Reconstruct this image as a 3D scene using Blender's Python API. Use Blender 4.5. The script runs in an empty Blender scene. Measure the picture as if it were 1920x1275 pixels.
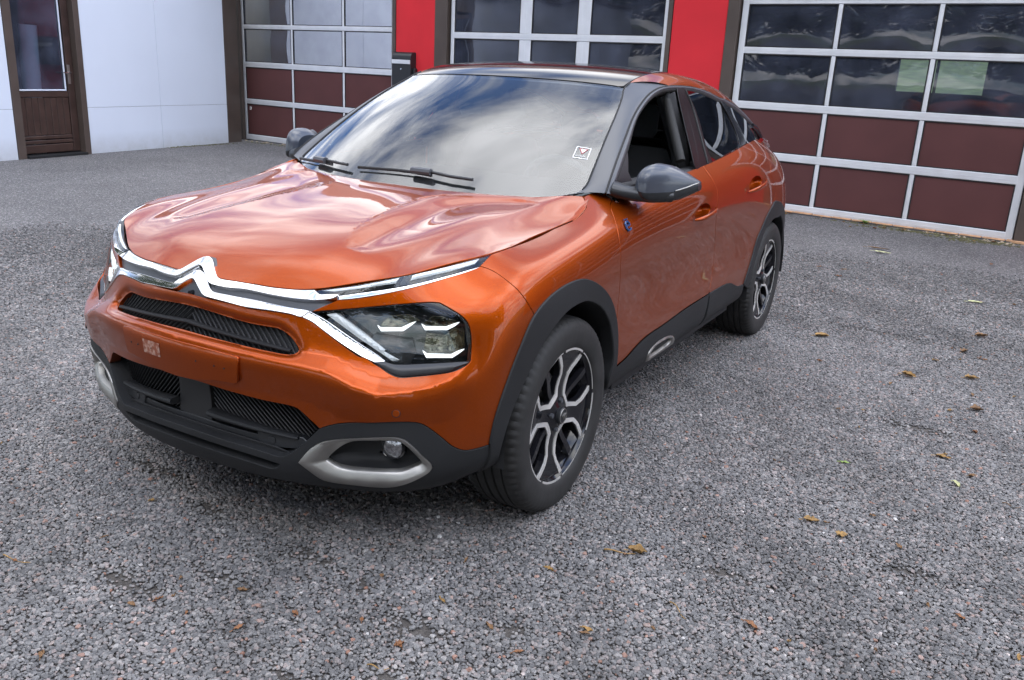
import bpy, math, random
import numpy as np
from mathutils import Vector, Matrix
from mathutils.geometry import delaunay_2d_cdt
random.seed(7); RNG = np.random.default_rng(11)
scn = bpy.context.scene
COL = scn.collection

# ---------------------------------------------------------------- camera, world, sun, exposure
cam_d = bpy.data.cameras.new('camera'); cam = bpy.data.objects.new('camera', cam_d); COL.objects.link(cam)
cam.location = (2.071, -2.5226, 1.4791)
cam.rotation_euler = tuple(math.radians(a) for a in (72.6695, -2.7069, 30.1816))
cam_d.sensor_width = 36; cam_d.lens = 30.53; cam_d.clip_start = .05; cam_d.clip_end = 900
scn.camera = cam
SUN_EL, SUN_AZ = math.radians(56), math.radians(115)      # azimuth measured from +Y towards +X
world = bpy.data.worlds.new('World'); scn.world = world; world.use_nodes = True
wn, wl = world.node_tree.nodes, world.node_tree.links
wn.clear()
def wnode(t, **k):
    n = wn.new(t)
    for a, b in k.items(): setattr(n, a, b)
    return n
sky = wnode('ShaderNodeTexSky', sky_type='NISHITA', sun_disc=False, sun_elevation=SUN_EL, sun_rotation=SUN_AZ, altitude=60, air_density=1.0, dust_density=.5, ozone_density=1.6)
skb = wnode('ShaderNodeMix', data_type='RGBA', blend_type='MULTIPLY'); skb.inputs['Factor'].default_value = 1; wl.new(sky.outputs[0], skb.inputs['A']); skb.inputs['B'].default_value = (2.1, 2.8, 3.8, 1)
geo = wnode('ShaderNodeTexCoord')
sep = wnode('ShaderNodeSeparateXYZ'); wl.new(geo.outputs['Generated'], sep.inputs[0])
zz = wnode('ShaderNodeMath', operation='MAXIMUM'); wl.new(sep.outputs[2], zz.inputs[0]); zz.inputs[1].default_value = .09
pl0 = wnode('ShaderNodeVectorMath', operation='DIVIDE'); wl.new(geo.outputs['Generated'], pl0.inputs[0])
cz = wnode('ShaderNodeCombineXYZ'); [wl.new(zz.outputs[0], cz.inputs[i]) for i in range(3)]
wl.new(cz.outputs[0], pl0.inputs[1])
CLOUD_SHIFT = (6.4, 2.9, 9.0)
pl = wnode('ShaderNodeVectorMath', operation='ADD'); wl.new(pl0.outputs[0], pl.inputs[0]); pl.inputs[1].default_value = CLOUD_SHIFT
cl = wnode('ShaderNodeTexNoise', noise_dimensions='3D'); wl.new(pl.outputs[0], cl.inputs['Vector'])
cl.inputs['Scale'].default_value = 1.7; cl.inputs['Detail'].default_value = 9; cl.inputs['Roughness'].default_value = .58; cl.inputs['Distortion'].default_value = .35
cr = wnode('ShaderNodeValToRGB'); wl.new(cl.outputs[0], cr.inputs[0])
cr.color_ramp.elements[0].position = .38; cr.color_ramp.elements[0].color = (0, 0, 0, 1)
cr.color_ramp.elements[1].position = .57; cr.color_ramp.elements[1].color = (1, 1, 1, 1)
cl2 = wnode('ShaderNodeTexNoise'); wl.new(pl.outputs[0], cl2.inputs['Vector']); cl2.inputs['Scale'].default_value = 1.7; cl2.inputs['Detail'].default_value = 6
cc = wnode('ShaderNodeValToRGB'); wl.new(cl2.outputs[0], cc.inputs[0])
cc.color_ramp.elements[0].position = .32; cc.color_ramp.elements[0].color = (13, 13.6, 14.8, 1)
cc.color_ramp.elements[1].position = .68; cc.color_ramp.elements[1].color = (50, 50, 51, 1)
mx = wnode('ShaderNodeMix', data_type='RGBA'); wl.new(cr.outputs[0], mx.inputs['Factor']); wl.new(skb.outputs['Result'], mx.inputs['A']); wl.new(cc.outputs[0], mx.inputs['B'])
# clouds glow brighter towards the veiled sun
nrm = wnode('ShaderNodeVectorMath', operation='NORMALIZE'); wl.new(geo.outputs['Generated'], nrm.inputs[0])
dt = wnode('ShaderNodeVectorMath', operation='DOT_PRODUCT'); wl.new(nrm.outputs[0], dt.inputs[0]); dt.inputs[1].default_value = (math.cos(SUN_EL)*math.sin(SUN_AZ), math.cos(SUN_EL)*math.cos(SUN_AZ), math.sin(SUN_EL))
gl = wnode('ShaderNodeMapRange', interpolation_type='SMOOTHSTEP'); wl.new(dt.outputs['Value'], gl.inputs[0]); gl.inputs[1].default_value = .1; gl.inputs[2].default_value = 1.0; gl.inputs[3].default_value = .70; gl.inputs[4].default_value = 1.35
gm = wnode('ShaderNodeMix', data_type='RGBA', blend_type='MULTIPLY'); gm.inputs['Factor'].default_value = 1; wl.new(mx.outputs['Result'], gm.inputs['A']); wl.new(gl.outputs[0], gm.inputs['B'])
bg = wnode('ShaderNodeBackground'); bg.inputs['Strength'].default_value = .09; wl.new(gm.outputs['Result'], bg.inputs['Color'])
wo = wnode('ShaderNodeOutputWorld'); wl.new(bg.outputs[0], wo.inputs[0])
sun_d = bpy.data.lights.new('sun', 'SUN'); sun = bpy.data.objects.new('sun', sun_d); COL.objects.link(sun)
sun_d.energy = .5; sun_d.angle = math.radians(100); sun_d.color = (1, .96, .9)
sun.rotation_euler = (math.pi/2-SUN_EL, 0, math.pi-SUN_AZ)
scn.view_settings.view_transform = 'Standard'; scn.view_settings.look = 'None'
scn.view_settings.exposure = 0.30; scn.view_settings.gamma = 1
scn.render.engine = 'CYCLES'
scn.cycles.max_bounces = 8; scn.cycles.transparent_max_bounces = 10; scn.cycles.use_denoising = True

# ---------------------------------------------------------------- helpers
def tag(o, label=None, cat=None, group=None, kind=None):
    for k, v in (('label', label), ('category', cat), ('group', group), ('kind', kind)):
        if v: o[k] = v
    return o
def empty(name, loc=(0, 0, 0), parent=None, rz=0):
    o = bpy.data.objects.new(name, None); COL.objects.link(o); o.location = loc; o.rotation_euler[2] = rz
    o.empty_display_size = .2
    if parent: o.parent = parent
    return o
def obj(name, verts, faces, mat, parent=None, normals=None, smooth=True, sharp=None, loc=None):
    me = bpy.data.meshes.new(name)
    me.from_pydata([tuple(map(float, v)) for v in verts], [], [tuple(int(i) for i in f) for f in faces]); me.update()
    if mat is not None: me.materials.append(mat)
    if smooth: me.polygons.foreach_set('use_smooth', [True]*len(me.polygons))
    if normals is not None: me.normals_split_custom_set_from_vertices([tuple(map(float, n)) for n in normals])
    elif smooth and sharp: me.set_sharp_from_angle(angle=math.radians(sharp))
    o = bpy.data.objects.new(name, me); COL.objects.link(o)
    if parent: o.parent = parent
    if loc is not None: o.location = loc
    return o
class MB:
    """collects simple solids into one mesh"""
    def __init__(s): s.v = []; s.f = []
    def add(s, v, f):
        b = len(s.v); s.v += [tuple(map(float, p)) for p in v]; s.f += [tuple(int(i)+b for i in q) for q in f]; return s
    def box(s, a, b, c=0.0, M=None):
        """box from corner a to corner b with chamfer c"""
        a = np.minimum(a, b).astype(float) if True else a; b = np.maximum(np.array(b, float), a)
        if c <= 0:
            v = [(x, y, z) for x in (a[0], b[0]) for y in (a[1], b[1]) for z in (a[2], b[2])]
            f = [(0,1,3,2),(4,6,7,5),(0,4,5,1),(2,3,7,6),(0,2,6,4),(1,5,7,3)]
        else:
            c = min(c, .45*min(b-a)); v = []; idx = {}
            for sx in (0, 1):
                for sy in (0, 1):
                    for sz in (0, 1):
                        p = np.array([(b if q else a)[i] for i, q in enumerate((sx, sy, sz))]); d = np.array([-1 if q else 1 for q in (sx, sy, sz)])*c
                        for ax in range(3):
                            q = p.copy(); m = [0, 1, 2]; m.remove(ax)
                            for i in m: q[i] += d[i]
                            idx[sx, sy, sz, ax] = len(v); v.append(q)
            f = []
            for ax in range(3):
                m = [0, 1, 2]; m.remove(ax)
                for sd in (0, 1):
                    q = []
                    for (p0, p1) in ((0,0),(1,0),(1,1),(0,1)):
                        k = [0]*3; k[ax] = sd; k[m[0]] = p0; k[m[1]] = p1; q.append(idx[(*k, ax)])
                    if (sd == 0) == (ax != 1): q = q[::-1]
                    f.append(q)
                for p0 in (0, 1):
                    for p1 in (0, 1):
                        k0 = [0]*3; k1 = [0]*3; k0[m[0]] = k1[m[0]] = p0; k0[m[1]] = k1[m[1]] = p1; k1[ax] = 1
                        f.append((idx[(*k0, m[0])], idx[(*k1, m[0])], idx[(*k1, m[1])], idx[(*k0, m[1])]))
            for sx in (0, 1):
                for sy in (0, 1):
                    for sz in (0, 1): f.append([idx[sx, sy, sz, i] for i in range(3)])
        if M is not None: v = [tuple(M @ Vector(p)) for p in v]
        return s.add(v, f)
    def build(s, name, mat, parent=None, smooth=False, sharp=35, fix=True):
        o = obj(name, s.v, s.f, mat, parent, smooth=smooth, sharp=sharp)
        if fix: recalc(o)
        return o
def recalc(o):
    import bmesh
    bm = bmesh.new(); bm.from_mesh(o.data); bmesh.ops.recalc_face_normals(bm, faces=bm.faces); bm.to_mesh(o.data); bm.free(); o.data.update()
def tube_arrays(path, r, n=8, prof=None, up=(0, 0, 1), closed=False, caps=True):
    """sweep; r scalar or per point; prof list of (a, b) in the local frame (side, up)"""
    P = np.array(path, float); N = len(P); r = np.broadcast_to(np.array(r, float), (N,))
    if prof is None: prof = [(math.cos(2*math.pi*k/n), math.sin(2*math.pi*k/n)) for k in range(n)]
    prof = np.array(prof, float); n = len(prof); V = []
    for i in range(N):
        a = P[(i-1) % N] if closed else P[max(i-1, 0)]; b = P[(i+1) % N] if closed else P[min(i+1, N-1)]
        t = b-a; t /= max(np.linalg.norm(t), 1e-9); u = np.array(up[i] if np.ndim(up) == 2 else up, float)
        sd = np.cross(t, u); sd /= max(np.linalg.norm(sd), 1e-9); uu = np.cross(sd, t)
        V += [P[i]+r[i]*(p[0]*sd+p[1]*uu) for p in prof]
    F = []
    for i in range(N if closed else N-1):
        j = (i+1) % N
        for k in range(n):
            l = (k+1) % n; F.append((i*n+k, i*n+l, j*n+l, j*n+k))
    if caps and not closed: F += [list(range(n))[::-1], [(N-1)*n+k for k in range(n)]]
    return V, F
def lathe_arrays(prof, n=64, axis='x', closed=False):
    """prof: (along, radius) -> ring mesh about x"""
    V = []; m = len(prof)
    for k in range(n):
        a = 2*math.pi*k/n
        for (x, r) in prof: V.append((x, r*math.cos(a), r*math.sin(a)))
    F = []
    for k in range(n):
        l = (k+1) % n
        for i in range(m if closed else m-1):
            j = (i+1) % m; F.append((k*m+i, k*m+j, l*m+j, l*m+i))
    return V, F

# ---------------------------------------------------------------- materials
def new_mat(name):
    m = bpy.data.materials.new(name); m.use_nodes = True
    nt = m.node_tree; b = nt.nodes['Principled BSDF']; return m, nt, b
def N(nt, t, **k):
    n = nt.nodes.new(t)
    for a, b in k.items():
        if a.startswith('i_'):
            key = a[2:].replace('_', ' '); n.inputs[int(key) if key.isdigit() else key].default_value = b
        else: setattr(n, a, b)
    return n
def plain(name, col, rough=.5, metal=0, spec=.5, coat=0, coat_r=.03, bump=0, bscale=200, var=0, vscale=8, dust=0):
    m, nt, b = new_mat(name); L = nt.links
    b.inputs['Base Color'].default_value = (*col, 1); b.inputs['Roughness'].default_value = rough; b.inputs['Metallic'].default_value = metal
    b.inputs['Specular IOR Level'].default_value = spec; b.inputs['Coat Weight'].default_value = coat; b.inputs['Coat Roughness'].default_value = coat_r
    tc = N(nt, 'ShaderNodeTexCoord')
    if var:
        n = N(nt, 'ShaderNodeTexNoise', i_Scale=vscale, i_Detail=6); L.new(tc.outputs['Object'], n.inputs['Vector'])
        r = N(nt, 'ShaderNodeValToRGB'); L.new(n.outputs[0], r.inputs[0])
        r.color_ramp.elements[0].position = .3; r.color_ramp.elements[1].position = .7
        r.color_ramp.elements[0].color = (*[c*(1-var) for c in col], 1); r.color_ramp.elements[1].color = (*[min(1, c*(1+var)) for c in col], 1)
        L.new(r.outputs[0], b.inputs['Base Color'])
        rr = N(nt, 'ShaderNodeMapRange', i_3=max(0, rough-.08), i_4=min(1, rough+.1)); L.new(n.outputs[0], rr.inputs[0]); L.new(rr.outputs[0], b.inputs['Roughness'])
    if bump:
        n2 = N(nt, 'ShaderNodeTexNoise', i_Scale=bscale, i_Detail=4); L.new(tc.outputs['Object'], n2.inputs['Vector'])
        bp = N(nt, 'ShaderNodeBump', i_Strength=bump, i_Distance=.002); L.new(n2.outputs[0], bp.inputs['Height']); L.new(bp.outputs[0], b.inputs['Normal'])
    return m
def glass(name, tint=(.9, .95, .93), refl=1.0, rough=0.0, dirt=0.0, tone=(.97, .98, 1)):
    m, nt, b = new_mat(name); L = nt.links; nt.nodes.remove(b)
    out = nt.nodes['Material Output']
    t = N(nt, 'ShaderNodeBsdfTransparent'); t.inputs[0].default_value = (*tint, 1)
    g = N(nt, 'ShaderNodeBsdfGlossy'); g.inputs['Roughness'].default_value = rough; g.inputs['Color'].default_value = (*tone, 1)
    f = N(nt, 'ShaderNodeFresnel', i_IOR=1.52)
    mm = N(nt, 'ShaderNodeMath', operation='MULTIPLY', i_1=refl, use_clamp=True); L.new(f.outputs[0], mm.inputs[0])
    mix = N(nt, 'ShaderNodeMixShader'); L.new(mm.outputs[0], mix.inputs[0]); L.new(t.outputs[0], mix.inputs[1]); L.new(g.outputs[0], mix.inputs[2])
    last = mix
    if dirt:
        d = N(nt, 'ShaderNodeBsdfDiffuse'); d.inputs[0].default_value = (.45, .46, .46, 1)
        mx2 = N(nt, 'ShaderNodeMixShader', i_0=dirt); L.new(mix.outputs[0], mx2.inputs[1]); L.new(d.outputs[0], mx2.inputs[2]); last = mx2
    L.new(last.outputs[0], out.inputs[0]); return m
def car_paint():
    m, nt, b = new_mat('orange_paint'); L = nt.links
    tc = N(nt, 'ShaderNodeTexCoord')
    v = N(nt, 'ShaderNodeTexVoronoi', i_Scale=1500.0); L.new(tc.outputs['Object'], v.inputs['Vector'])
    r = N(nt, 'ShaderNodeValToRGB'); L.new(v.outputs['Color'], r.inputs[0])
    r.color_ramp.elements[0].color = (.22, .033, .001, 1); r.color_ramp.elements[1].color = (.41, .066, .0022, 1)
    # thin film of road dust, thicker low down
    g = N(nt, 'ShaderNodeTexNoise', i_Scale=3.0, i_Detail=8, i_Roughness=.65); L.new(tc.outputs['Object'], g.inputs['Vector'])
    sx = N(nt, 'ShaderNodeSeparateXYZ'); L.new(tc.outputs['Object'], sx.inputs[0])
    mr = N(nt, 'ShaderNodeMapRange', i_1=.3, i_2=.85, i_3=.07, i_4=.0); L.new(sx.outputs[2], mr.inputs[0])
    mu = N(nt, 'ShaderNodeMath', operation='MULTIPLY'); L.new(g.outputs[0], mu.inputs[0]); L.new(mr.outputs[0], mu.inputs[1])
    mix = N(nt, 'ShaderNodeMix', data_type='RGBA'); L.new(mu.outputs[0], mix.inputs['Factor']); L.new(r.outputs[0], mix.inputs['A']); mix.inputs['B'].default_value = (.16, .12, .10, 1)
    L.new(mix.outputs['Result'], b.inputs['Base Color'])
    b.inputs['Metallic'].default_value = .86; b.inputs['Roughness'].default_value = .40; b.inputs['Specular IOR Level'].default_value = 0
    b.inputs['Coat Weight'].default_value = 1; b.inputs['Coat IOR'].default_value = 1.30; b.inputs['Coat Roughness'].default_value = .012
    # slight orange peel in the clear coat
    n = N(nt, 'ShaderNodeTexNoise', i_Scale=260.0, i_Detail=1); L.new(tc.outputs['Object'], n.inputs['Vector'])
    bp = N(nt, 'ShaderNodeBump', i_Strength=.004, i_Distance=.002); L.new(n.outputs[0], bp.inputs['Height']); L.new(bp.outputs[0], b.inputs['Coat Normal'])
    return m
M = {}
M['paint'] = car_paint()
M['plastic'] = plain('black_plastic', (.010, .0105, .0115), .6, spec=.35, bump=.25, bscale=900, var=.25, vscale=5)
M['plastic_dark'] = plain('dark_cavity', (.006, .006, .007), .7)
M['satin'] = plain('satin_black', (.014, .015, .017), .38)
M['gloss'] = plain('gloss_black', (.008, .008, .010), .10, spec=.4)
M['pillar'] = plain('grey_pillar', (.055, .058, .066), .36, bump=.05, bscale=1200)
M['mirror_grey'] = plain('mirror_grey', (.035, .042, .058), .33, coat=.35, coat_r=.12)
M['chrome'] = plain('chrome', (.74, .74, .74), .13, metal=1, bump=.02, bscale=60)
M['satin_metal'] = plain('satin_aluminium', (.34, .33, .31), .44, metal=1, bump=.05, bscale=800, var=.08, vscale=20)
M['alloy'] = plain('machined_alloy', (.66, .64, .61), .34, metal=.55, bump=.04, bscale=900)
M['rubber'] = plain('tyre_rubber', (.012, .0115, .011), .68, bump=.3, bscale=350, var=.35, vscale=14)
M['disc'] = plain('brake_disc', (.30, .29, .28), .35, metal=1, var=.2, vscale=10)
M['interior'] = plain('dark_trim', (.018, .018, .020), .75, bump=.2, bscale=500)
M['fabric'] = plain('seat_fabric', (.030, .031, .034), .9, bump=.4, bscale=700)
M['dash'] = plain('dashboard_grey', (.22, .235, .235), .6)
M['ceiling'] = plain('headlining', (.34, .33, .30), .9)
M['glass'] = glass('windscreen_glass', (.90, .95, .93), 1.6, dirt=.02)
M['coated'] = glass('coated_glass', (.95, .98, .97), 1.7, tone=(.78, 1, .98))
M['glass_dark'] = glass('privacy_glass', (.10, .11, .11), 1.5)
M['lamp_glass'] = glass('lamp_glass', (.93, .95, .95), .6)
M['pillar_black'] = plain('pillar_black', (.006, .006, .007), .3, spec=.25)
M['led'] = plain('led_white', (.86, .88, .88), .3, coat=.5)
M['led'].node_tree.nodes['Principled BSDF'].inputs['Emission Color'].default_value = (.95, .98, 1, 1); M['led'].node_tree.nodes['Principled BSDF'].inputs['Emission Strength'].default_value = .9
M['led_grey'] = plain('led_diffuser', (.74, .76, .76), .22, coat=.6)
M['reflector'] = plain('reflector', (.10, .092, .07), .10, metal=1, bump=.9, bscale=38, var=.8, vscale=60)
M['fog_lens'] = plain('fog_lens', (.22, .22, .23), .1, metal=.8, bump=1.0, bscale=90, var=.7, vscale=90, coat=1)
M['fin'] = plain('grille_black', (.008, .008, .009), .5)
M['frit'] = plain('glass_border_black', (.012, .013, .014), .06, coat=.5)
M['red_lamp'] = plain('red_lamp', (.16, .006, .008), .1, coat=1)
M['blue'] = plain('blue_emblem', (.012, .05, .15), .3, coat=.6)
M['white'] = plain('white_print', (.75, .75, .74), .5)
M['red_print'] = plain('red_print', (.30, .08, .08), .5)
# ---------------------------------------------------------------- car surfaces (metres; x = car's left, y = towards its tail)
def spline_basis(p, n):
    # uniform cubic B-spline weights; control indices run 0..n-1 with one ghost at each end
    i = np.clip(np.floor(p).astype(int), 0, n - 2); f = p - i
    w = np.stack([(1-f)**3/6, (3*f**3-6*f**2+4)/6, (-3*f**3+3*f**2+3*f+1)/6, f**3/6], -1)
    return i, w
class Surf:
    def __init__(self, net, mirror0=False, mirror1=False):
        # net[i][j] -> (x, y, z); i along s, j along t
        a = np.array(net, float); self.n, self.m = a.shape[:2]
        M = np.array([-1, 1, 1.])
        g0 = a[1]*M if mirror0 else 2*a[0]-a[1]
        g1 = a[-2]*M if mirror1 else 2*a[-1]-a[-2]
        a = np.concatenate([g0[None], a, g1[None]], 0)
        a = np.concatenate([2*a[:, :1]-a[:, 1:2], a, 2*a[:, -1:]-a[:, -2:-1]], 1)
        self.a = a
    def __call__(self, st):
        st = np.atleast_2d(np.asarray(st, float))
        i, wi = spline_basis(st[:, 0], self.n); j, wj = spline_basis(st[:, 1], self.m)
        out = np.zeros((len(st), 3))
        for p in range(4):
            for q in range(4):
                out += (wi[:, p]*wj[:, q])[:, None]*self.a[i+p, j+q]
        return out
    def normal(self, st):
        st = np.atleast_2d(np.asarray(st, float)); h = 1e-3
        e = np.array([[h, 0]]); f = np.array([[0, h]])
        du = self(st+e)-self(st-e); dv = self(st+f)-self(st-f)
        n = np.cross(du, dv); return n/np.maximum(np.linalg.norm(n, axis=1, keepdims=True), 1e-12)

# ---- lower body ring: s from the nose round the corner to the tail, t from the sill up to the belt line
_zf = [.20, .290, .355, .44, .55, .640, .668, .705, .765, .820, .876]
_uf = [-.78, -.850, -.872, -.862, -.868, -.882, -.874, -.846, -.832, -.818, -.782]
def _front(v, du, duu, dz):
    return [(v, u + (du if k < 7 else du + (duu-du)*min(1, (k-6)/2)), z + dz*(k/10)) for k, (u, z) in enumerate(zip(_uf, _zf))]
def _side(u, vs, zs, top, us=None):
    us = us or [u]*10
    return [(v, y, z) for v, y, z in zip(vs, us, zs)] + [top]
RING_NET = [
 _front(0, 0, 0, 0), _front(.2, .012, .016, 0),
 [(0.395,-0.722,0.196),(0.397,-0.795,0.287),(0.396,-0.816,0.352),(0.397,-0.807,0.437),(0.398,-0.814,0.547),(0.397,-0.827,0.637),(0.397,-0.819,0.664),(0.397,-0.786,0.701),(0.397,-0.767,0.761),(0.398,-0.754,0.816),(0.399,-0.719,0.872)],
 [(0.532,-0.648,0.188),(0.539,-0.727,0.285),(0.538,-0.748,0.351),(0.540,-0.741,0.438),(0.543,-0.749,0.521),(0.540,-0.762,0.602),(0.541,-0.747,0.633),(0.539,-0.709,0.684),(0.541,-0.689,0.761),(0.544,-0.676,0.826),(0.548,-0.644,0.889)],
 [(0.568,-0.558,0.182),(0.630,-0.710,0.284),(0.649,-0.724,0.349),(0.663,-0.715,0.427),(0.670,-0.706,0.507),(0.681,-0.695,0.571),(0.675,-0.673,0.603),(0.648,-0.643,0.659),(0.640,-0.632,0.747),(0.638,-0.617,0.826),(0.636,-0.580,0.906)],
 [(0.629,-0.507,0.192),(0.732,-0.644,0.289),(0.746,-0.653,0.359),(0.750,-0.646,0.438),(0.757,-0.639,0.522),(0.769,-0.625,0.587),(0.761,-0.603,0.617),(0.734,-0.575,0.669),(0.732,-0.569,0.752),(0.719,-0.555,0.834),(0.696,-0.475,0.926)],
 [(0.678,-0.467,0.210),(0.797,-0.575,0.300),(0.811,-0.579,0.373),(0.819,-0.571,0.446),(0.822,-0.564,0.534),(0.829,-0.553,0.617),(0.823,-0.541,0.649),(0.808,-0.525,0.697),(0.803,-0.517,0.769),(0.786,-0.493,0.842),(0.732,-0.386,0.937)],
 [(0.711,-0.427,0.242),(0.840,-0.492,0.315),(0.860,-0.491,0.395),(0.864,-0.483,0.466),(0.864,-0.480,0.548),(0.863,-0.468,0.627),(0.862,-0.464,0.678),(0.859,-0.452,0.732),(0.851,-0.439,0.798),(0.823,-0.396,0.874),(0.749,-0.313,0.946)],
 _side(-.38,[.73,.860,.882,.885,.882,.882,.883,.880,.868,.832],[.25,.312,.40,.49,.57,.655,.715,.775,.84,.90],(.755,-.23,.951),[-.36,-.39,-.39,-.385,-.38,-.375,-.37,-.36,-.34,-.30]),
 _side(-.19,[.73,.868,.886,.889,.888,.890,.893,.889,.873,.832],[.25,.312,.40,.50,.59,.675,.74,.81,.872,.922],(.757,-.09,.956),[-.19]*8+[-.18,-.15]),
 _side(.01,[.73,.868,.886,.889,.889,.893,.897,.893,.877,.836],[.25,.312,.40,.50,.60,.69,.76,.83,.89,.94],(.757,.07,.971)),
 _side(.20,[.73,.868,.886,.888,.886,.889,.894,.893,.879,.842],[.25,.312,.40,.50,.60,.69,.76,.84,.905,.96],(.745,.22,1.000)),
 _side(.42,[.73,.868,.884,.884,.878,.880,.887,.890,.881,.848],[.25,.315,.41,.50,.60,.69,.77,.85,.925,.99],(.700,.385,1.070)),
 _side(.80,[.73,.868,.882,.881,.871,.871,.879,.888,.886,.862],[.25,.315,.41,.50,.60,.69,.77,.85,.93,1.00],(.795,.80,1.062)),
 _side(1.25,[.73,.868,.882,.882,.870,.870,.879,.889,.890,.870],[.25,.315,.41,.50,.60,.69,.77,.85,.935,1.015],(.808,1.25,1.083)),
 _side(1.70,[.73,.868,.882,.884,.874,.874,.882,.892,.893,.872],[.25,.315,.41,.50,.60,.69,.78,.87,.96,1.04],(.806,1.70,1.110)),
 _side(2.10,[.73,.868,.884,.888,.882,.883,.890,.899,.897,.866],[.25,.315,.41,.50,.60,.70,.79,.885,.985,1.075],(.792,2.10,1.148)),
 _side(2.40,[.73,.868,.884,.889,.888,.892,.899,.902,.893,.850],[.25,.315,.41,.50,.60,.70,.80,.895,.995,1.095],(.762,2.40,1.164)),
 _side(2.70,[.73,.868,.884,.889,.889,.893,.897,.894,.875,.815],[.25,.315,.41,.50,.60,.70,.80,.895,.99,1.085],(.715,2.70,1.160)),
 _side(3.00,[.70,.845,.870,.875,.874,.873,.868,.855,.825,.765],[.25,.315,.41,.50,.60,.70,.80,.89,.98,1.065],(.665,2.98,1.130)),
 [(.62,3.16,.25),(.78,3.24,.33),(.81,3.26,.42),(.81,3.27,.50),(.80,3.28,.60),(.79,3.28,.70),(.775,3.27,.80),(.755,3.24,.89),(.72,3.2,.97),(.67,3.15,1.05),(.59,3.12,1.110)],
 [(.40,3.24,.25),(.52,3.38,.33),(.54,3.41,.42),(.54,3.42,.50),(.54,3.42,.60),(.54,3.42,.70),(.53,3.40,.80),(.52,3.38,.89),(.50,3.33,.97),(.48,3.27,1.04),(.42,3.20,1.10)],
 [(0,3.26,.25),(0,3.42,.33),(0,3.45,.42),(0,3.46,.50),(0,3.46,.60),(0,3.46,.70),(0,3.44,.80),(0,3.41,.89),(0,3.36,.97),(0,3.30,1.04),(0,3.22,1.10)],
]
RING = Surf(RING_NET, True, True)

# ---- nose strip between bumper and bonnet, carried on upwards over the bonnet lip
_zn = [.715, .765, .820, .862, .895, .925, .955]; _un = [-.842, -.834, -.813, -.778, -.745, -.708, -.66]
NOSE = Surf([[(v, u+k, z+d) for u, z in zip(_un, _zn)] for v, k, d in ((0,0,0),(.1,.004,0),(.2,.016,0),(.3,.036,-.002),(.4,.062,-.004),(.5,.105,.0),(.6,.165,.01),(.7,.25,.02))], True)

# ---- greenhouse side: s along the car, t up from the belt
def _gh(u, vb, zs=(1.00, 1.09, 1.18, 1.27, 1.35, 1.415, 1.455, 1.49), dv=(-.018, 0, .048, .098, .138, .165, .195, .26)):
    return [(vb-d, u, z) for d, z in zip(dv, zs)]
SIDE = Surf([_gh(.10,.735), _gh(.40,.768), _gh(.70,.786), _gh(1.0,.798), _gh(1.3,.810), _gh(1.6,.810), _gh(1.9,.804), _gh(2.2,.790), _gh(2.5,.765), _gh(2.8,.728), _gh(3.1,.672), _gh(3.35,.60)])

# ---- bonnet: s across, t from leading edge to cowl
def _sm(x): x = np.clip(x, 0, 1); return x*x*(3-2*x)
def _hood(v):
    k = min(1, v/.757)
    rows = []
    ufr = np.interp(v, [0,.2,.4,.55,.64,.70,.735,.757,.78], [-.792,-.776,-.732,-.66,-.597,-.490,-.40,-.31,-.22])
    zfr = np.interp(v, [0,.2,.4,.55,.64,.70,.735,.757,.78], [.842,.842,.842,.868,.895,.918,.932,.942,.94])
    ure = np.interp(v, [0,.3,.55,.70,.757], [.20,.235,.315,.40,.44])
    zre = np.interp(v, [0,.3,.55,.70,.757], [1.035,1.035,1.038,1.056,1.060])
    for j in range(13):
        f = j/12; u = ufr+(ure-ufr)*f
        z = zfr+(zre-zfr)*f
        crown = .062*(np.sin(np.pi*f**.58))*(1-_sm((v-.30)/.5))
        ze = np.interp(u, [-.8,-.49,-.40,-.315,-.23,-.09,.07,.22,.34,.5], [.86,.922,.937,.946,.951,.957,.971,.998,1.035,1.07])
        w = _sm((v-.50)/.257)
        rows.append((v, u, (z+crown)*(1-w)+(ze+.011*np.sin(np.pi*_sm((v-.5)/.26))*_sm(f/.15))*w-(max(0, v-.757)*.5)))
    return rows
HOOD = Surf([_hood(v) for v in (0,.1,.2,.28,.34,.39,.43,.47,.51,.55,.59,.63,.67,.71,.74,.757,.78)], True)

# ---- windscreen: s across, t bottom to top
def _ws(v):
    k = v/.70
    ub = .10+.29*k**2.2; zb = .985+.055*k**2
    ut = .985+.075*k**2.2; zt = 1.457-.022*k**2
    v1 = v; v0 = v*1.02; vt = v*.79
    out = []
    for f in (-.1, .0, .2, .4, .6, .8, 1.0, 1.12):
        bow = .022*np.sin(np.pi*np.clip(f, 0, 1))
        out.append((v0+(vt-v0)*f, ub+(ut-ub)*f-bow*.5, zb+(zt-zb)*f+bow))
    return out
WS = Surf([_ws(v) for v in (0,.12,.24,.36,.48,.58,.66,.72,.78)], True)

# ---- roof: s across, t front to back
_ru = [.90, 1.05, 1.2, 1.4, 1.6, 1.85, 2.1, 2.4, 2.7, 3.0, 3.2]
_rc = [1.425, 1.476, 1.504, 1.522, 1.525, 1.515, 1.493, 1.445, 1.375, 1.285, 1.215]
_re = [1.395, 1.440, 1.472, 1.492, 1.492, 1.482, 1.458, 1.408, 1.335, 1.245, 1.175]
def _roof(k, ve=.585):
    return [(ve*k*(1 if u < 2 else 1-.10*(u-2)), u+.06*k*k*max(0, (1.4-u)/.5), c+(e-c)*k**2.4) for u, c, e in zip(_ru, _rc, _re)]
ROOF = Surf([_roof(k) for k in (0,.2,.4,.6,.75,.88,1.0,1.1)], True)
SURFS = dict(RING=RING, SIDE=SIDE, HOOD=HOOD, WS=WS, ROOF=ROOF, NOSE=NOSE)
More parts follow.
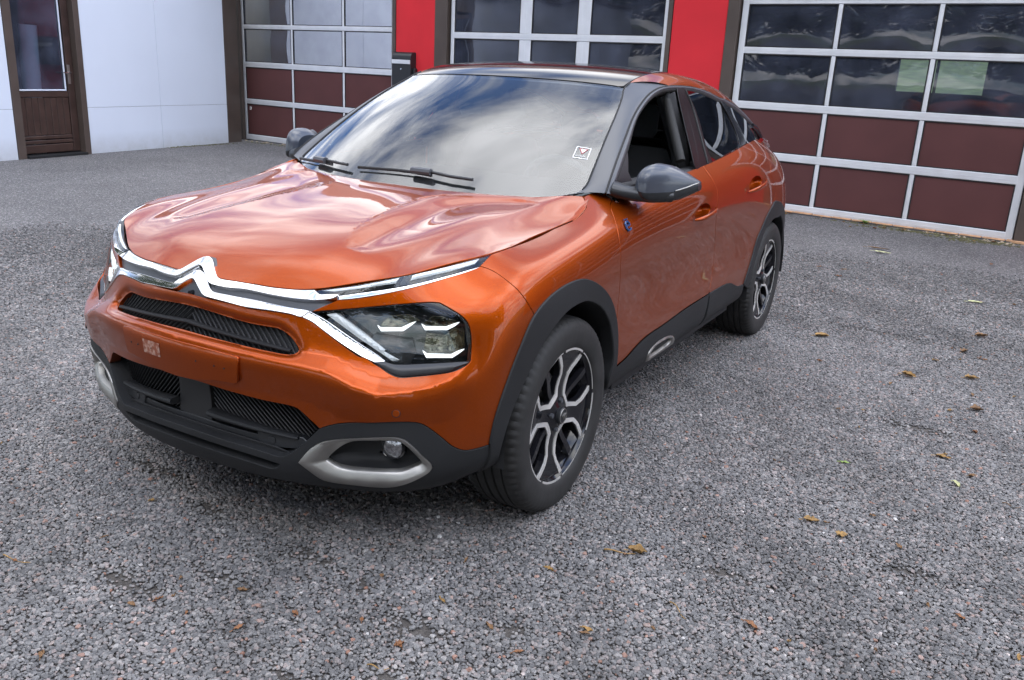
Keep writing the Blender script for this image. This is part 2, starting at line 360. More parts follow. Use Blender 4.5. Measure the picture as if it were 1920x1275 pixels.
# outlines of the panels in surface parameters (s, t)
OUT = {}
for _l in """
bumper RING 0,8.55 0.026,8.55 0.107,8.541 0.187,8.53 0.267,8.519 0.349,8.509 0.433,8.502 0.52,8.496 0.607,8.491 0.692,8.485 0.772,8.48 0.866,8.482 0.964,8.489 1.043,8.486 1.085,8.461 1.088,8.417 1.121,8.395 1.185,8.391 1.27,8.398 1.362,8.408 1.452,8.418 1.529,8.42 1.598,8.417 1.665,8.415 1.73,8.411 1.792,8.404 1.848,8.392 1.906,8.376 1.958,8.355 2.012,8.323 2.073,8.274 2.135,8.212 2.2,8.134 2.26,8.047 2.322,7.948 2.387,7.844 2.456,7.742 2.522,7.649 2.593,7.554 2.667,7.461 2.742,7.371 2.818,7.288 2.898,7.204 2.983,7.116 3.068,7.036 3.142,6.977 3.199,6.951 3.265,6.986 3.327,6.948 3.401,6.874 3.475,6.799 3.552,6.744 3.631,6.681 3.699,6.611 3.77,6.531 3.842,6.462 3.909,6.413 3.977,6.375 4.053,6.352 4.135,6.349 4.227,6.361 4.329,6.377 4.442,6.386 4.551,6.386 4.678,6.379 4.819,6.363 4.965,6.34 5.109,6.312 5.241,6.284 5.351,6.263 5.489,6.248 5.61,6.258 5.731,6.285 5.858,6.325 5.962,6.372 6.071,6.477 6.083,6.712 6.095,6.932 6.1,7.137 6.098,7.31 6.092,7.473 6.077,7.633 6.055,7.792 6.025,7.948 5.981,8.092 5.926,8.211 5.86,8.319 5.782,8.422 5.664,8.541 5.529,8.65 5.394,8.747 5.273,8.83 5.153,8.907 5.033,8.982 4.928,9.005 4.807,9.026 4.705,9.035 4.587,9.042 4.458,9.045 4.322,9.045 4.183,9.042 4.045,9.037 3.937,9.03 3.825,9.02 3.711,9.006 3.596,8.989 3.483,8.97 3.371,8.949 3.263,8.926 3.158,8.903 3.059,8.88 2.964,8.858 2.874,8.836 2.787,8.815 2.702,8.793 2.62,8.771 2.539,8.747 2.459,8.722 2.381,8.696 2.304,8.668 2.228,8.638 2.153,8.606 2.151,8.634 2.217,8.737 2.282,8.837 2.349,8.934 2.415,9.029 2.482,9.12 2.549,9.208 2.548,9.219 2.617,9.234 2.687,9.248 2.759,9.261 2.833,9.276 2.91,9.293 2.999,9.316 3.093,9.342 3.19,9.369 3.292,9.397 3.396,9.424 3.503,9.45 3.613,9.474 3.726,9.497 3.84,9.519 3.957,9.54 4.055,9.557 4.153,9.573 4.252,9.588 4.353,9.602 4.454,9.615 4.557,9.627 4.663,9.638 4.773,9.649 4.885,9.66 4.999,9.67 5.114,9.68 5.228,9.69 5.378,9.702 5.531,9.713 5.684,9.723 5.835,9.734 5.996,9.745 6.154,9.756 6.322,9.765 6.319,9.772 6.504,9.7 6.686,9.617 6.864,9.516 7.049,9.38 7.174,9.266 7.314,9.122 7.46,8.95 7.604,8.76 7.737,8.56 7.85,8.366 7.96,8.143 8.056,7.921 8.142,7.699 8.223,7.477 8.31,7.221 8.388,6.971 8.466,6.717 8.395,6.614 8.329,6.493 8.269,6.357 8.214,6.207 8.162,6.045 8.111,5.875 8.06,5.701 8.007,5.529 7.958,5.378 7.908,5.225 7.857,5.074 7.806,4.925 7.755,4.782 7.704,4.643 7.654,4.507 7.605,4.377 7.558,4.25 7.513,4.129 7.462,3.989 7.412,3.851 7.364,3.715 7.319,3.58 7.278,3.446 7.242,3.313 7.211,3.182 7.182,3.034 7.161,2.881 7.145,2.731 7.135,2.591 7.13,2.468 7.128,2.329 7.12,2.183 6.978,2.207 6.841,2.229 6.7,2.259 6.538,2.299 6.372,2.345 6.212,2.418 6.058,2.529 5.908,2.66 5.774,2.791 5.675,2.904 5.585,3.019 5.489,3.138 5.381,3.26 5.264,3.39 5.148,3.517 5.043,3.627 4.954,3.719 4.872,3.8 4.788,3.869 4.705,3.921 4.621,3.959 4.52,3.99 4.429,4.01 4.324,4.021 4.21,4.023 4.091,4.014 3.971,3.994 3.853,3.965 3.739,3.93 3.634,3.893 3.522,3.851 3.408,3.804 3.295,3.756 3.186,3.707 3.084,3.66 2.994,3.616 2.918,3.576 2.843,3.531 2.782,3.489 2.721,3.444 2.648,3.388 2.575,3.328 2.503,3.269 2.509,3.261 2.459,3.333 2.409,3.404 2.36,3.474 2.312,3.541 2.252,3.631 2.194,3.719 2.142,3.783 2.103,3.813 2.064,3.829 2.014,3.841 1.953,3.847 1.898,3.85 1.831,3.85 1.757,3.849 1.679,3.848 1.602,3.848 1.53,3.851 1.45,3.856 1.37,3.863 1.29,3.871 1.212,3.88 1.136,3.888 1.057,3.897 0.981,3.905 0.904,3.914 0.822,3.924 0.751,3.933 0.676,3.944 0.597,3.955 0.517,3.966 0.438,3.975 0.36,3.981 0.282,3.985 0.204,3.988 0.127,3.989 0.049,3.989 0,3.989 0,6.675 0.086,6.675 0.171,6.669 0.254,6.661 0.336,6.652 0.417,6.642 0.497,6.631 0.577,6.621 0.664,6.611 0.755,6.6 0.845,6.589 0.93,6.577 1.006,6.566 1.071,6.555 1.151,6.538 1.228,6.524 1.294,6.514 1.37,6.503 1.451,6.493 1.53,6.484 1.604,6.478 1.68,6.472 1.754,6.466 1.824,6.467 1.883,6.478 1.945,6.504 1.993,6.554 2.023,6.632 2.049,6.719 2.055,6.822 2.023,6.948 1.974,7.083 1.916,7.226 1.855,7.357 1.789,7.468 1.724,7.556 1.67,7.602 1.617,7.636 1.551,7.638 1.484,7.639 1.418,7.64 1.354,7.642 1.279,7.645 1.206,7.649 1.129,7.659 1.057,7.673 0.98,7.691 0.9,7.712 0.813,7.736 0.736,7.758 0.653,7.784 0.566,7.811 0.476,7.837 0.386,7.86 0.298,7.877 0.204,7.89 0.111,7.898 0,7.898
slot RING 0,6.675 0.086,6.675 0.171,6.669 0.254,6.661 0.336,6.652 0.417,6.642 0.497,6.631 0.577,6.621 0.664,6.611 0.755,6.6 0.845,6.589 0.93,6.577 1.006,6.566 1.071,6.555 1.151,6.538 1.228,6.524 1.294,6.514 1.37,6.503 1.451,6.493 1.53,6.484 1.604,6.478 1.68,6.472 1.754,6.466 1.824,6.467 1.883,6.478 1.945,6.504 1.993,6.554 2.023,6.632 2.049,6.719 2.055,6.822 2.023,6.948 1.974,7.083 1.916,7.226 1.855,7.357 1.789,7.468 1.724,7.556 1.67,7.602 1.617,7.636 1.551,7.638 1.484,7.639 1.418,7.64 1.354,7.642 1.279,7.645 1.206,7.649 1.129,7.659 1.057,7.673 0.98,7.691 0.9,7.712 0.813,7.736 0.736,7.758 0.653,7.784 0.566,7.811 0.476,7.837 0.386,7.86 0.298,7.877 0.204,7.89 0.111,7.898 0,7.898
headlamp RING 2.264,8.561 2.243,8.579 2.318,8.614 2.393,8.646 2.469,8.678 2.546,8.707 2.625,8.736 2.706,8.763 2.789,8.789 2.876,8.814 2.966,8.838 3.058,8.861 3.156,8.885 3.26,8.908 3.369,8.931 3.481,8.951 3.595,8.97 3.711,8.986 3.827,9 3.939,9.01 4.048,9.017 4.186,9.023 4.326,9.026 4.462,9.027 4.592,9.024 4.709,9.017 4.809,9.008 4.921,8.986 5.018,8.963 5.144,8.886 5.271,8.807 5.396,8.721 5.525,8.626 5.652,8.521 5.763,8.407 5.871,8.256 5.954,8.088 5.997,7.949 6.027,7.798 6.049,7.645 6.063,7.487 6.068,7.324 6.068,7.153 6.064,6.952 6.054,6.737 6.043,6.508 5.884,6.591 5.728,6.662 5.575,6.723 5.426,6.774 5.281,6.815 5.141,6.849 5.006,6.876 4.878,6.898 4.755,6.915 4.636,6.928 4.523,6.937 4.414,6.941 4.309,6.942 4.206,6.938 4.105,6.929 4.006,6.916 3.908,6.897 3.819,6.962 3.716,7.037 3.652,7.087 3.578,7.145 3.496,7.21 3.409,7.279 3.32,7.351 3.233,7.423 3.149,7.495 3.071,7.564 2.982,7.647 2.895,7.734 2.812,7.824 2.731,7.917 2.654,8.01 2.581,8.104 2.509,8.2 2.44,8.294 2.374,8.388 2.309,8.482 2.243,8.579
headlamp_base RING 2.012,8.323 2.073,8.274 2.135,8.212 2.2,8.134 2.26,8.047 2.322,7.948 2.387,7.844 2.456,7.742 2.522,7.649 2.593,7.554 2.667,7.461 2.742,7.371 2.818,7.288 2.898,7.204 2.983,7.116 3.068,7.036 3.142,6.977 3.199,6.951 3.265,6.986 3.327,6.948 3.401,6.874 3.475,6.799 3.552,6.744 3.631,6.681 3.699,6.611 3.77,6.531 3.842,6.462 3.909,6.413 3.977,6.375 4.053,6.352 4.135,6.349 4.227,6.361 4.329,6.377 4.442,6.386 4.551,6.386 4.678,6.379 4.819,6.363 4.965,6.34 5.109,6.312 5.241,6.284 5.351,6.263 5.489,6.248 5.61,6.258 5.731,6.285 5.858,6.325 5.962,6.372 6.071,6.477 6.083,6.712 6.095,6.932 6.1,7.137 6.098,7.31 6.092,7.473 6.077,7.633 6.055,7.792 6.025,7.948 5.981,8.092 5.926,8.211 5.86,8.319 5.782,8.422 5.664,8.541 5.529,8.65 5.394,8.747 5.273,8.83 5.153,8.907 5.033,8.982 4.928,9.005 4.807,9.026 4.705,9.035 4.587,9.042 4.458,9.045 4.322,9.045 4.183,9.042 4.045,9.037 3.937,9.03 3.825,9.02 3.711,9.006 3.596,8.989 3.483,8.97 3.371,8.949 3.263,8.926 3.158,8.903 3.059,8.88 2.964,8.858 2.874,8.836 2.787,8.815 2.702,8.793 2.62,8.771 2.539,8.747 2.459,8.722 2.381,8.696 2.304,8.668 2.228,8.638 2.153,8.606
headlamp_lip RING 3.707,6.944 3.799,6.909 3.909,6.883 3.982,6.883 4.068,6.889 4.166,6.897 4.274,6.905 4.389,6.909 4.509,6.91 4.632,6.904 4.754,6.892 4.877,6.874 5.006,6.851 5.141,6.823 5.281,6.789 5.425,6.746 5.575,6.695 5.727,6.634 5.884,6.561 6.042,6.477 5.942,6.435 5.839,6.397 5.712,6.352 5.592,6.32 5.48,6.311 5.352,6.325 5.244,6.344 5.112,6.37 4.968,6.395 4.821,6.416 4.68,6.43 4.551,6.436 4.442,6.435 4.328,6.427 4.225,6.414 4.133,6.404 4.052,6.407 3.955,6.438 3.867,6.495 3.785,6.567 3.702,6.654 3.628,6.73 3.572,6.787 3.522,6.84
fender RING 8.466,6.717 8.388,6.971 8.31,7.221 8.223,7.477 8.142,7.699 8.056,7.921 7.96,8.143 7.85,8.366 7.737,8.56 7.604,8.76 7.46,8.95 7.314,9.122 7.174,9.266 7.049,9.38 6.864,9.516 6.686,9.617 6.504,9.7 6.319,9.772 6.321,9.781 6.45,9.836 6.591,9.891 6.746,9.947 6.916,10 7.053,9.999 7.274,10 7.492,10 7.705,10 7.91,10 8.108,10 8.316,10 8.52,10 8.72,10 8.916,10 9.106,10 9.297,10 9.491,10 9.682,10 9.864,10 10.029,9.985 10.196,9.947 10.344,9.907 10.49,9.864 10.643,9.811 10.791,9.756 10.924,9.718 11.05,9.703 11.168,9.701 11.285,9.702 11.392,9.712 11.521,9.738 11.622,9.829 11.705,9.934 11.759,10 11.828,10 11.912,10 11.99,10 12.052,9.951 12.111,9.875 12.158,9.799 12.19,9.713 12.216,9.625 12.208,9.612 12.114,9.533 12.019,9.444 11.939,9.314 11.868,9.149 11.803,8.972 11.759,8.832 11.723,8.68 11.695,8.517 11.675,8.346 11.656,8.095 11.648,7.84 11.649,7.634 11.655,7.449 11.654,7.305 11.653,7.113 11.657,6.886 11.665,6.633 11.679,6.367 11.696,6.097 11.715,5.834 11.731,5.61 11.744,5.383 11.756,5.158 11.764,4.938 11.769,4.725 11.772,4.518 11.773,4.318 11.774,4.125 11.774,3.937 11.774,3.758 11.775,3.581 11.776,3.404 11.778,3.226 11.781,3.046 11.786,2.861 11.794,2.671 11.804,2.476 11.817,2.273 11.88,1.784 11.859,1.993 11.847,2.19 11.84,2.381 11.836,2.565 11.834,2.745 11.831,2.919 11.825,3.09 11.817,3.271 11.806,3.449 11.792,3.627 11.773,3.806 11.747,3.987 11.712,4.174 11.664,4.39 11.605,4.616 11.535,4.849 11.451,5.086 11.352,5.324 11.228,5.581 11.09,5.831 10.947,6.063 10.804,6.268 10.625,6.497 10.446,6.702 10.274,6.869 10.119,6.984 9.967,7.064 9.81,7.119 9.694,7.145 9.571,7.159 9.445,7.162 9.32,7.155 9.199,7.14 9.085,7.115 8.971,7.079 8.861,7.032 8.755,6.973 8.653,6.902 8.557,6.817
grille RING 0.049,3.989 0.127,3.989 0.204,3.988 0.282,3.985 0.36,3.981 0.438,3.975 0.517,3.966 0.597,3.955 0.676,3.944 0.751,3.933 0.822,3.924 0.904,3.914 0.981,3.905 1.057,3.897 1.136,3.888 1.212,3.88 1.29,3.871 1.37,3.863 1.45,3.856 1.53,3.851 1.602,3.848 1.679,3.848 1.757,3.849 1.831,3.85 1.898,3.85 1.953,3.847 2.014,3.841 2.064,3.829 2.103,3.813 2.142,3.783 2.194,3.719 2.252,3.631 2.312,3.541 2.36,3.474 2.409,3.404 2.459,3.333 2.509,3.261 2.462,3.176 2.416,3.092 2.369,3.005 2.314,2.898 2.257,2.785 2.202,2.676 2.152,2.581 2.103,2.488 2.054,2.399 1.988,2.279 1.922,2.172 1.864,2.097 1.807,2.048 1.751,2.044 1.695,2.058 1.623,2.083 1.552,2.107 1.481,2.13 1.407,2.151 1.331,2.17 1.265,2.183 1.197,2.194 1.126,2.204 1.054,2.213 0.981,2.221 0.906,2.229 0.832,2.237 0.757,2.246 0.681,2.255 0.603,2.263 0.525,2.271 0.445,2.278 0.364,2.285 0.282,2.29 0.198,2.294 0.112,2.298 0.025,2.3 0,2.3 0,3.989
cladding RING 7.001,0.751 7.16,0.744 7.25,0.833 7.333,0.833 7.258,1.156 7.228,1.408 7.22,1.618 7.196,1.813 7.16,2.011 7.131,2.204 7.12,2.183 6.978,2.207 6.841,2.229 6.7,2.259 6.538,2.299 6.372,2.345 6.212,2.418 6.058,2.529 5.908,2.66 5.774,2.791 5.675,2.904 5.585,3.019 5.489,3.138 5.381,3.26 5.264,3.39 5.148,3.517 5.043,3.627 4.954,3.719 4.872,3.8 4.788,3.869 4.705,3.921 4.621,3.959 4.52,3.99 4.429,4.01 4.324,4.021 4.21,4.023 4.091,4.014 3.971,3.994 3.853,3.965 3.739,3.93 3.634,3.893 3.522,3.851 3.408,3.804 3.295,3.756 3.186,3.707 3.084,3.66 2.994,3.616 2.918,3.576 2.843,3.531 2.782,3.489 2.721,3.444 2.648,3.388 2.575,3.328 2.503,3.269 2.509,3.261 2.462,3.176 2.416,3.092 2.369,3.005 2.314,2.898 2.257,2.785 2.202,2.676 2.152,2.581 2.103,2.488 2.054,2.399 1.988,2.279 1.922,2.172 1.864,2.097 1.807,2.048 1.751,2.044 1.695,2.058 1.623,2.083 1.552,2.107 1.481,2.13 1.407,2.151 1.331,2.17 1.265,2.183 1.197,2.194 1.126,2.204 1.054,2.213 0.981,2.221 0.906,2.229 0.832,2.237 0.757,2.246 0.681,2.255 0.603,2.263 0.525,2.271 0.445,2.278 0.364,2.285 0.282,2.29 0.198,2.294 0.112,2.298 0.025,2.3 0,2.3 0,1.99 0.098,1.99 0.184,1.987 0.268,1.983 0.351,1.979 0.432,1.973 0.512,1.966 0.59,1.958 0.668,1.95 0.744,1.94 0.819,1.929 0.893,1.918 0.966,1.907 1.038,1.894 1.109,1.881 1.179,1.866 1.248,1.85 1.315,1.833 1.39,1.811 1.464,1.788 1.536,1.763 1.609,1.736 1.681,1.708 1.752,1.677 1.756,1.633 1.68,1.445 1.618,1.384 1.553,1.341 1.484,1.371 1.414,1.4 1.343,1.426 1.272,1.451 1.198,1.473 1.133,1.491 1.066,1.507 0.999,1.522 0.929,1.535 0.858,1.548 0.783,1.56 0.711,1.572 0.636,1.582 0.558,1.592 0.479,1.6 0.397,1.607 0.314,1.611 0.23,1.613 0.145,1.613 0.058,1.611 0,1.611 0,0.75 0.143,0.75 0.286,0.75 0.429,0.75 0.572,0.75 0.714,0.75 0.857,0.75 1,0.75 1.143,0.75 1.286,0.75 1.429,0.75 1.572,0.75 1.715,0.75 1.857,0.75 2,0.75 2.143,0.75 2.286,0.75 2.429,0.75 2.572,0.75 2.715,0.75 2.858,0.75 3.001,0.75 3.143,0.75 3.286,0.75 3.429,0.75 3.572,0.75 3.715,0.75 3.858,0.75 4.001,0.75 4.144,0.75 4.286,0.75 4.429,0.75 4.572,0.75 4.715,0.75 4.858,0.75 5.001,0.75 5.144,0.75 5.287,0.75 5.429,0.75 5.572,0.75 5.715,0.75 5.858,0.75 6.001,0.75 6.144,0.75 6.287,0.75 6.43,0.75 6.573,0.75 6.715,0.75 6.858,0.75
fog_outer RING 2.11,1.913 2.165,2.084 2.22,2.244 2.267,2.369 2.317,2.491 2.373,2.599 2.436,2.693 2.505,2.775 2.582,2.846 2.655,2.897 2.734,2.938 2.82,2.977 2.916,3.019 3.005,3.057 3.106,3.1 3.215,3.145 3.33,3.192 3.445,3.237 3.558,3.278 3.663,3.314 3.779,3.351 3.894,3.383 4.005,3.405 4.109,3.413 4.2,3.405 4.316,3.37 4.42,3.306 4.5,3.234 4.579,3.143 4.663,3.04 4.745,2.93 4.833,2.806 4.921,2.674 5.006,2.544 5.122,2.38 5.237,2.21 5.302,2.062 5.26,1.886 5.189,1.799 5.088,1.708 4.976,1.617 4.871,1.533 4.784,1.466 4.697,1.405 4.609,1.349 4.519,1.298 4.403,1.24 4.283,1.194 4.146,1.161 4.032,1.146 3.904,1.136 3.765,1.127 3.618,1.117 3.469,1.107 3.324,1.097 3.199,1.087 3.071,1.076 2.947,1.069 2.832,1.069 2.727,1.075 2.634,1.09 2.556,1.116 2.493,1.155 2.426,1.244 2.378,1.356 2.328,1.476 2.277,1.584 2.223,1.697 2.167,1.809
fog_inner RING 2.612,2.058 2.667,2.217 2.726,2.367 2.786,2.484 2.853,2.599 2.923,2.701 2.986,2.78 3.051,2.849 3.13,2.912 3.22,2.963 3.326,3.008 3.442,3.048 3.561,3.083 3.677,3.115 3.79,3.145 3.908,3.17 4.024,3.185 4.132,3.185 4.224,3.17 4.322,3.131 4.41,3.068 4.49,2.986 4.572,2.883 4.655,2.773 4.744,2.649 4.833,2.516 4.91,2.394 4.983,2.286 5.021,2.194 4.953,2.115 4.832,2.051 4.756,1.997 4.673,1.938 4.585,1.882 4.496,1.842 4.406,1.825 4.313,1.824 4.216,1.829 4.109,1.829 4.003,1.822 3.884,1.81 3.757,1.794 3.629,1.773 3.508,1.751 3.4,1.732 3.266,1.707 3.15,1.69 3.045,1.691 2.955,1.709 2.874,1.74 2.801,1.792 2.735,1.872 2.673,1.967
slit RING 0,1.99 0.098,1.99 0.184,1.987 0.268,1.983 0.351,1.979 0.432,1.973 0.512,1.966 0.59,1.958 0.668,1.95 0.744,1.94 0.819,1.929 0.893,1.918 0.966,1.907 1.038,1.894 1.109,1.881 1.179,1.866 1.248,1.85 1.315,1.833 1.39,1.811 1.464,1.788 1.536,1.763 1.609,1.736 1.681,1.708 1.752,1.677 1.756,1.633 1.68,1.445 1.618,1.384 1.553,1.341 1.484,1.371 1.414,1.4 1.343,1.426 1.272,1.451 1.198,1.473 1.133,1.491 1.066,1.507 0.999,1.522 0.929,1.535 0.858,1.548 0.783,1.56 0.711,1.572 0.636,1.582 0.558,1.592 0.479,1.6 0.397,1.607 0.314,1.611 0.23,1.613 0.145,1.613 0.058,1.611 0,1.611
arch_front RING 7.001,0.751 7.16,0.744 7.25,0.833 7.333,0.833 7.258,1.156 7.228,1.408 7.22,1.618 7.196,1.813 7.16,2.011 7.131,2.204 7.12,2.183 7.128,2.329 7.13,2.468 7.135,2.591 7.145,2.731 7.161,2.881 7.182,3.034 7.211,3.182 7.242,3.313 7.278,3.446 7.319,3.58 7.364,3.715 7.412,3.851 7.462,3.989 7.513,4.129 7.558,4.25 7.605,4.377 7.654,4.507 7.704,4.643 7.755,4.782 7.806,4.925 7.857,5.074 7.908,5.225 7.958,5.378 8.007,5.529 8.06,5.701 8.111,5.875 8.162,6.045 8.214,6.207 8.269,6.357 8.329,6.493 8.395,6.614 8.466,6.717 8.557,6.817 8.653,6.902 8.755,6.973 8.861,7.032 8.971,7.079 9.085,7.115 9.199,7.14 9.32,7.155 9.445,7.162 9.571,7.159 9.694,7.145 9.81,7.119 9.967,7.064 10.119,6.984 10.274,6.869 10.446,6.702 10.625,6.497 10.804,6.268 10.947,6.063 11.09,5.831 11.228,5.581 11.352,5.324 11.451,5.086 11.535,4.849 11.605,4.616 11.664,4.39 11.712,4.174 11.747,3.987 11.773,3.806 11.792,3.627 11.806,3.449 11.817,3.271 11.825,3.09 11.831,2.919 11.834,2.745 11.836,2.565 11.84,2.381 11.847,2.19 11.859,1.993 11.88,1.784 11.887,1.61 11.921,1.396 12.077,0.996 11.977,0.978 11.839,1.004 11.758,1.178 11.653,1.528 11.642,1.754 11.655,1.949 11.672,2.134 11.686,2.315 11.693,2.496 11.689,2.68 11.679,2.861 11.663,3.04 11.642,3.218 11.616,3.398 11.586,3.585 11.55,3.779 11.505,3.978 11.448,4.179 11.375,4.376 11.282,4.586 11.173,4.799 11.05,5.009 10.913,5.211 10.716,5.456 10.507,5.677 10.311,5.838 10.134,5.919 9.968,5.945 9.817,5.949 9.689,5.94 9.572,5.907 9.453,5.842 9.374,5.784 9.292,5.71 9.208,5.623 9.123,5.526 9.04,5.42 8.959,5.309 8.881,5.195 8.808,5.081 8.742,4.968 8.677,4.851 8.614,4.732 8.553,4.61 8.493,4.489 8.434,4.367 8.376,4.247 8.319,4.128 8.261,4.012 8.207,3.902 8.153,3.792 8.099,3.681 8.046,3.57 7.994,3.456 7.944,3.341 7.895,3.224 7.848,3.104 7.804,2.98 7.76,2.839 7.72,2.69 7.686,2.535 7.657,2.375 7.634,2.21 7.618,2.041 7.609,1.869 7.611,1.69 7.641,1.459 7.758,1.138 7.833,0.917 7.75,0.917 7.683,0.848 7.588,0.838
door_front RING 11.817,2.273 11.804,2.476 11.794,2.671 11.786,2.861 11.781,3.046 11.778,3.226 11.776,3.404 11.775,3.581 11.774,3.758 11.774,3.937 11.774,4.125 11.773,4.318 11.772,4.518 11.769,4.725 11.764,4.938 11.756,5.158 11.744,5.383 11.731,5.61 11.715,5.834 11.696,6.097 11.679,6.367 11.665,6.633 11.657,6.886 11.653,7.113 11.654,7.305 11.655,7.449 11.649,7.634 11.648,7.84 11.656,8.095 11.675,8.346 11.695,8.517 11.723,8.68 11.759,8.832 11.803,8.972 11.868,9.149 11.939,9.314 12.019,9.444 12.114,9.533 12.208,9.612 12.208,10 12.356,10 12.504,10 12.652,10 12.8,10 12.948,10 13.096,10 13.244,10 13.393,10 13.541,10 13.689,10 13.837,10 13.985,10 14.133,10 14.281,10 14.429,10 14.429,9.743 14.435,9.546 14.442,9.345 14.452,9.137 14.462,8.917 14.471,8.75 14.481,8.573 14.485,8.367 14.483,8.173 14.477,7.948 14.474,7.699 14.474,7.435 14.481,7.165 14.495,6.896 14.515,6.641 14.543,6.366 14.571,6.104 14.599,5.847 14.625,5.59 14.648,5.327 14.666,5.078 14.681,4.827 14.69,4.579 14.695,4.341 14.694,4.115 14.688,3.908 14.677,3.705 14.663,3.514 14.647,3.329 14.633,3.142 14.621,2.947 14.578,2.82 14.453,2.814 14.331,2.811 14.212,2.807 14.096,2.802 13.984,2.795 13.875,2.783 13.768,2.764 13.663,2.741 13.561,2.715 13.461,2.689 13.363,2.666 13.266,2.647 13.158,2.636 13.049,2.631 12.943,2.626 12.843,2.617 12.753,2.597 12.653,2.556 12.566,2.502 12.48,2.441 12.41,2.382 12.341,2.315 12.272,2.251 12.205,2.2 12.095,2.153 11.989,2.12 11.914,2.092 11.842,2.064
door_rear RING 14.621,2.947 14.633,3.142 14.647,3.329 14.663,3.514 14.677,3.705 14.688,3.908 14.694,4.115 14.695,4.341 14.69,4.579 14.681,4.827 14.666,5.078 14.648,5.327 14.625,5.59 14.599,5.847 14.571,6.104 14.543,6.366 14.515,6.641 14.495,6.896 14.481,7.165 14.474,7.435 14.474,7.699 14.477,7.948 14.483,8.173 14.485,8.367 14.481,8.573 14.471,8.75 14.462,8.917 14.452,9.137 14.442,9.345 14.435,9.546 14.429,9.743 14.429,10 14.612,10 14.794,10 14.977,10 15.16,10 15.342,10 15.525,10 15.708,10 15.89,10 16.073,10 16.256,10 16.438,10 16.621,10 16.804,10 16.987,10 17.169,10 17.352,10 17.535,10 17.717,10 17.9,10 18.312,9.734 17.805,9.486 17.554,9.273 17.396,9.072 17.296,8.884 17.232,8.669 17.202,8.463 17.171,8.287 17.096,8.167 17.042,8.045 17.103,7.842 17.241,7.592 17.368,7.348 17.461,7.081 17.514,6.841 17.518,6.686 17.497,6.549 17.418,6.308 17.337,6.128 17.228,5.988 17.129,5.82 17.044,5.65 16.981,5.497 16.927,5.342 16.876,5.194 16.815,5.015 16.755,4.84 16.687,4.669 16.62,4.469 16.582,4.288 16.544,4.071 16.503,3.839 16.461,3.61 16.418,3.403 16.374,3.208 16.333,3.02 16.296,2.835 16.261,2.653 16.225,2.451 16.192,2.255 16.165,2.057 15.997,2.101 15.834,2.183 15.662,2.396 15.505,2.609 15.371,2.718 15.245,2.784 15.103,2.817 14.963,2.823 14.85,2.828 14.737,2.828 14.627,2.828
quarter RING 17.418,6.308 17.497,6.549 17.518,6.686 17.514,6.841 17.461,7.081 17.368,7.348 17.241,7.592 17.103,7.842 17.042,8.045 17.096,8.167 17.171,8.287 17.202,8.463 17.232,8.669 17.296,8.884 17.396,9.072 17.554,9.273 17.805,9.486 18.312,9.734 17.9,10 18.055,10 18.209,10 18.364,10 18.518,10 18.673,10 18.827,10 18.982,10 19.136,10 19.291,10 19.445,10 19.6,10 19.6,9.61 19.6,9.221 19.6,8.831 19.6,8.441 19.6,8.052 19.6,7.662 19.6,7.273 19.6,6.883 19.6,6.493 19.6,6.104 19.6,5.714 19.6,5.324 19.6,4.935 19.6,4.545 19.6,4.156 19.6,3.766 19.6,3.376 19.6,2.987 19.6,2.597 19.6,2.207 19.6,1.818 19.6,1.428 19.6,1.039 19.586,1.039 19.571,1.039 19.557,1.039 19.543,1.039 19.529,1.039 19.514,1.039 19.5,1.039 19.469,1.549 19.433,2.039 19.388,2.529 19.331,2.994 19.263,3.418 19.185,3.809 19.097,4.174 19,4.513 18.893,4.823 18.777,5.102 18.653,5.348 18.523,5.558 18.386,5.73 18,6.114 17.601,6.312
rear RING 19.62,1.039 19.62,1.428 19.62,1.818 19.62,2.207 19.62,2.597 19.62,2.987 19.62,3.376 19.62,3.766 19.62,4.156 19.62,4.545 19.62,4.935 19.62,5.324 19.62,5.714 19.62,6.104 19.62,6.493 19.62,6.883 19.62,7.273 19.62,7.662 19.62,8.052 19.62,8.441 19.62,8.831 19.62,9.221 19.62,9.61 19.62,10 19.779,10 19.937,10 20.096,10 20.255,10 20.413,10 20.572,10 20.731,10 20.889,10 21.048,10 21.207,10 21.365,10 21.524,10 21.683,10 21.841,10 22,10 22,9.6 22,9.2 22,8.8 22,8.4 22,8 22,7.6 22,7.2 22,6.8 22,6.4 22,6 22,5.6 22,5.2 22,4.8 22,4.4 22,4 22,3.6 22,3.2 22,2.8 22,2.4 22,2 22,1.6 22,1.2 22,0.8 21.839,0.8 21.679,0.8 21.518,0.8 21.358,0.8 21.197,0.8 21.037,0.8 20.876,0.8 20.716,0.8 20.555,0.8 20.395,0.8 20.234,0.8 20.074,0.8 19.913,0.8 19.753,0.8 19.592,0.8 19.432,0.8 19.271,0.8 19.111,0.8 18.95,0.8 19.5,1.039
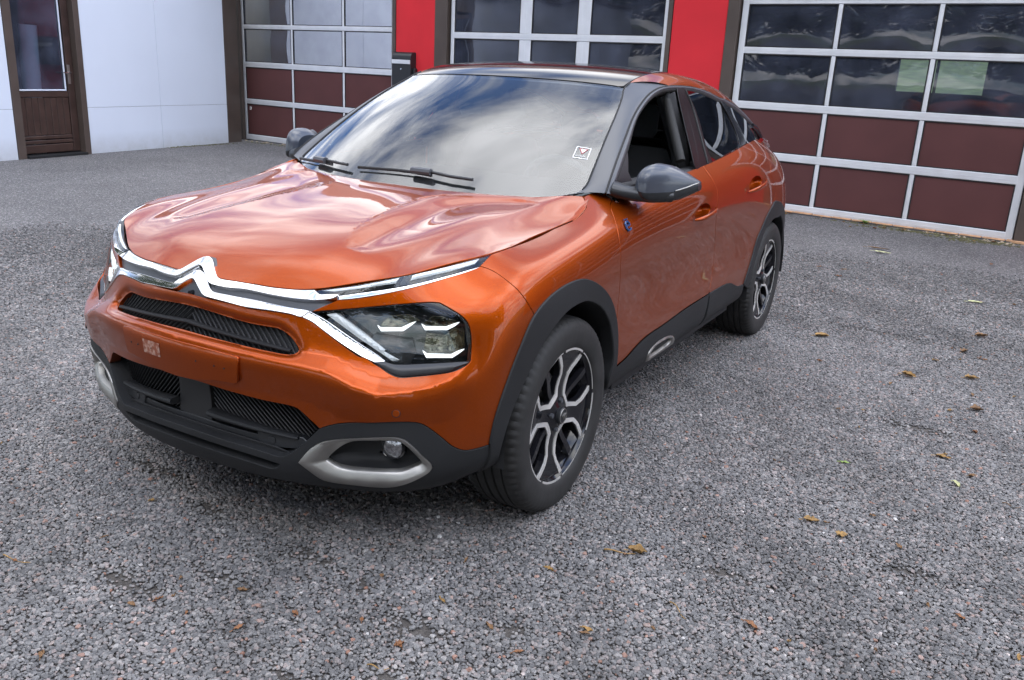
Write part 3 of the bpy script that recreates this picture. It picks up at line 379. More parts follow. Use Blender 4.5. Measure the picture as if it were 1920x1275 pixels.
sill_front RING 11.842,2.064 11.914,2.092 11.989,2.12 12.095,2.153 12.205,2.2 12.272,2.251 12.341,2.315 12.41,2.382 12.48,2.441 12.566,2.502 12.653,2.556 12.753,2.597 12.843,2.617 12.943,2.626 13.049,2.631 13.158,2.636 13.266,2.647 13.363,2.666 13.461,2.689 13.561,2.715 13.663,2.741 13.768,2.764 13.875,2.783 13.984,2.795 14.096,2.802 14.212,2.807 14.331,2.811 14.453,2.814 14.578,2.82 14.568,2.436 14.558,2.052 14.548,1.668 14.538,1.284 14.528,0.9 14.601,0.9 14.481,0.9 14.36,0.9 14.24,0.9 14.12,0.9 14,0.9 13.88,0.9 13.76,0.9 13.64,0.9 13.519,0.9 13.399,0.9 13.279,0.9 13.159,0.9 13.039,0.9 12.919,0.9 12.799,0.9 12.678,0.9 12.558,0.9 12.438,0.9 12.318,0.9 12.198,0.9 12.078,0.9 11.958,0.9 11.837,0.9 11.839,1.191 11.84,1.482 11.841,1.773
sill_rear RING 14.627,2.828 14.737,2.828 14.85,2.828 14.963,2.823 15.103,2.817 15.245,2.784 15.371,2.718 15.505,2.609 15.662,2.396 15.834,2.183 15.997,2.101 16.165,2.057 16.189,1.825 16.213,1.594 16.237,1.363 16.261,1.131 16.285,0.9 16.136,0.9 15.986,0.9 15.836,0.9 15.686,0.9 15.536,0.9 15.386,0.9 15.237,0.9 15.087,0.9 14.937,0.9 14.787,0.9 14.637,0.9 14.635,1.286 14.633,1.671 14.631,2.057 14.629,2.443
arch_rear RING 16.165,2.057 16.192,2.255 16.225,2.451 16.261,2.653 16.296,2.835 16.333,3.02 16.374,3.208 16.418,3.403 16.461,3.61 16.503,3.839 16.544,4.071 16.582,4.288 16.62,4.469 16.687,4.669 16.755,4.84 16.815,5.015 16.876,5.194 16.927,5.342 16.981,5.497 17.044,5.65 17.129,5.82 17.228,5.988 17.337,6.128 17.418,6.308 17.601,6.312 18,6.114 18.386,5.73 18.523,5.558 18.653,5.348 18.777,5.102 18.893,4.823 19,4.513 19.097,4.174 19.185,3.809 19.263,3.418 19.331,2.994 19.388,2.529 19.433,2.039 19.469,1.549 19.5,1.039 19.242,0.928 19.219,1.446 19.191,1.931 19.151,2.412 19.096,2.872 19.028,3.292 18.946,3.673 18.852,4.02 18.746,4.334 18.631,4.611 18.506,4.848 18.374,5.042 18.235,5.19 18.092,5.291 18.031,5.201 17.743,5.276 17.579,5.265 17.438,5.212 17.316,5.044 17.213,4.919 17.135,4.951 17.071,4.876 17.01,4.702 16.951,4.472 16.892,4.229 16.835,4.014 16.783,3.828 16.735,3.639 16.689,3.448 16.643,3.256 16.598,3.061 16.55,2.298 16.525,2.074 16.509,1.844 16.518,1.594
airbump_outer RING 12.924,1.226 12.882,1.405 12.864,1.54 12.865,1.645 12.881,1.717 12.906,1.777 12.936,1.828 12.971,1.87 13.011,1.908 13.056,1.937 13.105,1.958 13.158,1.967 13.217,1.965 13.281,1.953 13.345,1.93 13.406,1.893 13.481,1.822 13.55,1.723 13.607,1.591 13.657,1.437 13.683,1.311 13.708,1.17 13.765,0.967 13.629,1.083 13.667,1 13.583,1 13.5,1.083 13.5,1 13.417,1 13.333,1 13.25,1.083 13.25,1 13.167,1 13.083,1.083 13.083,1 12.964,1.083
airbump_inner RING 12.954,1.323 12.932,1.439 12.926,1.535 12.941,1.617 12.969,1.689 13.007,1.744 13.044,1.776 13.086,1.799 13.133,1.813 13.183,1.819 13.241,1.818 13.304,1.808 13.368,1.786 13.424,1.748 13.485,1.679 13.531,1.597 13.54,1.483 13.523,1.372 13.495,1.312 13.45,1.279 13.399,1.253 13.355,1.231 13.304,1.215 13.251,1.206 13.199,1.204 13.141,1.205 13.083,1.214 13.027,1.244
drl RING 2.111,9.587 2.184,9.623 2.259,9.655 2.334,9.684 2.41,9.711 2.489,9.735 2.569,9.76 2.652,9.783 2.739,9.808 2.829,9.833 2.91,9.855 2.995,9.878 3.085,9.9 3.181,9.922 3.28,9.942 3.384,9.961 3.49,9.978 3.6,9.992 3.71,10 3.821,10 3.93,10 4.037,10 4.156,10 4.274,10 4.389,10 4.505,10 4.621,10 4.74,10 4.864,10 4.993,10 5.13,10 5.275,10 5.43,10 5.594,10 5.77,10 5.96,10 6.167,10 6.39,10 6.631,10 6.884,10 6.743,9.951 6.606,9.888 6.447,9.831 6.294,9.777 6.116,9.78 5.951,9.779 5.796,9.775 5.647,9.77 5.502,9.763 5.358,9.756 5.213,9.749 5.094,9.742 4.976,9.735 4.857,9.728 4.739,9.72 4.622,9.712 4.505,9.703 4.389,9.693 4.274,9.683 4.16,9.673 4.047,9.662 3.935,9.65 3.825,9.639 3.711,9.626 3.595,9.611 3.481,9.596 3.369,9.579 3.262,9.561 3.161,9.542 3.067,9.523 2.98,9.505 2.902,9.488 2.833,9.472 2.774,9.457 2.679,9.431 2.603,9.411 2.525,9.401 2.446,9.397 2.362,9.398 2.283,9.409 2.218,9.438 2.161,9.506
drl_chrome RING 2.559,9.38 2.624,9.402 2.69,9.422 2.775,9.447 2.833,9.463 2.9,9.48 2.977,9.497 3.063,9.515 3.157,9.534 3.259,9.552 3.367,9.569 3.48,9.585 3.596,9.6 3.712,9.614 3.827,9.627 3.937,9.638 4.049,9.649 4.162,9.66 4.277,9.671 4.392,9.681 4.508,9.69 4.625,9.699 4.743,9.707 4.861,9.715 4.979,9.722 5.098,9.729 5.216,9.736 5.361,9.743 5.505,9.751 5.65,9.757 5.799,9.763 5.953,9.766 6.118,9.767 6.295,9.764 6.137,9.758 5.987,9.749 5.834,9.74 5.688,9.73 5.543,9.72 5.391,9.709 5.227,9.696 5.121,9.688 5.01,9.678 4.894,9.667 4.775,9.655 4.655,9.643 4.534,9.629 4.414,9.615 4.295,9.599 4.178,9.583 4.065,9.566 3.955,9.548 3.837,9.528 3.716,9.506 3.596,9.482 3.479,9.455 3.366,9.428 3.259,9.401 3.159,9.373 3.067,9.348 2.984,9.324 2.909,9.303 2.826,9.282 2.753,9.267 2.687,9.255 2.622,9.244 2.557,9.229
drl_bar RING 2.223,9.626 2.304,9.659 2.387,9.69 2.472,9.717 2.559,9.742 2.648,9.765 2.739,9.785 2.834,9.803 2.932,9.835 3.035,9.865 3.142,9.892 3.254,9.916 3.371,9.936 3.493,9.953 3.619,9.967 3.749,9.976 3.695,9.804 3.576,9.798 3.461,9.79 3.349,9.779 3.242,9.766 3.138,9.75 3.039,9.732 2.943,9.713 2.851,9.692 2.742,9.673 2.637,9.651 2.535,9.626 2.436,9.598 2.328,9.614
drl_bar2 RING 4.091,9.986 4.211,9.996 4.333,10 4.457,10 4.584,10 4.715,10 4.85,10 4.991,10 5.139,10 5.299,10 5.47,10 5.654,10 5.852,10 6.067,10 6.304,10 6.096,9.902 5.886,9.898 5.691,9.892 5.511,9.884 5.341,9.875 5.182,9.864 5.024,9.862 4.874,9.86 4.73,9.857 4.591,9.853 4.456,9.848 4.324,9.841 4.194,9.832 4.066,9.82
drl_mid RING 3.875,10 4.024,10 3.997,9.86 3.969,9.703 3.81,9.703 3.842,9.859
lamp_bar RING 2.403,8.528 2.484,8.566 2.566,8.602 2.674,8.45 2.783,8.303 2.867,8.192 2.952,8.086 3.039,7.985 3.128,7.89 3.218,7.8 3.31,7.712 3.403,7.627 3.497,7.544 3.592,7.461 3.687,7.377 3.663,7.308 3.789,7.235 3.915,7.158 4.042,7.073 3.878,7.014 3.774,7.103 3.669,7.187 3.566,7.268 3.463,7.347 3.36,7.426 3.259,7.506 3.16,7.588 3.062,7.673 2.974,7.764 2.888,7.859 2.804,7.959 2.721,8.064 2.64,8.174 2.56,8.289 2.481,8.407
lamp_led1 RING 3.453,8.198 3.518,8.122 3.601,8.134 3.685,8.145 3.771,8.155 3.858,8.163 3.945,8.17 4.034,8.176 4.12,8.238 4.207,8.297 4.294,8.355 4.414,8.413 4.341,8.334 4.269,8.253 4.183,8.168 4.098,8.081 4.005,8.074 3.912,8.064 3.821,8.052 3.73,8.038 3.641,8.023 3.554,8.007 3.503,8.102
lamp_led2 RING 4.567,8.327 4.688,8.22 4.781,8.213 4.876,8.205 4.973,8.195 5.071,8.184 5.172,8.171 5.274,8.156 5.369,8.185 5.464,8.211 5.562,8.236 5.71,8.256 5.618,8.194 5.527,8.131 5.418,8.09 5.311,8.047 5.2,8.062 5.09,8.076 4.983,8.087 4.879,8.096 4.776,8.103 4.675,8.108 4.622,8.218
lamp_led3 RING 4.622,7.39 4.739,7.261 4.833,7.246 4.929,7.227 5.026,7.206 5.126,7.182 5.227,7.155 5.331,7.123 5.436,7.088 5.564,7.117 5.695,7.142 5.885,7.137 5.79,7.091 5.695,7.042 5.583,6.998 5.472,6.951 5.373,6.985 5.275,7.015 5.179,7.042 5.084,7.065 4.992,7.086 4.901,7.104 4.812,7.119 4.724,7.132 4.673,7.263
lamp_refl1 RING 3.511,8.23 3.567,8.348 3.623,8.464 3.68,8.579 3.766,8.6 3.853,8.619 3.941,8.636 4.03,8.652 4.12,8.666 4.21,8.679 4.292,8.622 4.373,8.564 4.455,8.507 4.537,8.448 4.455,8.425 4.374,8.401 4.293,8.375 4.205,8.319 4.118,8.261 4.032,8.2 3.946,8.195 3.861,8.187 3.777,8.179 3.693,8.169 3.611,8.157 3.531,8.145
lamp_refl2 RING 4.636,8.343 4.717,8.431 4.8,8.516 4.883,8.599 5.018,8.586 5.156,8.571 5.264,8.519 5.373,8.464 5.484,8.406 5.596,8.344 5.71,8.277 5.561,8.261 5.464,8.235 5.368,8.207 5.274,8.177 5.174,8.191 5.077,8.204 4.981,8.215 4.887,8.224 4.794,8.232 4.703,8.239
lamp_refl3 RING 4.659,7.429 4.672,7.568 4.685,7.705 4.698,7.841 4.71,7.977 4.813,7.952 4.917,7.925 5.024,7.895 5.134,7.863 5.245,7.828 5.338,7.909 5.432,7.989 5.528,8.067 5.653,7.996 5.78,7.917 5.909,7.832 5.913,7.68 5.917,7.523 5.92,7.363 5.923,7.196 5.808,7.183 5.695,7.167 5.564,7.142 5.436,7.113 5.333,7.147 5.232,7.178 5.133,7.205 5.035,7.229 4.94,7.251 4.847,7.269 4.755,7.285
sensor_st RING 4.117,4.434 1.566,2.478
fog_lamp_c RING 4.123,2.802 4.305,2.051
chrome_upper NOSE 0,4.096 0.037,4.096 0.183,3.976 0.298,3.77 0.422,3.495 0.537,3.249 0.668,2.998 0.787,2.815 0.919,2.728 1.051,2.709 1.221,2.712 1.405,2.724 1.58,2.73 1.74,2.729 1.921,2.728 2.089,2.727 2.212,2.726 2.26,2.727 2.199,2.731 2.263,2.729 2.417,2.723 2.609,2.718 2.788,2.721 2.92,2.729 3.061,2.742 3.205,2.757 3.345,2.775 3.477,2.793 3.596,2.811 3.712,2.834 3.816,2.86 3.915,2.886 4.015,2.909 4.118,2.767 4.223,2.652 4.321,2.614 4.424,2.607 4.524,2.601 4.653,2.582 4.778,2.563 4.737,2.476 4.681,2.406 4.594,2.374 4.472,2.355 4.338,2.339 4.229,2.327 4.11,2.316 3.984,2.305 3.852,2.297 3.717,2.292 3.589,2.291 3.455,2.293 3.317,2.298 3.176,2.304 3.033,2.311 2.889,2.319 2.742,2.33 2.59,2.346 2.435,2.364 2.281,2.38 2.131,2.391 1.989,2.392 1.828,2.379 1.675,2.354 1.527,2.328 1.379,2.312 1.197,2.309 1.017,2.313 0.873,2.324 0.743,2.349 0.627,2.438 0.516,2.598 0.368,2.842 0.209,3.104 0.076,3.3 0,3.3
chrome_lower NOSE 0,3.026 0.04,3.026 0.213,2.912 0.343,2.734 0.494,2.485 0.633,2.243 0.735,2.075 0.845,1.946 0.965,1.911 1.125,1.9 1.304,1.9 1.485,1.897 1.62,1.892 1.766,1.889 1.915,1.887 2.065,1.886 2.21,1.884 2.347,1.881 2.47,1.875 2.613,1.862 2.74,1.847 2.865,1.832 2.997,1.817 3.138,1.805 3.288,1.791 3.438,1.777 3.575,1.764 3.69,1.754 3.818,1.75 3.925,1.745 4.013,1.725 4.097,1.7 4.034,1.529 3.954,1.402 3.869,1.399 3.767,1.442 3.653,1.48 3.549,1.492 3.434,1.5 3.311,1.505 3.182,1.506 3.05,1.507 2.915,1.504 2.772,1.496 2.623,1.487 2.474,1.479 2.327,1.474 2.186,1.475 2.024,1.487 1.869,1.506 1.715,1.529 1.554,1.549 1.409,1.564 1.251,1.58 1.094,1.594 0.953,1.606 0.843,1.616 0.699,1.634 0.584,1.711 0.461,1.871 0.305,2.096 0.162,2.293 0.068,2.409 0,2.409
chrome_diag RING 2.112,8.631 2.148,8.587 2.19,8.537 2.255,8.46 2.335,8.367 2.42,8.262 2.485,8.174 2.554,8.078 2.627,7.98 2.7,7.885 2.775,7.798 2.849,7.717 2.924,7.639 3,7.566 3.078,7.495 3.157,7.427 3.24,7.362 3.328,7.296 3.415,7.232 3.495,7.172 3.563,7.117 3.632,7.048 3.692,6.982 3.706,6.967 3.605,6.92 3.507,6.869 3.212,7.01 3.13,7.077 3.048,7.143 2.968,7.212 2.889,7.283 2.812,7.359 2.736,7.44 2.661,7.527 2.588,7.617 2.518,7.708 2.451,7.798 2.383,7.899 2.318,8.003 2.256,8.102 2.197,8.187 2.137,8.255 2.08,8.308 2.024,8.361
up_edge NOSE 0,4.096 0.037,4.096 0.183,3.976 0.298,3.77 0.422,3.495 0.537,3.249 0.668,2.998 0.787,2.815 0.919,2.728 1.051,2.709 1.221,2.712 1.405,2.724 1.58,2.73 1.74,2.729 1.921,2.728 2.089,2.727 2.212,2.726 2.26,2.727 2.199,2.731 2.263,2.729 2.417,2.723 2.609,2.718 2.788,2.721 2.92,2.729 3.061,2.742 3.205,2.757 3.345,2.775 3.477,2.793 3.596,2.811 3.712,2.834 3.816,2.86 3.915,2.886 4.015,2.909 4.118,2.767
lo_edge NOSE 0,3.026 0.04,3.026 0.213,2.912 0.343,2.734 0.494,2.485 0.633,2.243 0.735,2.075 0.845,1.946 0.965,1.911 1.125,1.9 1.304,1.9 1.485,1.897 1.62,1.892 1.766,1.889 1.915,1.887 2.065,1.886 2.21,1.884 2.347,1.881 2.47,1.875 2.613,1.862 2.74,1.847 2.865,1.832 2.997,1.817 3.138,1.805 3.288,1.791 3.438,1.777 3.575,1.764 3.69,1.754 3.818,1.75 3.925,1.745 4.013,1.725 4.097,1.7
diag_edge RING 2.112,8.631 2.148,8.587 2.19,8.537 2.255,8.46 2.335,8.367 2.42,8.262 2.485,8.174 2.554,8.078 2.627,7.98 2.7,7.885 2.775,7.798 2.849,7.717 2.924,7.639 3,7.566 3.078,7.495 3.157,7.427 3.24,7.362 3.328,7.296 3.415,7.232 3.495,7.172 3.563,7.117 3.632,7.048 3.692,6.982
drl_edge RING 2.559,9.38 2.624,9.402 2.69,9.422 2.775,9.447 2.833,9.463 2.9,9.48 2.977,9.497 3.063,9.515 3.157,9.534 3.259,9.552 3.367,9.569 3.48,9.585 3.596,9.6 3.712,9.614 3.827,9.627 3.937,9.638 4.049,9.649 4.162,9.66 4.277,9.671 4.392,9.681 4.508,9.69 4.625,9.699 4.743,9.707 4.861,9.715 4.979,9.722 5.098,9.729 5.216,9.736 5.361,9.743 5.505,9.751 5.65,9.757 5.799,9.763 5.953,9.766 6.118,9.767 6.295,9.764
crease RING 1.213,5.905 1.302,5.89 1.391,5.873 1.478,5.857 1.566,5.84 1.653,5.825 1.74,5.81 1.827,5.797 1.906,5.794 1.986,5.794 2.066,5.795 2.147,5.798 2.228,5.803 2.309,5.809 2.391,5.816 2.474,5.824 2.557,5.833 2.64,5.843 2.728,5.763 2.815,5.685 2.902,5.608 2.989,5.533 3.076,5.458 3.163,5.385 3.259,5.345 3.357,5.303 3.455,5.258 3.556,5.21 3.659,5.156
crease2 RING 3.659,5.156 3.744,5.221 3.83,5.279 3.918,5.332 4.009,5.381 4.104,5.428 4.192,5.465 4.284,5.494 4.379,5.518 4.478,5.54 4.579,5.562 4.68,5.589 4.786,5.621 4.895,5.655 5.007,5.692 5.119,5.731 5.228,5.774 5.334,5.821 5.462,5.889 5.586,5.966 5.703,6.053 5.811,6.153 5.894,6.257 5.966,6.373 6.033,6.491 6.103,6.602
crease3 RING 3.659,5.156 3.701,5.445 3.742,5.738 3.788,6.009 3.84,6.247 3.897,6.461
pock_in HOOD 4.942,2.017 4.615,2.208 4.311,2.427 4.033,2.729 3.76,3.106 3.521,3.513 3.37,3.836 3.241,4.178 3.127,4.535 3.025,4.903 2.932,5.276 2.866,5.579 2.813,5.884 2.769,6.19 2.733,6.499 2.699,6.812 2.665,7.131 2.628,7.457 2.583,7.802 2.533,8.163 2.484,8.53 2.441,8.895 2.411,9.247 2.399,9.575 2.411,9.866 2.452,10.128 2.518,10.349 2.607,10.537 2.719,10.702 2.85,10.855 3,11.004 3.157,11.133 3.34,11.25 3.55,11.353 3.787,11.441 4.048,11.515 4.331,11.575 4.635,11.62 4.962,11.653 5.299,11.671 5.667,11.676 6.054,11.67 6.448,11.656 6.846,11.633 7.245,11.606 7.641,11.577 8.031,11.551 8.446,11.52 8.871,11.464 9.314,11.362 9.767,11.226 10.217,11.085 10.654,10.954 11.073,10.841
pock_out HOOD 4.942,2.017 5.238,2.011 5.572,2.026 5.76,2.06 5.97,2.113 6.194,2.182 6.424,2.266 6.655,2.363 6.88,2.47 7.093,2.584 7.29,2.703 7.467,2.821 7.629,2.943 7.778,3.072 7.916,3.206 8.043,3.349 8.161,3.501 8.272,3.662 8.378,3.836 8.479,4.022 8.562,4.205 8.634,4.404 8.697,4.618 8.753,4.844 8.803,5.081 8.849,5.325 8.895,5.572 8.941,5.821 8.992,6.066 9.05,6.303 9.117,6.543 9.191,6.776 9.269,7.005 9.351,7.23 9.436,7.456 9.524,7.683 9.613,7.916 9.702,8.156 9.792,8.405 9.883,8.66 9.979,8.919 10.082,9.179 10.192,9.439 10.31,9.696 10.439,9.947 10.58,10.189 10.733,10.418 10.898,10.636 11.073,10.841
nose_back NOSE 0,4.158 0.139,4.158 0.262,3.919 0.396,3.605 0.518,3.328 0.647,3.071 0.764,2.885 0.899,2.791 1.032,2.77 1.203,2.77 1.388,2.779 1.565,2.783 1.725,2.781 1.906,2.78 2.074,2.779 2.198,2.779 2.246,2.78 2.185,2.784 2.248,2.782 2.403,2.776 2.595,2.771 2.774,2.773 2.907,2.78 3.05,2.79 3.195,2.803 3.336,2.818 3.468,2.835 3.585,2.854 3.728,2.89 3.852,2.932 3.975,2.971 4.132,2.903 4.287,2.831 4.439,2.755 4.589,2.676 4.737,2.593 4.763,2.462 4.665,2.33 4.565,2.2 4.462,2.071 4.356,1.943 4.247,1.815 4.136,1.687 4.048,1.514 3.957,1.339 3.864,1.36 3.771,1.38 3.665,1.395 3.561,1.404 3.447,1.409 3.325,1.41 3.196,1.41 3.064,1.409 2.915,1.404 2.74,1.391 2.559,1.377 2.393,1.369 2.265,1.373 2.199,1.395 2.192,1.44 2.108,1.464 1.951,1.465 1.757,1.457 1.57,1.455 1.411,1.461 1.242,1.467 1.068,1.474 0.894,1.481 0.727,1.489 0.562,1.501 0.402,1.515 0.242,1.529 0.078,1.541 0,1.541
hood_corner HOOD 15.312,7.853 15.405,8.143 15.38,8.475 15.307,8.805 15.248,9.123 15.176,9.422 15.026,9.807 14.288,10.435 13.542,11.101 12.869,11.665
hood HOOD 0,0.616 0.199,0.616 0.365,0.458 0.544,0.293 0.698,0.169 0.838,0.116 0.974,0.102 1.147,0.103 1.336,0.109 1.519,0.114 1.69,0.115 1.888,0.115 2.077,0.115 2.221,0.115 2.277,0.117 2.2,0.124 2.276,0.123 2.467,0.116 2.717,0.108 2.965,0.104 3.161,0.106 3.384,0.109 3.624,0.114 3.873,0.122 4.117,0.132 4.342,0.145 4.629,0.169 4.891,0.195 5.157,0.218 5.403,0.233 5.648,0.245 5.934,0.262 6.151,0.278 6.392,0.298 6.649,0.321 6.919,0.347 7.194,0.376 7.472,0.407 7.746,0.439 8.013,0.469 8.265,0.497 8.526,0.524 8.795,0.548 9.066,0.563 9.337,0.57 9.601,0.569 9.854,0.565 10.087,0.562 10.295,0.561 10.586,0.564 10.859,0.566 11.058,0.563 11.139,0.557 10.967,0.548 11.002,0.559 11.104,0.581 11.257,0.609 11.445,0.641 11.653,0.674 11.868,0.706 12.078,0.739 12.274,0.769 12.447,0.796 12.613,0.815 12.788,0.829 12.971,0.838 13.16,0.843 13.352,0.849 13.546,0.858 13.735,0.877 13.915,0.915 14.074,0.981 14.249,1.113 14.382,1.292 14.471,1.529 14.518,1.832 14.525,2.211 14.476,2.694 14.379,3.246 14.272,3.812 14.196,4.338 14.17,4.802 14.189,5.221 14.242,5.619 14.329,5.981 14.444,6.296 14.57,6.566 14.711,6.835 14.844,7.078 14.977,7.327 15.146,7.584 15.312,7.853 15.405,8.143 15.38,8.475 15.307,8.805 15.248,9.123 15.176,9.422 15.026,9.807 14.288,10.435 13.542,11.101 12.869,11.665 12.539,11.674 12.21,11.683 11.88,11.691 11.55,11.7 11.22,11.708 10.89,11.717 10.56,11.726 10.23,11.734 9.9,11.743 9.57,11.751 9.24,11.76 8.91,11.768 8.58,11.777 8.25,11.786 7.92,11.794 7.59,11.803 7.26,11.811 6.93,11.82 6.6,11.828 6.27,11.837 5.94,11.846 5.61,11.854 5.28,11.863 4.95,11.871 4.62,11.88 4.29,11.888 3.96,11.897 3.63,11.906 3.3,11.914 2.97,11.923 2.64,11.931 2.31,11.94 1.98,11.949 1.65,11.957 1.32,11.966 0.99,11.974 0.66,11.983 0.33,11.991 0,12
windscreen WS 0,5.89 1.575,5.89 1.804,5.891 2.032,5.894 2.258,5.898 2.48,5.902 2.697,5.906 2.908,5.91 3.112,5.913 3.312,5.914 3.507,5.915 3.7,5.915 3.895,5.915 4.094,5.914 4.301,5.914 4.522,5.914 4.758,5.914 5.004,5.914 5.256,5.913 5.509,5.912 5.754,5.91 6.153,5.893 6.553,5.875 6.759,5.892 6.746,5.927 6.746,5.846 6.764,5.641 6.793,5.367 6.824,5.07 6.846,4.783 6.854,4.539 6.85,4.316 6.837,4.099 6.818,3.889 6.797,3.683 6.775,3.484 6.755,3.289 6.74,3.12 6.724,2.953 6.709,2.79 6.694,2.629 6.678,2.472 6.662,2.319 6.645,2.17 6.627,2.026 6.61,1.886 6.593,1.746 6.577,1.606 6.561,1.463 6.545,1.315 6.53,1.158 6.305,1.137 6.08,1.117 5.855,1.096 5.63,1.075 5.404,1.055 5.179,1.034 4.954,1.013 4.729,0.993 4.504,0.972 4.279,0.951 4.053,0.931 3.828,0.91 3.603,0.889 3.378,0.868 3.153,0.848 2.927,0.827 2.702,0.806 2.477,0.786 2.252,0.765 2.027,0.744 1.801,0.724 1.576,0.703 1.351,0.682 1.126,0.662 0.901,0.641 0.676,0.62 0.45,0.599 0.225,0.579 0,0.558
roof_front ROOF 1.218,0.478 1.409,0.479 1.599,0.483 1.786,0.488 1.97,0.495 2.15,0.504 2.325,0.512 2.497,0.521 2.669,0.53 2.839,0.539 3.011,0.548 3.188,0.558 3.373,0.568 3.568,0.578 3.777,0.589 3.998,0.6 4.226,0.611 4.453,0.623 4.672,0.636 4.878,0.65 5.198,0.644 5.498,0.638 5.657,0.71 5.591,0.893 5.479,1.11 5.466,1.304 5.473,1.496
clear WS 0,5.381 1.179,5.381 1.37,5.391 1.558,5.401 1.745,5.412 1.931,5.422 2.116,5.432 2.3,5.44 2.485,5.447 2.668,5.452 2.851,5.457 3.033,5.461 3.215,5.464 3.396,5.467 3.582,5.47 3.774,5.473 3.97,5.475 4.168,5.476 4.365,5.473 4.558,5.465 4.779,5.452 4.998,5.436 5.215,5.411 5.425,5.372 5.741,5.295 6.006,5.174 6.15,4.941 6.195,4.783 6.075,5.003 6.079,4.934 6.12,4.75 6.181,4.495 6.244,4.212 6.296,3.937 6.327,3.703 6.34,3.511 6.345,3.317 6.345,3.126 6.34,2.942 6.334,2.767 6.327,2.607 6.321,2.463 6.325,2.299 6.335,2.147 6.332,2.015 6.296,1.911 6.178,1.811 6.022,1.757 5.844,1.743 5.63,1.757 5.489,1.768 5.336,1.786 5.171,1.807 4.996,1.831 4.812,1.857 4.619,1.883 4.489,1.9 4.348,1.918 4.2,1.937 4.045,1.956 3.885,1.976 3.722,1.996 3.557,2.015 3.389,2.034 3.22,2.053 3.051,2.071 2.881,2.087 2.713,2.103 2.548,2.118 2.388,2.132 2.234,2.144 2.089,2.156 1.895,2.171 1.709,2.186 1.529,2.2 1.352,2.213 1.177,2.225 1,2.237 0.818,2.247 0.629,2.257 0,2.257
sticker WS 5.426,2.915 6.157,2.808 6.144,2.383 5.417,2.487
wip_d WS -1.917,1.684 -1.207,1.747 -0.346,1.797 0.411,1.796 1.166,1.737
wip_da WS 0.58,1.827 1.208,1.773 1.853,1.686 2.64,1.6
wip_p WS -5.991,1.133 -4.653,1.355 -3.866,1.474 -3.19,1.537
sensor_pod WS 0,5.306 0.927,5.331 0.531,4.58 0,4.578
trim_o SIDE 1.139,0.649 1.189,0.792 1.242,0.935 1.299,1.077 1.36,1.219 1.427,1.363 1.499,1.511 1.575,1.657 1.655,1.808 1.741,1.963 1.829,2.12 1.918,2.279 2.008,2.437 2.097,2.595 2.191,2.765 2.284,2.94 2.376,3.118 2.469,3.297 2.563,3.476 2.659,3.651 2.761,3.831 2.866,4.014 2.972,4.195 3.077,4.371 3.179,4.538 3.304,4.733 3.43,4.912 3.562,5.078 3.698,5.224 3.84,5.35 3.994,5.455 4.193,5.541 4.406,5.587 4.627,5.606 4.812,5.605 5.005,5.585 5.198,5.545 5.384,5.482 5.553,5.401 5.719,5.302 5.884,5.189 6.052,5.066 6.225,4.922 6.404,4.761 6.58,4.616 6.741,4.514 7.021,4.427 7.222,4.311 7.457,4.151 7.697,3.974 7.952,3.764 8.208,3.534 8.465,3.281 8.65,3.082 8.84,2.865 9.031,2.641 9.218,2.42 9.395,2.213 9.581,1.981 9.746,1.761 9.99,1.523
trim_i SIDE 1.245,0.558 1.297,0.701 1.351,0.84 1.412,0.984 1.482,1.143 1.548,1.281 1.623,1.431 1.705,1.589 1.794,1.754 1.886,1.922 1.979,2.091 2.071,2.259 2.161,2.429 2.252,2.609 2.342,2.795 2.432,2.984 2.523,3.173 2.615,3.357 2.707,3.533 2.812,3.716 2.919,3.894 3.026,4.068 3.132,4.235 3.235,4.393 3.361,4.578 3.486,4.746 3.615,4.899 3.794,5.079 3.988,5.219 4.164,5.292 4.355,5.329 4.557,5.346 4.74,5.351 4.935,5.341 5.132,5.312 5.322,5.256 5.493,5.175 5.66,5.073 5.827,4.958 5.995,4.84 6.221,4.657 6.449,4.466 6.651,4.34 6.876,4.299 7.058,4.11 7.311,3.961 7.615,3.78 7.84,3.594 8.066,3.383 8.298,3.157 8.512,2.954 8.743,2.735 8.975,2.51 9.188,2.288 9.373,2.044 9.518,1.803 9.707,1.55
belt SIDE 1.291,0.432 1.368,0.34 1.446,0.246 1.527,0.203 1.617,0.27 1.71,0.41 1.828,0.528 1.935,0.572 2.058,0.6 2.196,0.618 2.345,0.629 2.502,0.64 2.663,0.654 2.811,0.668 2.973,0.681 3.146,0.691 3.324,0.702 3.504,0.712 3.682,0.724 3.85,0.737 4.004,0.754 4.219,0.788 4.409,0.826 4.617,0.869 4.825,0.912 5.05,0.959 5.29,1.008 5.542,1.055 5.828,1.098 6.148,1.137 6.464,1.178 6.727,1.227 6.911,1.289 7.065,1.36 7.227,1.454 7.409,1.531 7.666,1.54 7.985,1.512 8.344,1.471 8.805,1.404 9.421,1.304
bp_a SIDE 4.526,5.306 4.489,4.979 4.465,4.697 4.447,4.435 4.431,4.175 4.417,3.951 4.4,3.722 4.381,3.495 4.36,3.274 4.337,3.062 4.314,2.865 4.288,2.658 4.262,2.458 4.236,2.264 4.211,2.076 4.186,1.894 4.16,1.703 4.138,1.518 4.119,1.336 4.107,1.151
bp_b SIDE 4.672,5.311 4.649,4.944 4.645,4.628 4.647,4.343 4.648,4.078 4.645,3.826 4.636,3.582 4.622,3.334 4.602,3.09 4.578,2.853 4.55,2.623 4.52,2.4 4.487,2.187 4.449,1.965 4.41,1.749 4.372,1.536 4.341,1.323 4.319,1.107
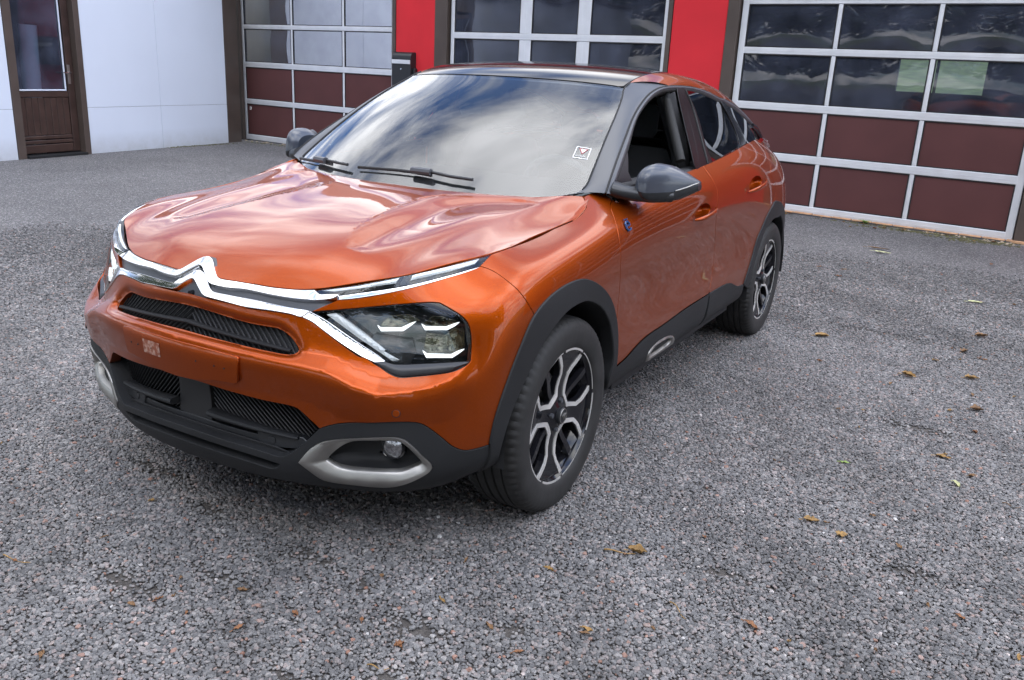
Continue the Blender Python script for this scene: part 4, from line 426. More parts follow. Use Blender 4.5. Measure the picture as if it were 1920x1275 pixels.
bp_c SIDE 4.923,5.251 4.923,4.907 4.939,4.609 4.957,4.332 4.97,4.065 4.97,3.833 4.962,3.604 4.948,3.38 4.93,3.161 4.91,2.949 4.888,2.733 4.863,2.519 4.837,2.308 4.812,2.101 4.788,1.901 4.765,1.677 4.748,1.458 4.74,1.239 4.742,1.016
bp_d SIDE 4.961,4.969 4.997,4.645 5.04,4.352 5.074,4.061 5.088,3.849 5.094,3.636 5.093,3.423 5.086,3.212 5.075,3.007 5.055,2.791 5.026,2.573 4.995,2.358 4.967,2.148 4.95,1.945 4.945,1.719 4.955,1.498 4.977,1.276 5.007,1.049
qp_a SIDE 6.664,4.44 6.73,4.19 6.797,3.954 6.859,3.726 6.913,3.504 6.96,3.282 7.001,3.064 7.032,2.851 7.052,2.643 7.064,2.384 7.06,2.129 7.032,1.887 6.981,1.693 6.916,1.508 6.86,1.322
qp_b SIDE 6.989,4.321 7.064,4.047 7.135,3.786 7.204,3.536 7.271,3.297 7.344,3.071 7.423,2.853 7.492,2.637 7.534,2.422 7.538,2.21 7.518,1.998 7.491,1.786 7.474,1.573
qglass_end SIDE 9.581,2.095 9.589,1.885 9.606,1.672 9.611,1.498 9.56,1.325
mirtri SIDE 1.246,0.572 1.328,0.76 1.417,0.948 1.513,1.136 1.586,1.307 1.664,1.477 1.746,1.649 1.832,1.821 1.921,1.996 2.011,2.172
wip_pa WS -3.945,1.506 -3.261,1.573 -2.649,1.61 -2.335,1.624
""".strip().split("\n"):
    _p = _l.split(); OUT[_p[0]] = (_p[1], np.array([[float(c) for c in q.split(",")] for q in _p[2:]]))
# ---------------------------------------------------------------- panels cut out of the car surfaces
for _n, _s in SURFS.items():
    c = np.array([[_s.n*.4, _s.m*.45]]); _s.sg = float(np.sign(_s.normal(c)[0] @ (_s(c)[0]-np.array([0, 1.3, .6]))))
def spt(surf, st, off=0.0):
    s = SURFS[surf]; p = s(st)
    return p + s.normal(st)*s.sg*(np.asarray(off)[..., None] if np.ndim(off) else off)
def inside(pts, loops):
    r = np.zeros(len(pts), bool)
    for lp in loops:
        a = lp; b = np.roll(lp, -1, 0)
        for (x0, y0), (x1, y1) in zip(a, b):
            if y0 == y1: continue
            c = ((y0 > pts[:, 1]) != (y1 > pts[:, 1])) & (pts[:, 0] < (x1-x0)*(pts[:, 1]-y0)/(y1-y0)+x0); r ^= c
    return r
def area(l): x, y = l[:, 0], l[:, 1]; return .5*np.sum(x*np.roll(y, -1)-y*np.roll(x, -1))
def dist_poly(P, poly3):
    a = poly3[:-1]; d = poly3[1:]-a; L2 = np.maximum((d*d).sum(1), 1e-12); out = np.full(len(P), 9.)
    for i in range(0, len(P), 400):
        q = P[i:i+400, None]; t = np.clip(((q-a)*d).sum(-1)/L2, 0, 1); out[i:i+400] = np.linalg.norm(q-(a+d*t[..., None]), axis=-1).min(1)
    return out
def rise(edge, slope, top, base=-.003):
    e3 = SURFS[OUT[edge][0]](OUT[edge][1])
    return lambda P, st: base+np.minimum(dist_poly(P, e3)*slope, top)
def panel_arrays(surf, loops, off=0.0, h=.02, gap=.0022, depth=.014, rim=.0012, relief=None, lines=(), fd=4e-3):
    """one side of the car: polygon (+ holes) in surface parameters -> vertices, faces, normals"""
    S = SURFS[surf]; loops = [np.array(l, float) for l in loops]
    loops = [l if (area(l) > 0) == (i == 0) else l[::-1] for i, l in enumerate(loops)]
    # drop near-duplicate boundary points
    for i, l in enumerate(loops):
        p = S(l); keep = [0]
        for k in range(1, len(l)):
            if np.linalg.norm(p[k]-p[keep[-1]]) > .0015: keep.append(k)
        if np.linalg.norm(p[keep[-1]]-p[0]) < .0015: keep.pop()
        l = l[keep]; p = S(l); o_ = []
        for k in range(len(l)):                                     # long edges are split
            j = (k+1) % len(l); m_ = max(1, int(np.ceil(np.linalg.norm(p[j]-p[k])/(1.3*h)))); o_ += [l[k]+(l[j]-l[k])*q/m_ for q in range(m_)]
        loops[i] = np.array(o_)
    allp = np.concatenate(loops); lo, hi = allp.min(0), allp.max(0); mid = np.stack(np.meshgrid(np.linspace(lo[0], hi[0], 12), np.linspace(lo[1], hi[1], 9)), -1).reshape(-1, 2)
    mid = mid[inside(mid, loops)] if inside(mid, loops).sum() > 2 else allp
    e = 1e-3; k0 = np.median(np.linalg.norm(S(mid+[e, 0])-S(mid-[e, 0]), axis=1))/(2*e); k1 = np.median(np.linalg.norm(S(mid+[0, e])-S(mid-[0, e]), axis=1))/(2*e)
    sc = np.array([k0, k1]); nx = max(2, int((hi[0]-lo[0])*k0/h)); ny = max(2, int((hi[1]-lo[1])*k1/h))
    g = np.stack(np.meshgrid(np.linspace(lo[0], hi[0], nx+1), np.linspace(lo[1], hi[1], ny+1), indexing='ij'), -1).reshape(-1, 2)
    g = g[inside(g, loops)]
    bd = allp*sc
    segs = np.concatenate([np.stack([l, np.roll(l, -1, 0)], 1) for l in loops])*sc
    def dist(q):
        a = segs[:, 0]; d = segs[:, 1]-a; L2 = np.maximum((d*d).sum(1), 1e-12); out = np.full(len(q), 9.)
        for i in range(0, len(q), 400):
            qq = q[i:i+400, None]; t = np.clip(((qq-a)*d).sum(-1)/L2, 0, 1); out[i:i+400] = np.linalg.norm(qq-(a+d*t[..., None]), axis=-1).min(1)
        return out
    if len(g): g = g[dist(g*sc) > h*.42]
    lns = []
    for l in lines:                                                  # feature lines the mesh has to follow
        l = np.array(l, float); q = S(l); keep = [0]
        for k in range(1, len(l)):
            if np.linalg.norm(q[k]-q[keep[-1]]) > h*.6: keep.append(k)
        l = l[keep]; l = l[inside(l, loops)]
        l = l[dist(l*sc) > h*.5] if len(l) else l
        if len(l) > 1:
            lns.append(l)
            if len(g): g = g[np.linalg.norm(g[:, None]*sc-l[None]*sc, axis=-1).min(1) > h*.5]
    st = np.concatenate([allp]+lns+([g] if len(g) else []))
    ed = []; b = 0
    for l in loops: n = len(l); ed += [(b+i, b+(i+1) % n) for i in range(n)]; b += n
    for l in lns: ed += [(b+i, b+i+1) for i in range(len(l)-1)]; b += len(l)
    r = delaunay_2d_cdt([Vector(p) for p in st*sc], ed, [], 0, 1e-7)
    v2 = np.array([tuple(p) for p in r[0]]); F = np.array([f for f in r[2] if len(f) == 3]); st2 = v2/sc
    ctr = st2[F].mean(1); F = F[inside(ctr, loops)]
    used = np.unique(F); mp = -np.ones(len(st2), int); mp[used] = np.arange(len(used)); F = mp[F]; st2 = st2[used]
    orig = [r[3][u] for u in used]; where = {}
    for i, o in enumerate(orig):
        for q in o: where[q] = i
    Pn = S(st2); Nn = S.normal(st2)*S.sg
    offv = np.full(len(st2), float(off) if not callable(off) else 0.)
    if callable(off):
        f = lambda q: S(q)+S.normal(q)*S.sg*off(S(q), q)[:, None]
        offv = off(Pn, st2); e = fd; Nn2 = np.cross(f(st2+[e, 0])-f(st2-[e, 0]), f(st2+[0, e])-f(st2-[0, e]))*S.sg
        Nn2 /= np.maximum(np.linalg.norm(Nn2, axis=1, keepdims=True), 1e-12)
    if relief:
        slope, top = relief; dd = dist(st2*sc); offv = offv+np.minimum(dd*slope, top)
    P3 = Pn+Nn*offv[:, None]
    if S.sg < 0: F = F[:, ::-1]
    if callable(off): Nn = Nn2
    if surf != 'SIDE':
        c_ = st2[:, 0] < 1e-6; P3[c_, 0] = 0; Nn[c_, 0] = 0; Nn = Nn/np.maximum(np.linalg.norm(Nn, axis=1, keepdims=True), 1e-9)
    V = list(P3); NN = list(Nn); FF = [tuple(f) for f in F]
    b = 0
    for l in loops:
        n = len(l); ids = [where.get(b+i, -1) for i in range(n)]; b += n
        if min(ids) < 0: continue
        p = P3[ids]; nn = Nn[ids]; cen = np.array([l[i, 0] < 1e-6 for i in range(n)])
        ce = np.array([cen[i] and cen[(i+1) % n] for i in range(n)])          # edges lying on the centre line carry no rim
        outs = []
        for i in range(n):
            o = np.zeros(3)
            for j in ((i-1) % n, i):
                if ce[j]: continue
                t = p[(j+1) % n]-p[j]; t /= max(np.linalg.norm(t), 1e-9); o += np.cross(t, nn[i])*S.sg
            L = np.linalg.norm(o); o = o/L if L > 1e-9 else o
            outs.append(o)
        outs = np.array(outs)
        newp = p-outs*gap
        newp[cen, 0] = 0
        for k, i in enumerate(ids): V[i] = newp[k]
        r1 = newp+outs*rim*.8-nn*rim*.7; r2 = newp+outs*rim-nn*rim*2; r3 = newp+outs*rim-nn*depth
        for q in (r1, r2, r3): q[cen, 0] = 0
        i1 = len(V); V += list(r1); n1 = nn+outs; NN += list(n1/np.linalg.norm(n1, axis=1, keepdims=True))
        i2 = len(V); V += list(r2); NN += list(np.where(np.linalg.norm(outs, axis=1, keepdims=True) > 0, outs, nn))
        i3 = len(V); V += list(r3); NN += list(np.where(np.linalg.norm(outs, axis=1, keepdims=True) > 0, outs, nn))
        for i in range(n):
            if ce[i]: continue
            j = (i+1) % n
            for a0, a1 in (((ids[i], ids[j]), (i1+i, i1+j)), ((i1+i, i1+j), (i2+i, i2+j)), ((i2+i, i2+j), (i3+i, i3+j))):
                q = (a0[1], a0[0], a1[0], a1[1]) if S.sg > 0 else (a0[0], a0[1], a1[1], a1[0])
                FF.append(q)
    return np.array(V), FF, np.array(NN)
FLIP = np.array([-1, 1, 1.])
def mirror_arrays(V, F, Nn): return V*FLIP, [tuple(f[::-1]) for f in F], (Nn*FLIP if Nn is not None else None)
def both(V, F, Nn, center):
    V2, F2, N2 = mirror_arrays(V, F, Nn); b = len(V)
    return np.concatenate([V, V2]), F+[tuple(i+b for i in f) for f in F2], (np.concatenate([Nn, N2]) if Nn is not None else None)
def panel(name, mat, parent, surf, loops, center=False, sides=(1, -1), geo_normals=False, sharp=40, **k):
    loops = [OUT[l][1] if isinstance(l, str) else l for l in loops]
    V, F, Nn = panel_arrays(surf, loops, **k)
    if geo_normals: Nn = None
    if center:
        V, F, Nn = both(V, F, Nn, True)
        return [obj(name, V, F, mat, parent, normals=Nn, sharp=sharp)]
    out = []
    for i, s in enumerate(sides):
        a = (V, F, Nn) if s > 0 else mirror_arrays(V, F, Nn)
        par = parent[i] if isinstance(parent, (list, tuple)) else parent
        out.append(obj(name, a[0], a[1], mat, par, normals=a[2], sharp=sharp))
    return out
def resample(p, n):
    p = np.array(p, float); d = np.r_[0, np.cumsum(np.linalg.norm(np.diff(p, axis=0), axis=1))]
    t = np.linspace(0, d[-1], n); return np.stack([np.interp(t, d, p[:, i]) for i in range(p.shape[1])], 1)
def loft_arrays(A, B, bulge=0.0, rows=8, ref=(0, 1.3, .7), power=.8, back=.0):
    A = np.array(A); B = np.array(B); n = len(A); T = np.gradient((A+B)/2, axis=0); W = B-A
    nn = np.cross(T, W); nn /= np.maximum(np.linalg.norm(nn, axis=1, keepdims=True), 1e-9)
    nn *= np.sign(((A+B)/2-np.array(ref))[:, None, :] @ nn[:, :, None]).reshape(-1, 1)
    V = []
    for r in range(rows):
        f = r/(rows-1); V.append(A+W*f+nn*(bulge*np.sin(np.pi*f)**power))
    rr = rows
    if back:
        V = [A-nn*back]+V+[B-nn*back]; rr += 2
    V = np.concatenate(V); F = []
    for r in range(rr-1):
        for i in range(n-1): F.append((r*n+i, r*n+i+1, (r+1)*n+i+1, (r+1)*n+i))
    return V, F
def two(name, mat, parent, V, F, sharp=40, fix=True, sides=(1, -1)):
    out = []
    V = np.array(V, float)
    for i, s in enumerate(sides):
        par = parent[i] if isinstance(parent, (list, tuple)) else parent
        o = obj(name, V*[s, 1, 1], F if s > 0 else [tuple(f[::-1]) for f in F], mat, par, sharp=sharp)
        if fix: recalc(o); o.data.polygons.foreach_set('use_smooth', [True]*len(o.data.polygons)); o.data.set_sharp_from_angle(angle=math.radians(sharp))
        out.append(o)
    return out
# ================================================================ ground
def gravel_mat(name, scale, far):
    m, nt, b = new_mat(name); L = nt.links
    tc = N(nt, 'ShaderNodeTexCoord')
    v = N(nt, 'ShaderNodeTexVoronoi', i_Scale=scale, i_Randomness=1.0); L.new(tc.outputs['Object'], v.inputs['Vector'])
    sp = N(nt, 'ShaderNodeSeparateXYZ'); L.new(v.outputs['Color'], sp.inputs[0])
    r = N(nt, 'ShaderNodeValToRGB'); L.new(sp.outputs[0], r.inputs[0]); e = r.color_ramp.elements
    for p, c in ((0, (.118, .115, .116)), (.35, (.185, .18, .182)), (.6, (.25, .243, .242)), (.82, (.28, .25, .245)), (.93, (.40, .385, .37)), (1, (.62, .61, .59))):
        q = e.new(p) if p not in (0, 1) else e[0 if p == 0 else -1]; q.color = (*[x*far for x in c], 1)
    g = N(nt, 'ShaderNodeTexNoise', i_Scale=.9, i_Detail=7, i_Roughness=.6); L.new(tc.outputs['Object'], g.inputs['Vector'])
    gr = N(nt, 'ShaderNodeMapRange', i_1=.3, i_2=.7, i_3=.82, i_4=1.12); L.new(g.outputs[0], gr.inputs[0])
    d = N(nt, 'ShaderNodeMapRange', i_1=0., i_2=.55, i_3=1.0, i_4=.45); L.new(v.outputs['Distance'], d.inputs[0])
    mu = N(nt, 'ShaderNodeMath', operation='MULTIPLY'); L.new(gr.outputs[0], mu.inputs[0]); L.new(d.outputs[0], mu.inputs[1])
    mx = N(nt, 'ShaderNodeMix', data_type='RGBA', blend_type='MULTIPLY', i_0=1.0); L.new(r.outputs[0], mx.inputs['A']); L.new(mu.outputs[0], mx.inputs['B'])
    L.new(mx.outputs['Result'], b.inputs['Base Color']); b.inputs['Roughness'].default_value = .85; b.inputs['Specular IOR Level'].default_value = .3
    bp = N(nt, 'ShaderNodeBump', i_Strength=.9, i_Distance=.008, invert=True); L.new(v.outputs['Distance'], bp.inputs['Height']); L.new(bp.outputs[0], b.inputs['Normal'])
    return m
M['ground'] = gravel_mat('gravel_ground', 95.0, .98)
_nt = M['ground'].node_tree; _b = _nt.nodes['Principled BSDF']; _L = _nt.links; _tc = N(_nt, 'ShaderNodeTexCoord')
_d = N(_nt, 'ShaderNodeVectorMath', operation='DISTANCE'); _d.inputs[1].default_value = (2.07, -2.52, 0); _L.new(_tc.outputs['Object'], _d.inputs[0])
_r = N(_nt, 'ShaderNodeMapRange', interpolation_type='SMOOTHSTEP', i_1=4.8, i_2=8.2, i_3=1.0, i_4=0.0); _L.new(_d.outputs['Value'], _r.inputs[0])     # bare grit under the loose stones
_n = N(_nt, 'ShaderNodeTexNoise', i_Scale=40.0, i_Detail=8, i_Roughness=.75); _L.new(_tc.outputs['Object'], _n.inputs['Vector']); _c = N(_nt, 'ShaderNodeValToRGB'); _L.new(_n.outputs[0], _c.inputs[0])
_c.color_ramp.elements[0].position = .3; _c.color_ramp.elements[0].color = (.035, .031, .028, 1); _c.color_ramp.elements[1].position = .75; _c.color_ramp.elements[1].color = (.12, .108, .098, 1)
_x = N(_nt, 'ShaderNodeMix', data_type='RGBA'); _L.new(_r.outputs[0], _x.inputs['Factor']); _L.new(_b.inputs['Base Color'].links[0].from_socket, _x.inputs['A']); _L.new(_c.outputs[0], _x.inputs['B']); _L.new(_x.outputs['Result'], _b.inputs['Base Color'])
M['grass'] = plain('grass', (.11, .14, .045), .9, var=.4, vscale=2)
g = obj('ground', [(-60, -60, 0), (60, -60, 0), (60, 14, 0), (-60, 14, 0)], [(0, 1, 2, 3)], M['ground'], smooth=False); g['kind'] = 'structure'
g = obj('meadow', [(-500, -500, -.02), (500, -500, -.02), (500, 500, -.02), (-500, 500, -.02)], [(0, 1, 2, 3)], M['grass'], smooth=False); g['kind'] = 'structure'
g = obj('field_slope', [(-120, 28, -.01), (120, 28, -.01), (160, 160, 22), (-160, 160, 22)], [(0, 1, 2, 3)], M['grass'], smooth=False); g['kind'] = 'structure'  # green bank shown through the garage's back-wall opening as a stand-in reflection
# loose stones, thousands of them: one object that instances rounded chips on a jittered grid
def stone_mat():
    m, nt, b = new_mat('gravel_stone'); L = nt.links
    oi = N(nt, 'ShaderNodeObjectInfo'); tc = N(nt, 'ShaderNodeTexCoord')
    r = N(nt, 'ShaderNodeValToRGB'); L.new(oi.outputs['Random'], r.inputs[0]); e = r.color_ramp.elements
    cols = ((0, (0.082, 0.080, 0.080)), (.3, (0.121, 0.118, 0.118)), (.55, (0.160, 0.156, 0.154)), (.74, (0.187, 0.178, 0.173)), (.88, (0.216, 0.180, 0.170)), (.975, (0.261, 0.252, 0.242)), (.994, (0.236, 0.105, 0.065)), (1, (0.470, 0.464, 0.451)))
    for p, c in cols:
        q = e.new(p) if p not in (0, 1) else e[0 if p == 0 else -1]; q.color = (*c, 1)
    n = N(nt, 'ShaderNodeTexNoise', i_Scale=2.2, i_Detail=5); L.new(tc.outputs['Object'], n.inputs['Vector'])
    mr = N(nt, 'ShaderNodeMapRange', i_1=.3, i_2=.7, i_3=.78, i_4=1.15); L.new(n.outputs[0], mr.inputs[0])
    mx = N(nt, 'ShaderNodeMix', data_type='RGBA', blend_type='MULTIPLY', i_0=1.0); L.new(r.outputs[0], mx.inputs['A']); L.new(mr.outputs[0], mx.inputs['B'])
    at = N(nt, 'ShaderNodeAttribute', attribute_type='INSTANCER', attribute_name='tint'); m3 = N(nt, 'ShaderNodeMix', data_type='RGBA', blend_type='MULTIPLY', i_0=1.0); L.new(mx.outputs['Result'], m3.inputs['A']); L.new(at.outputs['Fac'], m3.inputs['B'])
    L.new(m3.outputs['Result'], b.inputs['Base Color']); b.inputs['Roughness'].default_value = .72; b.inputs['Specular IOR Level'].default_value = .35
    return m
def gravel():
    C0 = np.array(cam.location); 
    fwd = math.radians(30.18)                                   # heading of the view, from +Y towards -X
    sp_ = .0098; xs = np.arange(-7.0, 3.9, sp_); ys = np.arange(-2.2, 7.6, sp_*.88)
    X, Y = np.meshgrid(xs, ys); X[1::2] += sp_/2
    p = np.stack([X.ravel(), Y.ravel()], 1); p += RNG.normal(0, sp_*.24, p.shape)
    d = p-C0[:2]; dist = np.hypot(d[:, 0], d[:, 1]); ang = np.arctan2(-d[:, 0], d[:, 1])-fwd
    keep = (np.abs(ang) < math.radians(38.5)) & (dist > 1.45) & (dist < 8.6)
    keep &= RNG.random(len(p)) < np.clip((8.6-dist)/3.6, 0, 1)
    keep &= ~((np.abs(p[:, 0]) < .5) & (p[:, 1] > .25) & (p[:, 1] < 3.4))
    p = p[keep]
    # bare patches where the layer has been scuffed thin
    th = np.zeros(len(p))
    for cx_, cy_, a, b_ in ((.87, -.86, .10, .045), (.93, -1.06, .06, .03), (.42, -.75, .12, .03), (.28, -.98, .10, .03), (-.45, -.62, .16, .04), (.62, -.78, .05, .03), (1.1, -.72, .04, .03), (.05, -1.15, .14, .035), (-.1, -.72, .10, .03), (.75, -1.2, .09, .02), (1.55, -.1, .12, .02), (-.75, -.2, .14, .05), (-1.1, .5, .2, .05), (1.9, 1.6, .2, .05), (1.5, 3.2, .3, .06), (2.0, .25, .1, .04), (1.25, .45, .05, .02)):
        th = np.maximum(th, np.exp(-(((p[:, 0]-cx_)/a)**2+((p[:, 1]-cy_)/b_)**2)))
    p = p[RNG.random(len(p)) > th*.8]
    z = .0035+RNG.random(len(p))*.0035
    me = bpy.data.meshes.new('gravel'); me.from_pydata(np.c_[p, z].tolist(), [], []); 
    sz = np.clip(RNG.lognormal(0, .28, len(p)), .55, 2.0)*.0049
    tint = np.ones(len(p))
    for f_, amp in ((.55, .10), (1.3, .08), (3.1, .07), (7.0, .05)):
        for _ in range(3):
            a_, ph = RNG.uniform(0, 6.28), RNG.uniform(0, 6.28); tint += amp*np.sin(6.283*f_*(p[:, 0]*math.cos(a_)+p[:, 1]*math.sin(a_))+ph)*.6
    tint = np.clip(tint*.97, .6, 1.35)
    at = me.attributes.new('tint', 'FLOAT', 'POINT'); at.data.foreach_set('value', tint.astype(np.float32))
    at = me.attributes.new('size', 'FLOAT', 'POINT'); at.data.foreach_set('value', sz.astype(np.float32))
    o = bpy.data.objects.new('gravel', me); COL.objects.link(o); o['kind'] = 'stuff'
    mat = stone_mat(); me.materials.append(mat)
    ng = bpy.data.node_groups.new('gravel_scatter', 'GeometryNodeTree'); ng.interface.new_socket('Geometry', in_out='INPUT', socket_type='NodeSocketGeometry'); ng.interface.new_socket('Geometry', in_out='OUTPUT', socket_type='NodeSocketGeometry')
    nd, lk = ng.nodes, ng.links; gi = nd.new('NodeGroupInput'); go = nd.new('NodeGroupOutput')
    gti = nd.new('GeometryNodeGeometryToInstance')
    for k in range(5):
        ico = nd.new('GeometryNodeMeshIcoSphere'); ico.inputs['Radius'].default_value = 1; ico.inputs['Subdivisions'].default_value = 3
        pos = nd.new('GeometryNodeInputPosition'); nz = nd.new('ShaderNodeTexNoise'); nz.noise_dimensions = '4D'; nz.inputs['W'].default_value = k*7.3; nz.inputs['Scale'].default_value = .85; nz.inputs['Detail'].default_value = 1.5
        lk.new(pos.outputs[0], nz.inputs['Vector'])
        sb = nd.new('ShaderNodeVectorMath'); sb.operation = 'SUBTRACT'; lk.new(nz.outputs['Color'], sb.inputs[0]); sb.inputs[1].default_value = (.5, .5, .5)
        scn_ = nd.new('ShaderNodeVectorMath'); scn_.operation = 'SCALE'; lk.new(sb.outputs[0], scn_.inputs[0]); scn_.inputs['Scale'].default_value = 1.9
        sp2 = nd.new('GeometryNodeSetPosition'); lk.new(ico.outputs[0], sp2.inputs[0]); lk.new(scn_.outputs[0], sp2.inputs['Offset'])
        tr = nd.new('GeometryNodeTransform'); lk.new(sp2.outputs[0], tr.inputs[0]); tr.inputs['Scale'].default_value = ((1.15, .88, .66), (1.0, 1.0, .7), (1.25, .85, .6), (.95, .9, .8), (1.1, 1.0, .58))[k]
        sm = nd.new('GeometryNodeSetShadeSmooth'); lk.new(tr.outputs[0], sm.inputs[0]); mt_ = nd.new('GeometryNodeSetMaterial'); lk.new(sm.outputs[0], mt_.inputs[0]); mt_.inputs['Material'].default_value = mat
        lk.new(mt_.outputs[0], gti.inputs[0])
    ip = nd.new('GeometryNodeInstanceOnPoints'); lk.new(gi.outputs[0], ip.inputs['Points']); lk.new(gti.outputs[0], ip.inputs['Instance']); ip.inputs['Pick Instance'].default_value = True
    ri = nd.new('FunctionNodeRandomValue'); ri.data_type = 'INT'; ri.inputs[4].default_value = 0; ri.inputs[5].default_value = 4; lk.new(ri.outputs[2], ip.inputs['Instance Index'])
    rv = nd.new('FunctionNodeRandomValue'); rv.data_type = 'FLOAT_VECTOR'; rv.inputs[0].default_value = (-.28, -.28, 0); rv.inputs[1].default_value = (.28, .28, 6.283); rv.inputs['Seed'].default_value = 5; lk.new(rv.outputs[0], ip.inputs['Rotation'])
    na = nd.new('GeometryNodeInputNamedAttribute'); na.data_type = 'FLOAT'; na.inputs[0].default_value = 'size'; lk.new(na.outputs[0], ip.inputs['Scale'])
    lk.new(ip.outputs[0], go.inputs[0]); md = o.modifiers.new('scatter', 'NODES'); md.node_group = ng
    print('stones', len(p))
gravel()

# ================================================================ garage (local x along its front, y into the building)
GA = math.atan2(-1.355, 12.293)
M['red'] = plain('red_render', (.52, .026, .034), .75, spec=.15, bump=.15, bscale=60, var=.10, vscale=1.5)
M['brown'] = plain('brown_metal', (.060, .044, .036), .42, bump=.08, bscale=40, var=.15, vscale=3)
M['panel_brown'] = plain('brown_door_panel', (.080, .029, .028), .6, spec=.25, bump=.35, bscale=240, var=.10, vscale=2.2)
M['alu'] = plain('aluminium_frame', (.66, .67, .69), .38, metal=.45, bump=.05, bscale=300, var=.05, vscale=6)
M['tile'] = plain('roof_tile', (.20, .075, .045), .75, var=.3, vscale=3)
M['dark_room'] = plain('garage_interior', (.05, .05, .055), .9)
def acrylic(name, wave, k=1.3):
    m, nt, b = new_mat(name); L = nt.links; nt.nodes.remove(b); out = nt.nodes['Material Output']
    tc = N(nt, 'ShaderNodeTexCoord')
    n = N(nt, 'ShaderNodeTexNoise', i_Scale=1.6, i_Detail=1.5, i_Distortion=.8); L.new(tc.outputs['Object'], n.inputs['Vector'])
    bp = N(nt, 'ShaderNodeBump', i_Strength=wave, i_Distance=.05); L.new(n.outputs[0], bp.inputs['Height'])
    t = N(nt, 'ShaderNodeBsdfTransparent'); t.inputs[0].default_value = (.30, .35, .42, 1)
    g = N(nt, 'ShaderNodeBsdfGlossy'); g.inputs['Roughness'].default_value = .03; L.new(bp.outputs[0], g.inputs['Normal'])
    f = N(nt, 'ShaderNodeFresnel', i_IOR=1.5); mix = N(nt, 'ShaderNodeMixShader'); mm = N(nt, 'ShaderNodeMath', operation='MULTIPLY', i_1=k); L.new(f.outputs[0], mm.inputs[0]); L.new(mm.outputs[0], mix.inputs[0]); L.new(t.outputs[0], mix.inputs[1]); L.new(g.outputs[0], mix.inputs[2])
    d = N(nt, 'ShaderNodeBsdfDiffuse'); d.inputs[0].default_value = (.17, .195, .28, 1)
    n2 = N(nt, 'ShaderNodeTexNoise', i_Scale=3.0, i_Detail=5); L.new(tc.outputs['Object'], n2.inputs['Vector']); r = N(nt, 'ShaderNodeMapRange', i_1=.35, i_2=.75, i_3=.08, i_4=.24); L.new(n2.outputs[0], r.inputs[0])
    m2 = N(nt, 'ShaderNodeMixShader'); L.new(r.outputs[0], m2.inputs[0]); L.new(mix.outputs[0], m2.inputs[1]); L.new(d.outputs[0], m2.inputs[2]); L.new(m2.outputs[0], out.inputs[0]); return m
M['pane'] = acrylic('dusty_pane', .02, .8); M['pane_wavy'] = acrylic('wavy_pane', .07)
gar = tag(empty('garage_building', (-10.2, 9.22, 0), rz=GA), 'red rendered garage with three big sectional doors of brown panels and glass panes', 'building')
# door panels bulge very slightly
def sheet(x0, x1, z0, z1, y, bow):
    n = 5; V = [(x0+(x1-x0)*i/n, y-bow*16*(i/n)*(1-i/n)*(j/n)*(1-j/n), z0+(z1-z0)*j/n) for i in range(n+1) for j in range(n+1)]
    F = [(i*(n+1)+j, (i+1)*(n+1)+j, (i+1)*(n+1)+j+1, i*(n+1)+j+1) for i in range(n) for j in range(n)]; return V, F
def sectional(label, xs, zs, glass_from, stile, mull, rails, wavy, y0=.05):
    """xs: pane boundaries (centre of mullions, outer = stile edges); zs: rail centres"""
    d = empty('sectional_door', (0, 0, 0), gar); d['label'] = label
    x0, x1 = xs[0], xs[-1]
    for i, z in enumerate(zs):
        hh = rails[i]; mb = MB(); mb.box((x0, y0-.006, z-hh/2), (x1, y0+.035, z+hh/2), .006)
        mb.box((x0, y0-.0095, z-.003), (x1, y0-.005, z+.001)); o = mb.build('rail', M['alu'], d)
    ztop = zs[-1]
    for x in (x0, x1):
        mb = MB(); mb.box((x-(0 if x == x0 else stile), y0-.010, zs[0]-rails[0]/2), (x+(stile if x == x0 else 0), y0+.04, ztop+.3), .005); mb.build('stile', M['alu'], d)
    for k in range(len(zs)-1):
        za, zb = zs[k]+rails[k]/2, zs[k+1]-rails[k+1]/2
        for i in range(len(xs)-1):
            xa = xs[i]+(stile if i == 0 else mull[i-1]/2); xb = xs[i+1]-(stile if i == len(xs)-2 else mull[i]/2)
            gl = k >= glass_from
            V, F = sheet(xa-.005, xb+.005, za-.005, zb+.005, y0+.012 if not gl else y0+.016, .004 if not gl else .010); o = obj('pane' if gl else 'door_panel', V, F, (M['pane_wavy'] if wavy else M['pane']) if gl else M['panel_brown'], d); recalc(o)
            mb = MB(); t = .012
            for a, b in (((xa, za), (xb, za+t)), ((xa, zb-t), (xb, zb)), ((xa, za+t), (xa+t, zb-t)), ((xb-t, za+t), (xb, zb-t))): mb.box((a[0], y0+.002, a[1]), (b[0], y0+.012, b[1]))
            mb.build('gasket', M['plastic_dark'], d)
        for i in range(1, len(xs)-1):
            w_ = mull[i-1]; mb = MB(); mb.box((xs[i]-w_/2, y0-.002, za), (xs[i]+w_/2, y0+.034, zb), .007)
            if w_ > .12: mb.box((xs[i]-.004, y0-.004, za), (xs[i]+.002, y0-.001, zb))
            mb.build('mullion', M['alu'], d)
    return d
dl_ = sectional('left sectional door with two rows of brown panels beside the white wall', [-.235, 1.105, 2.372, 3.52], [.06, .695, 1.335, 1.975, 2.61, 3.0], 2, .055, [.045, .045], [.095, .088, .09, .072, .08, .08], False)
dm_ = sectional('middle sectional door with wide double mullions behind the car roof', [4.67, 6.015, 6.965, 8.20], [.06, .68, 1.28, 1.915, 2.50, 3.0], 2, .06, [.20, .20], [.095, .088, .09, .086, .08, .08], False)
dr_ = sectional('right sectional door with wavy panes and two rows of brown panels', [9.15, 10.285, 11.325, 12.41], [.046, .63, 1.203, 1.825, 2.375, 3.0], 2, .075, [.05, .05], [.095, .09, .086, .074, .08, .08], True)
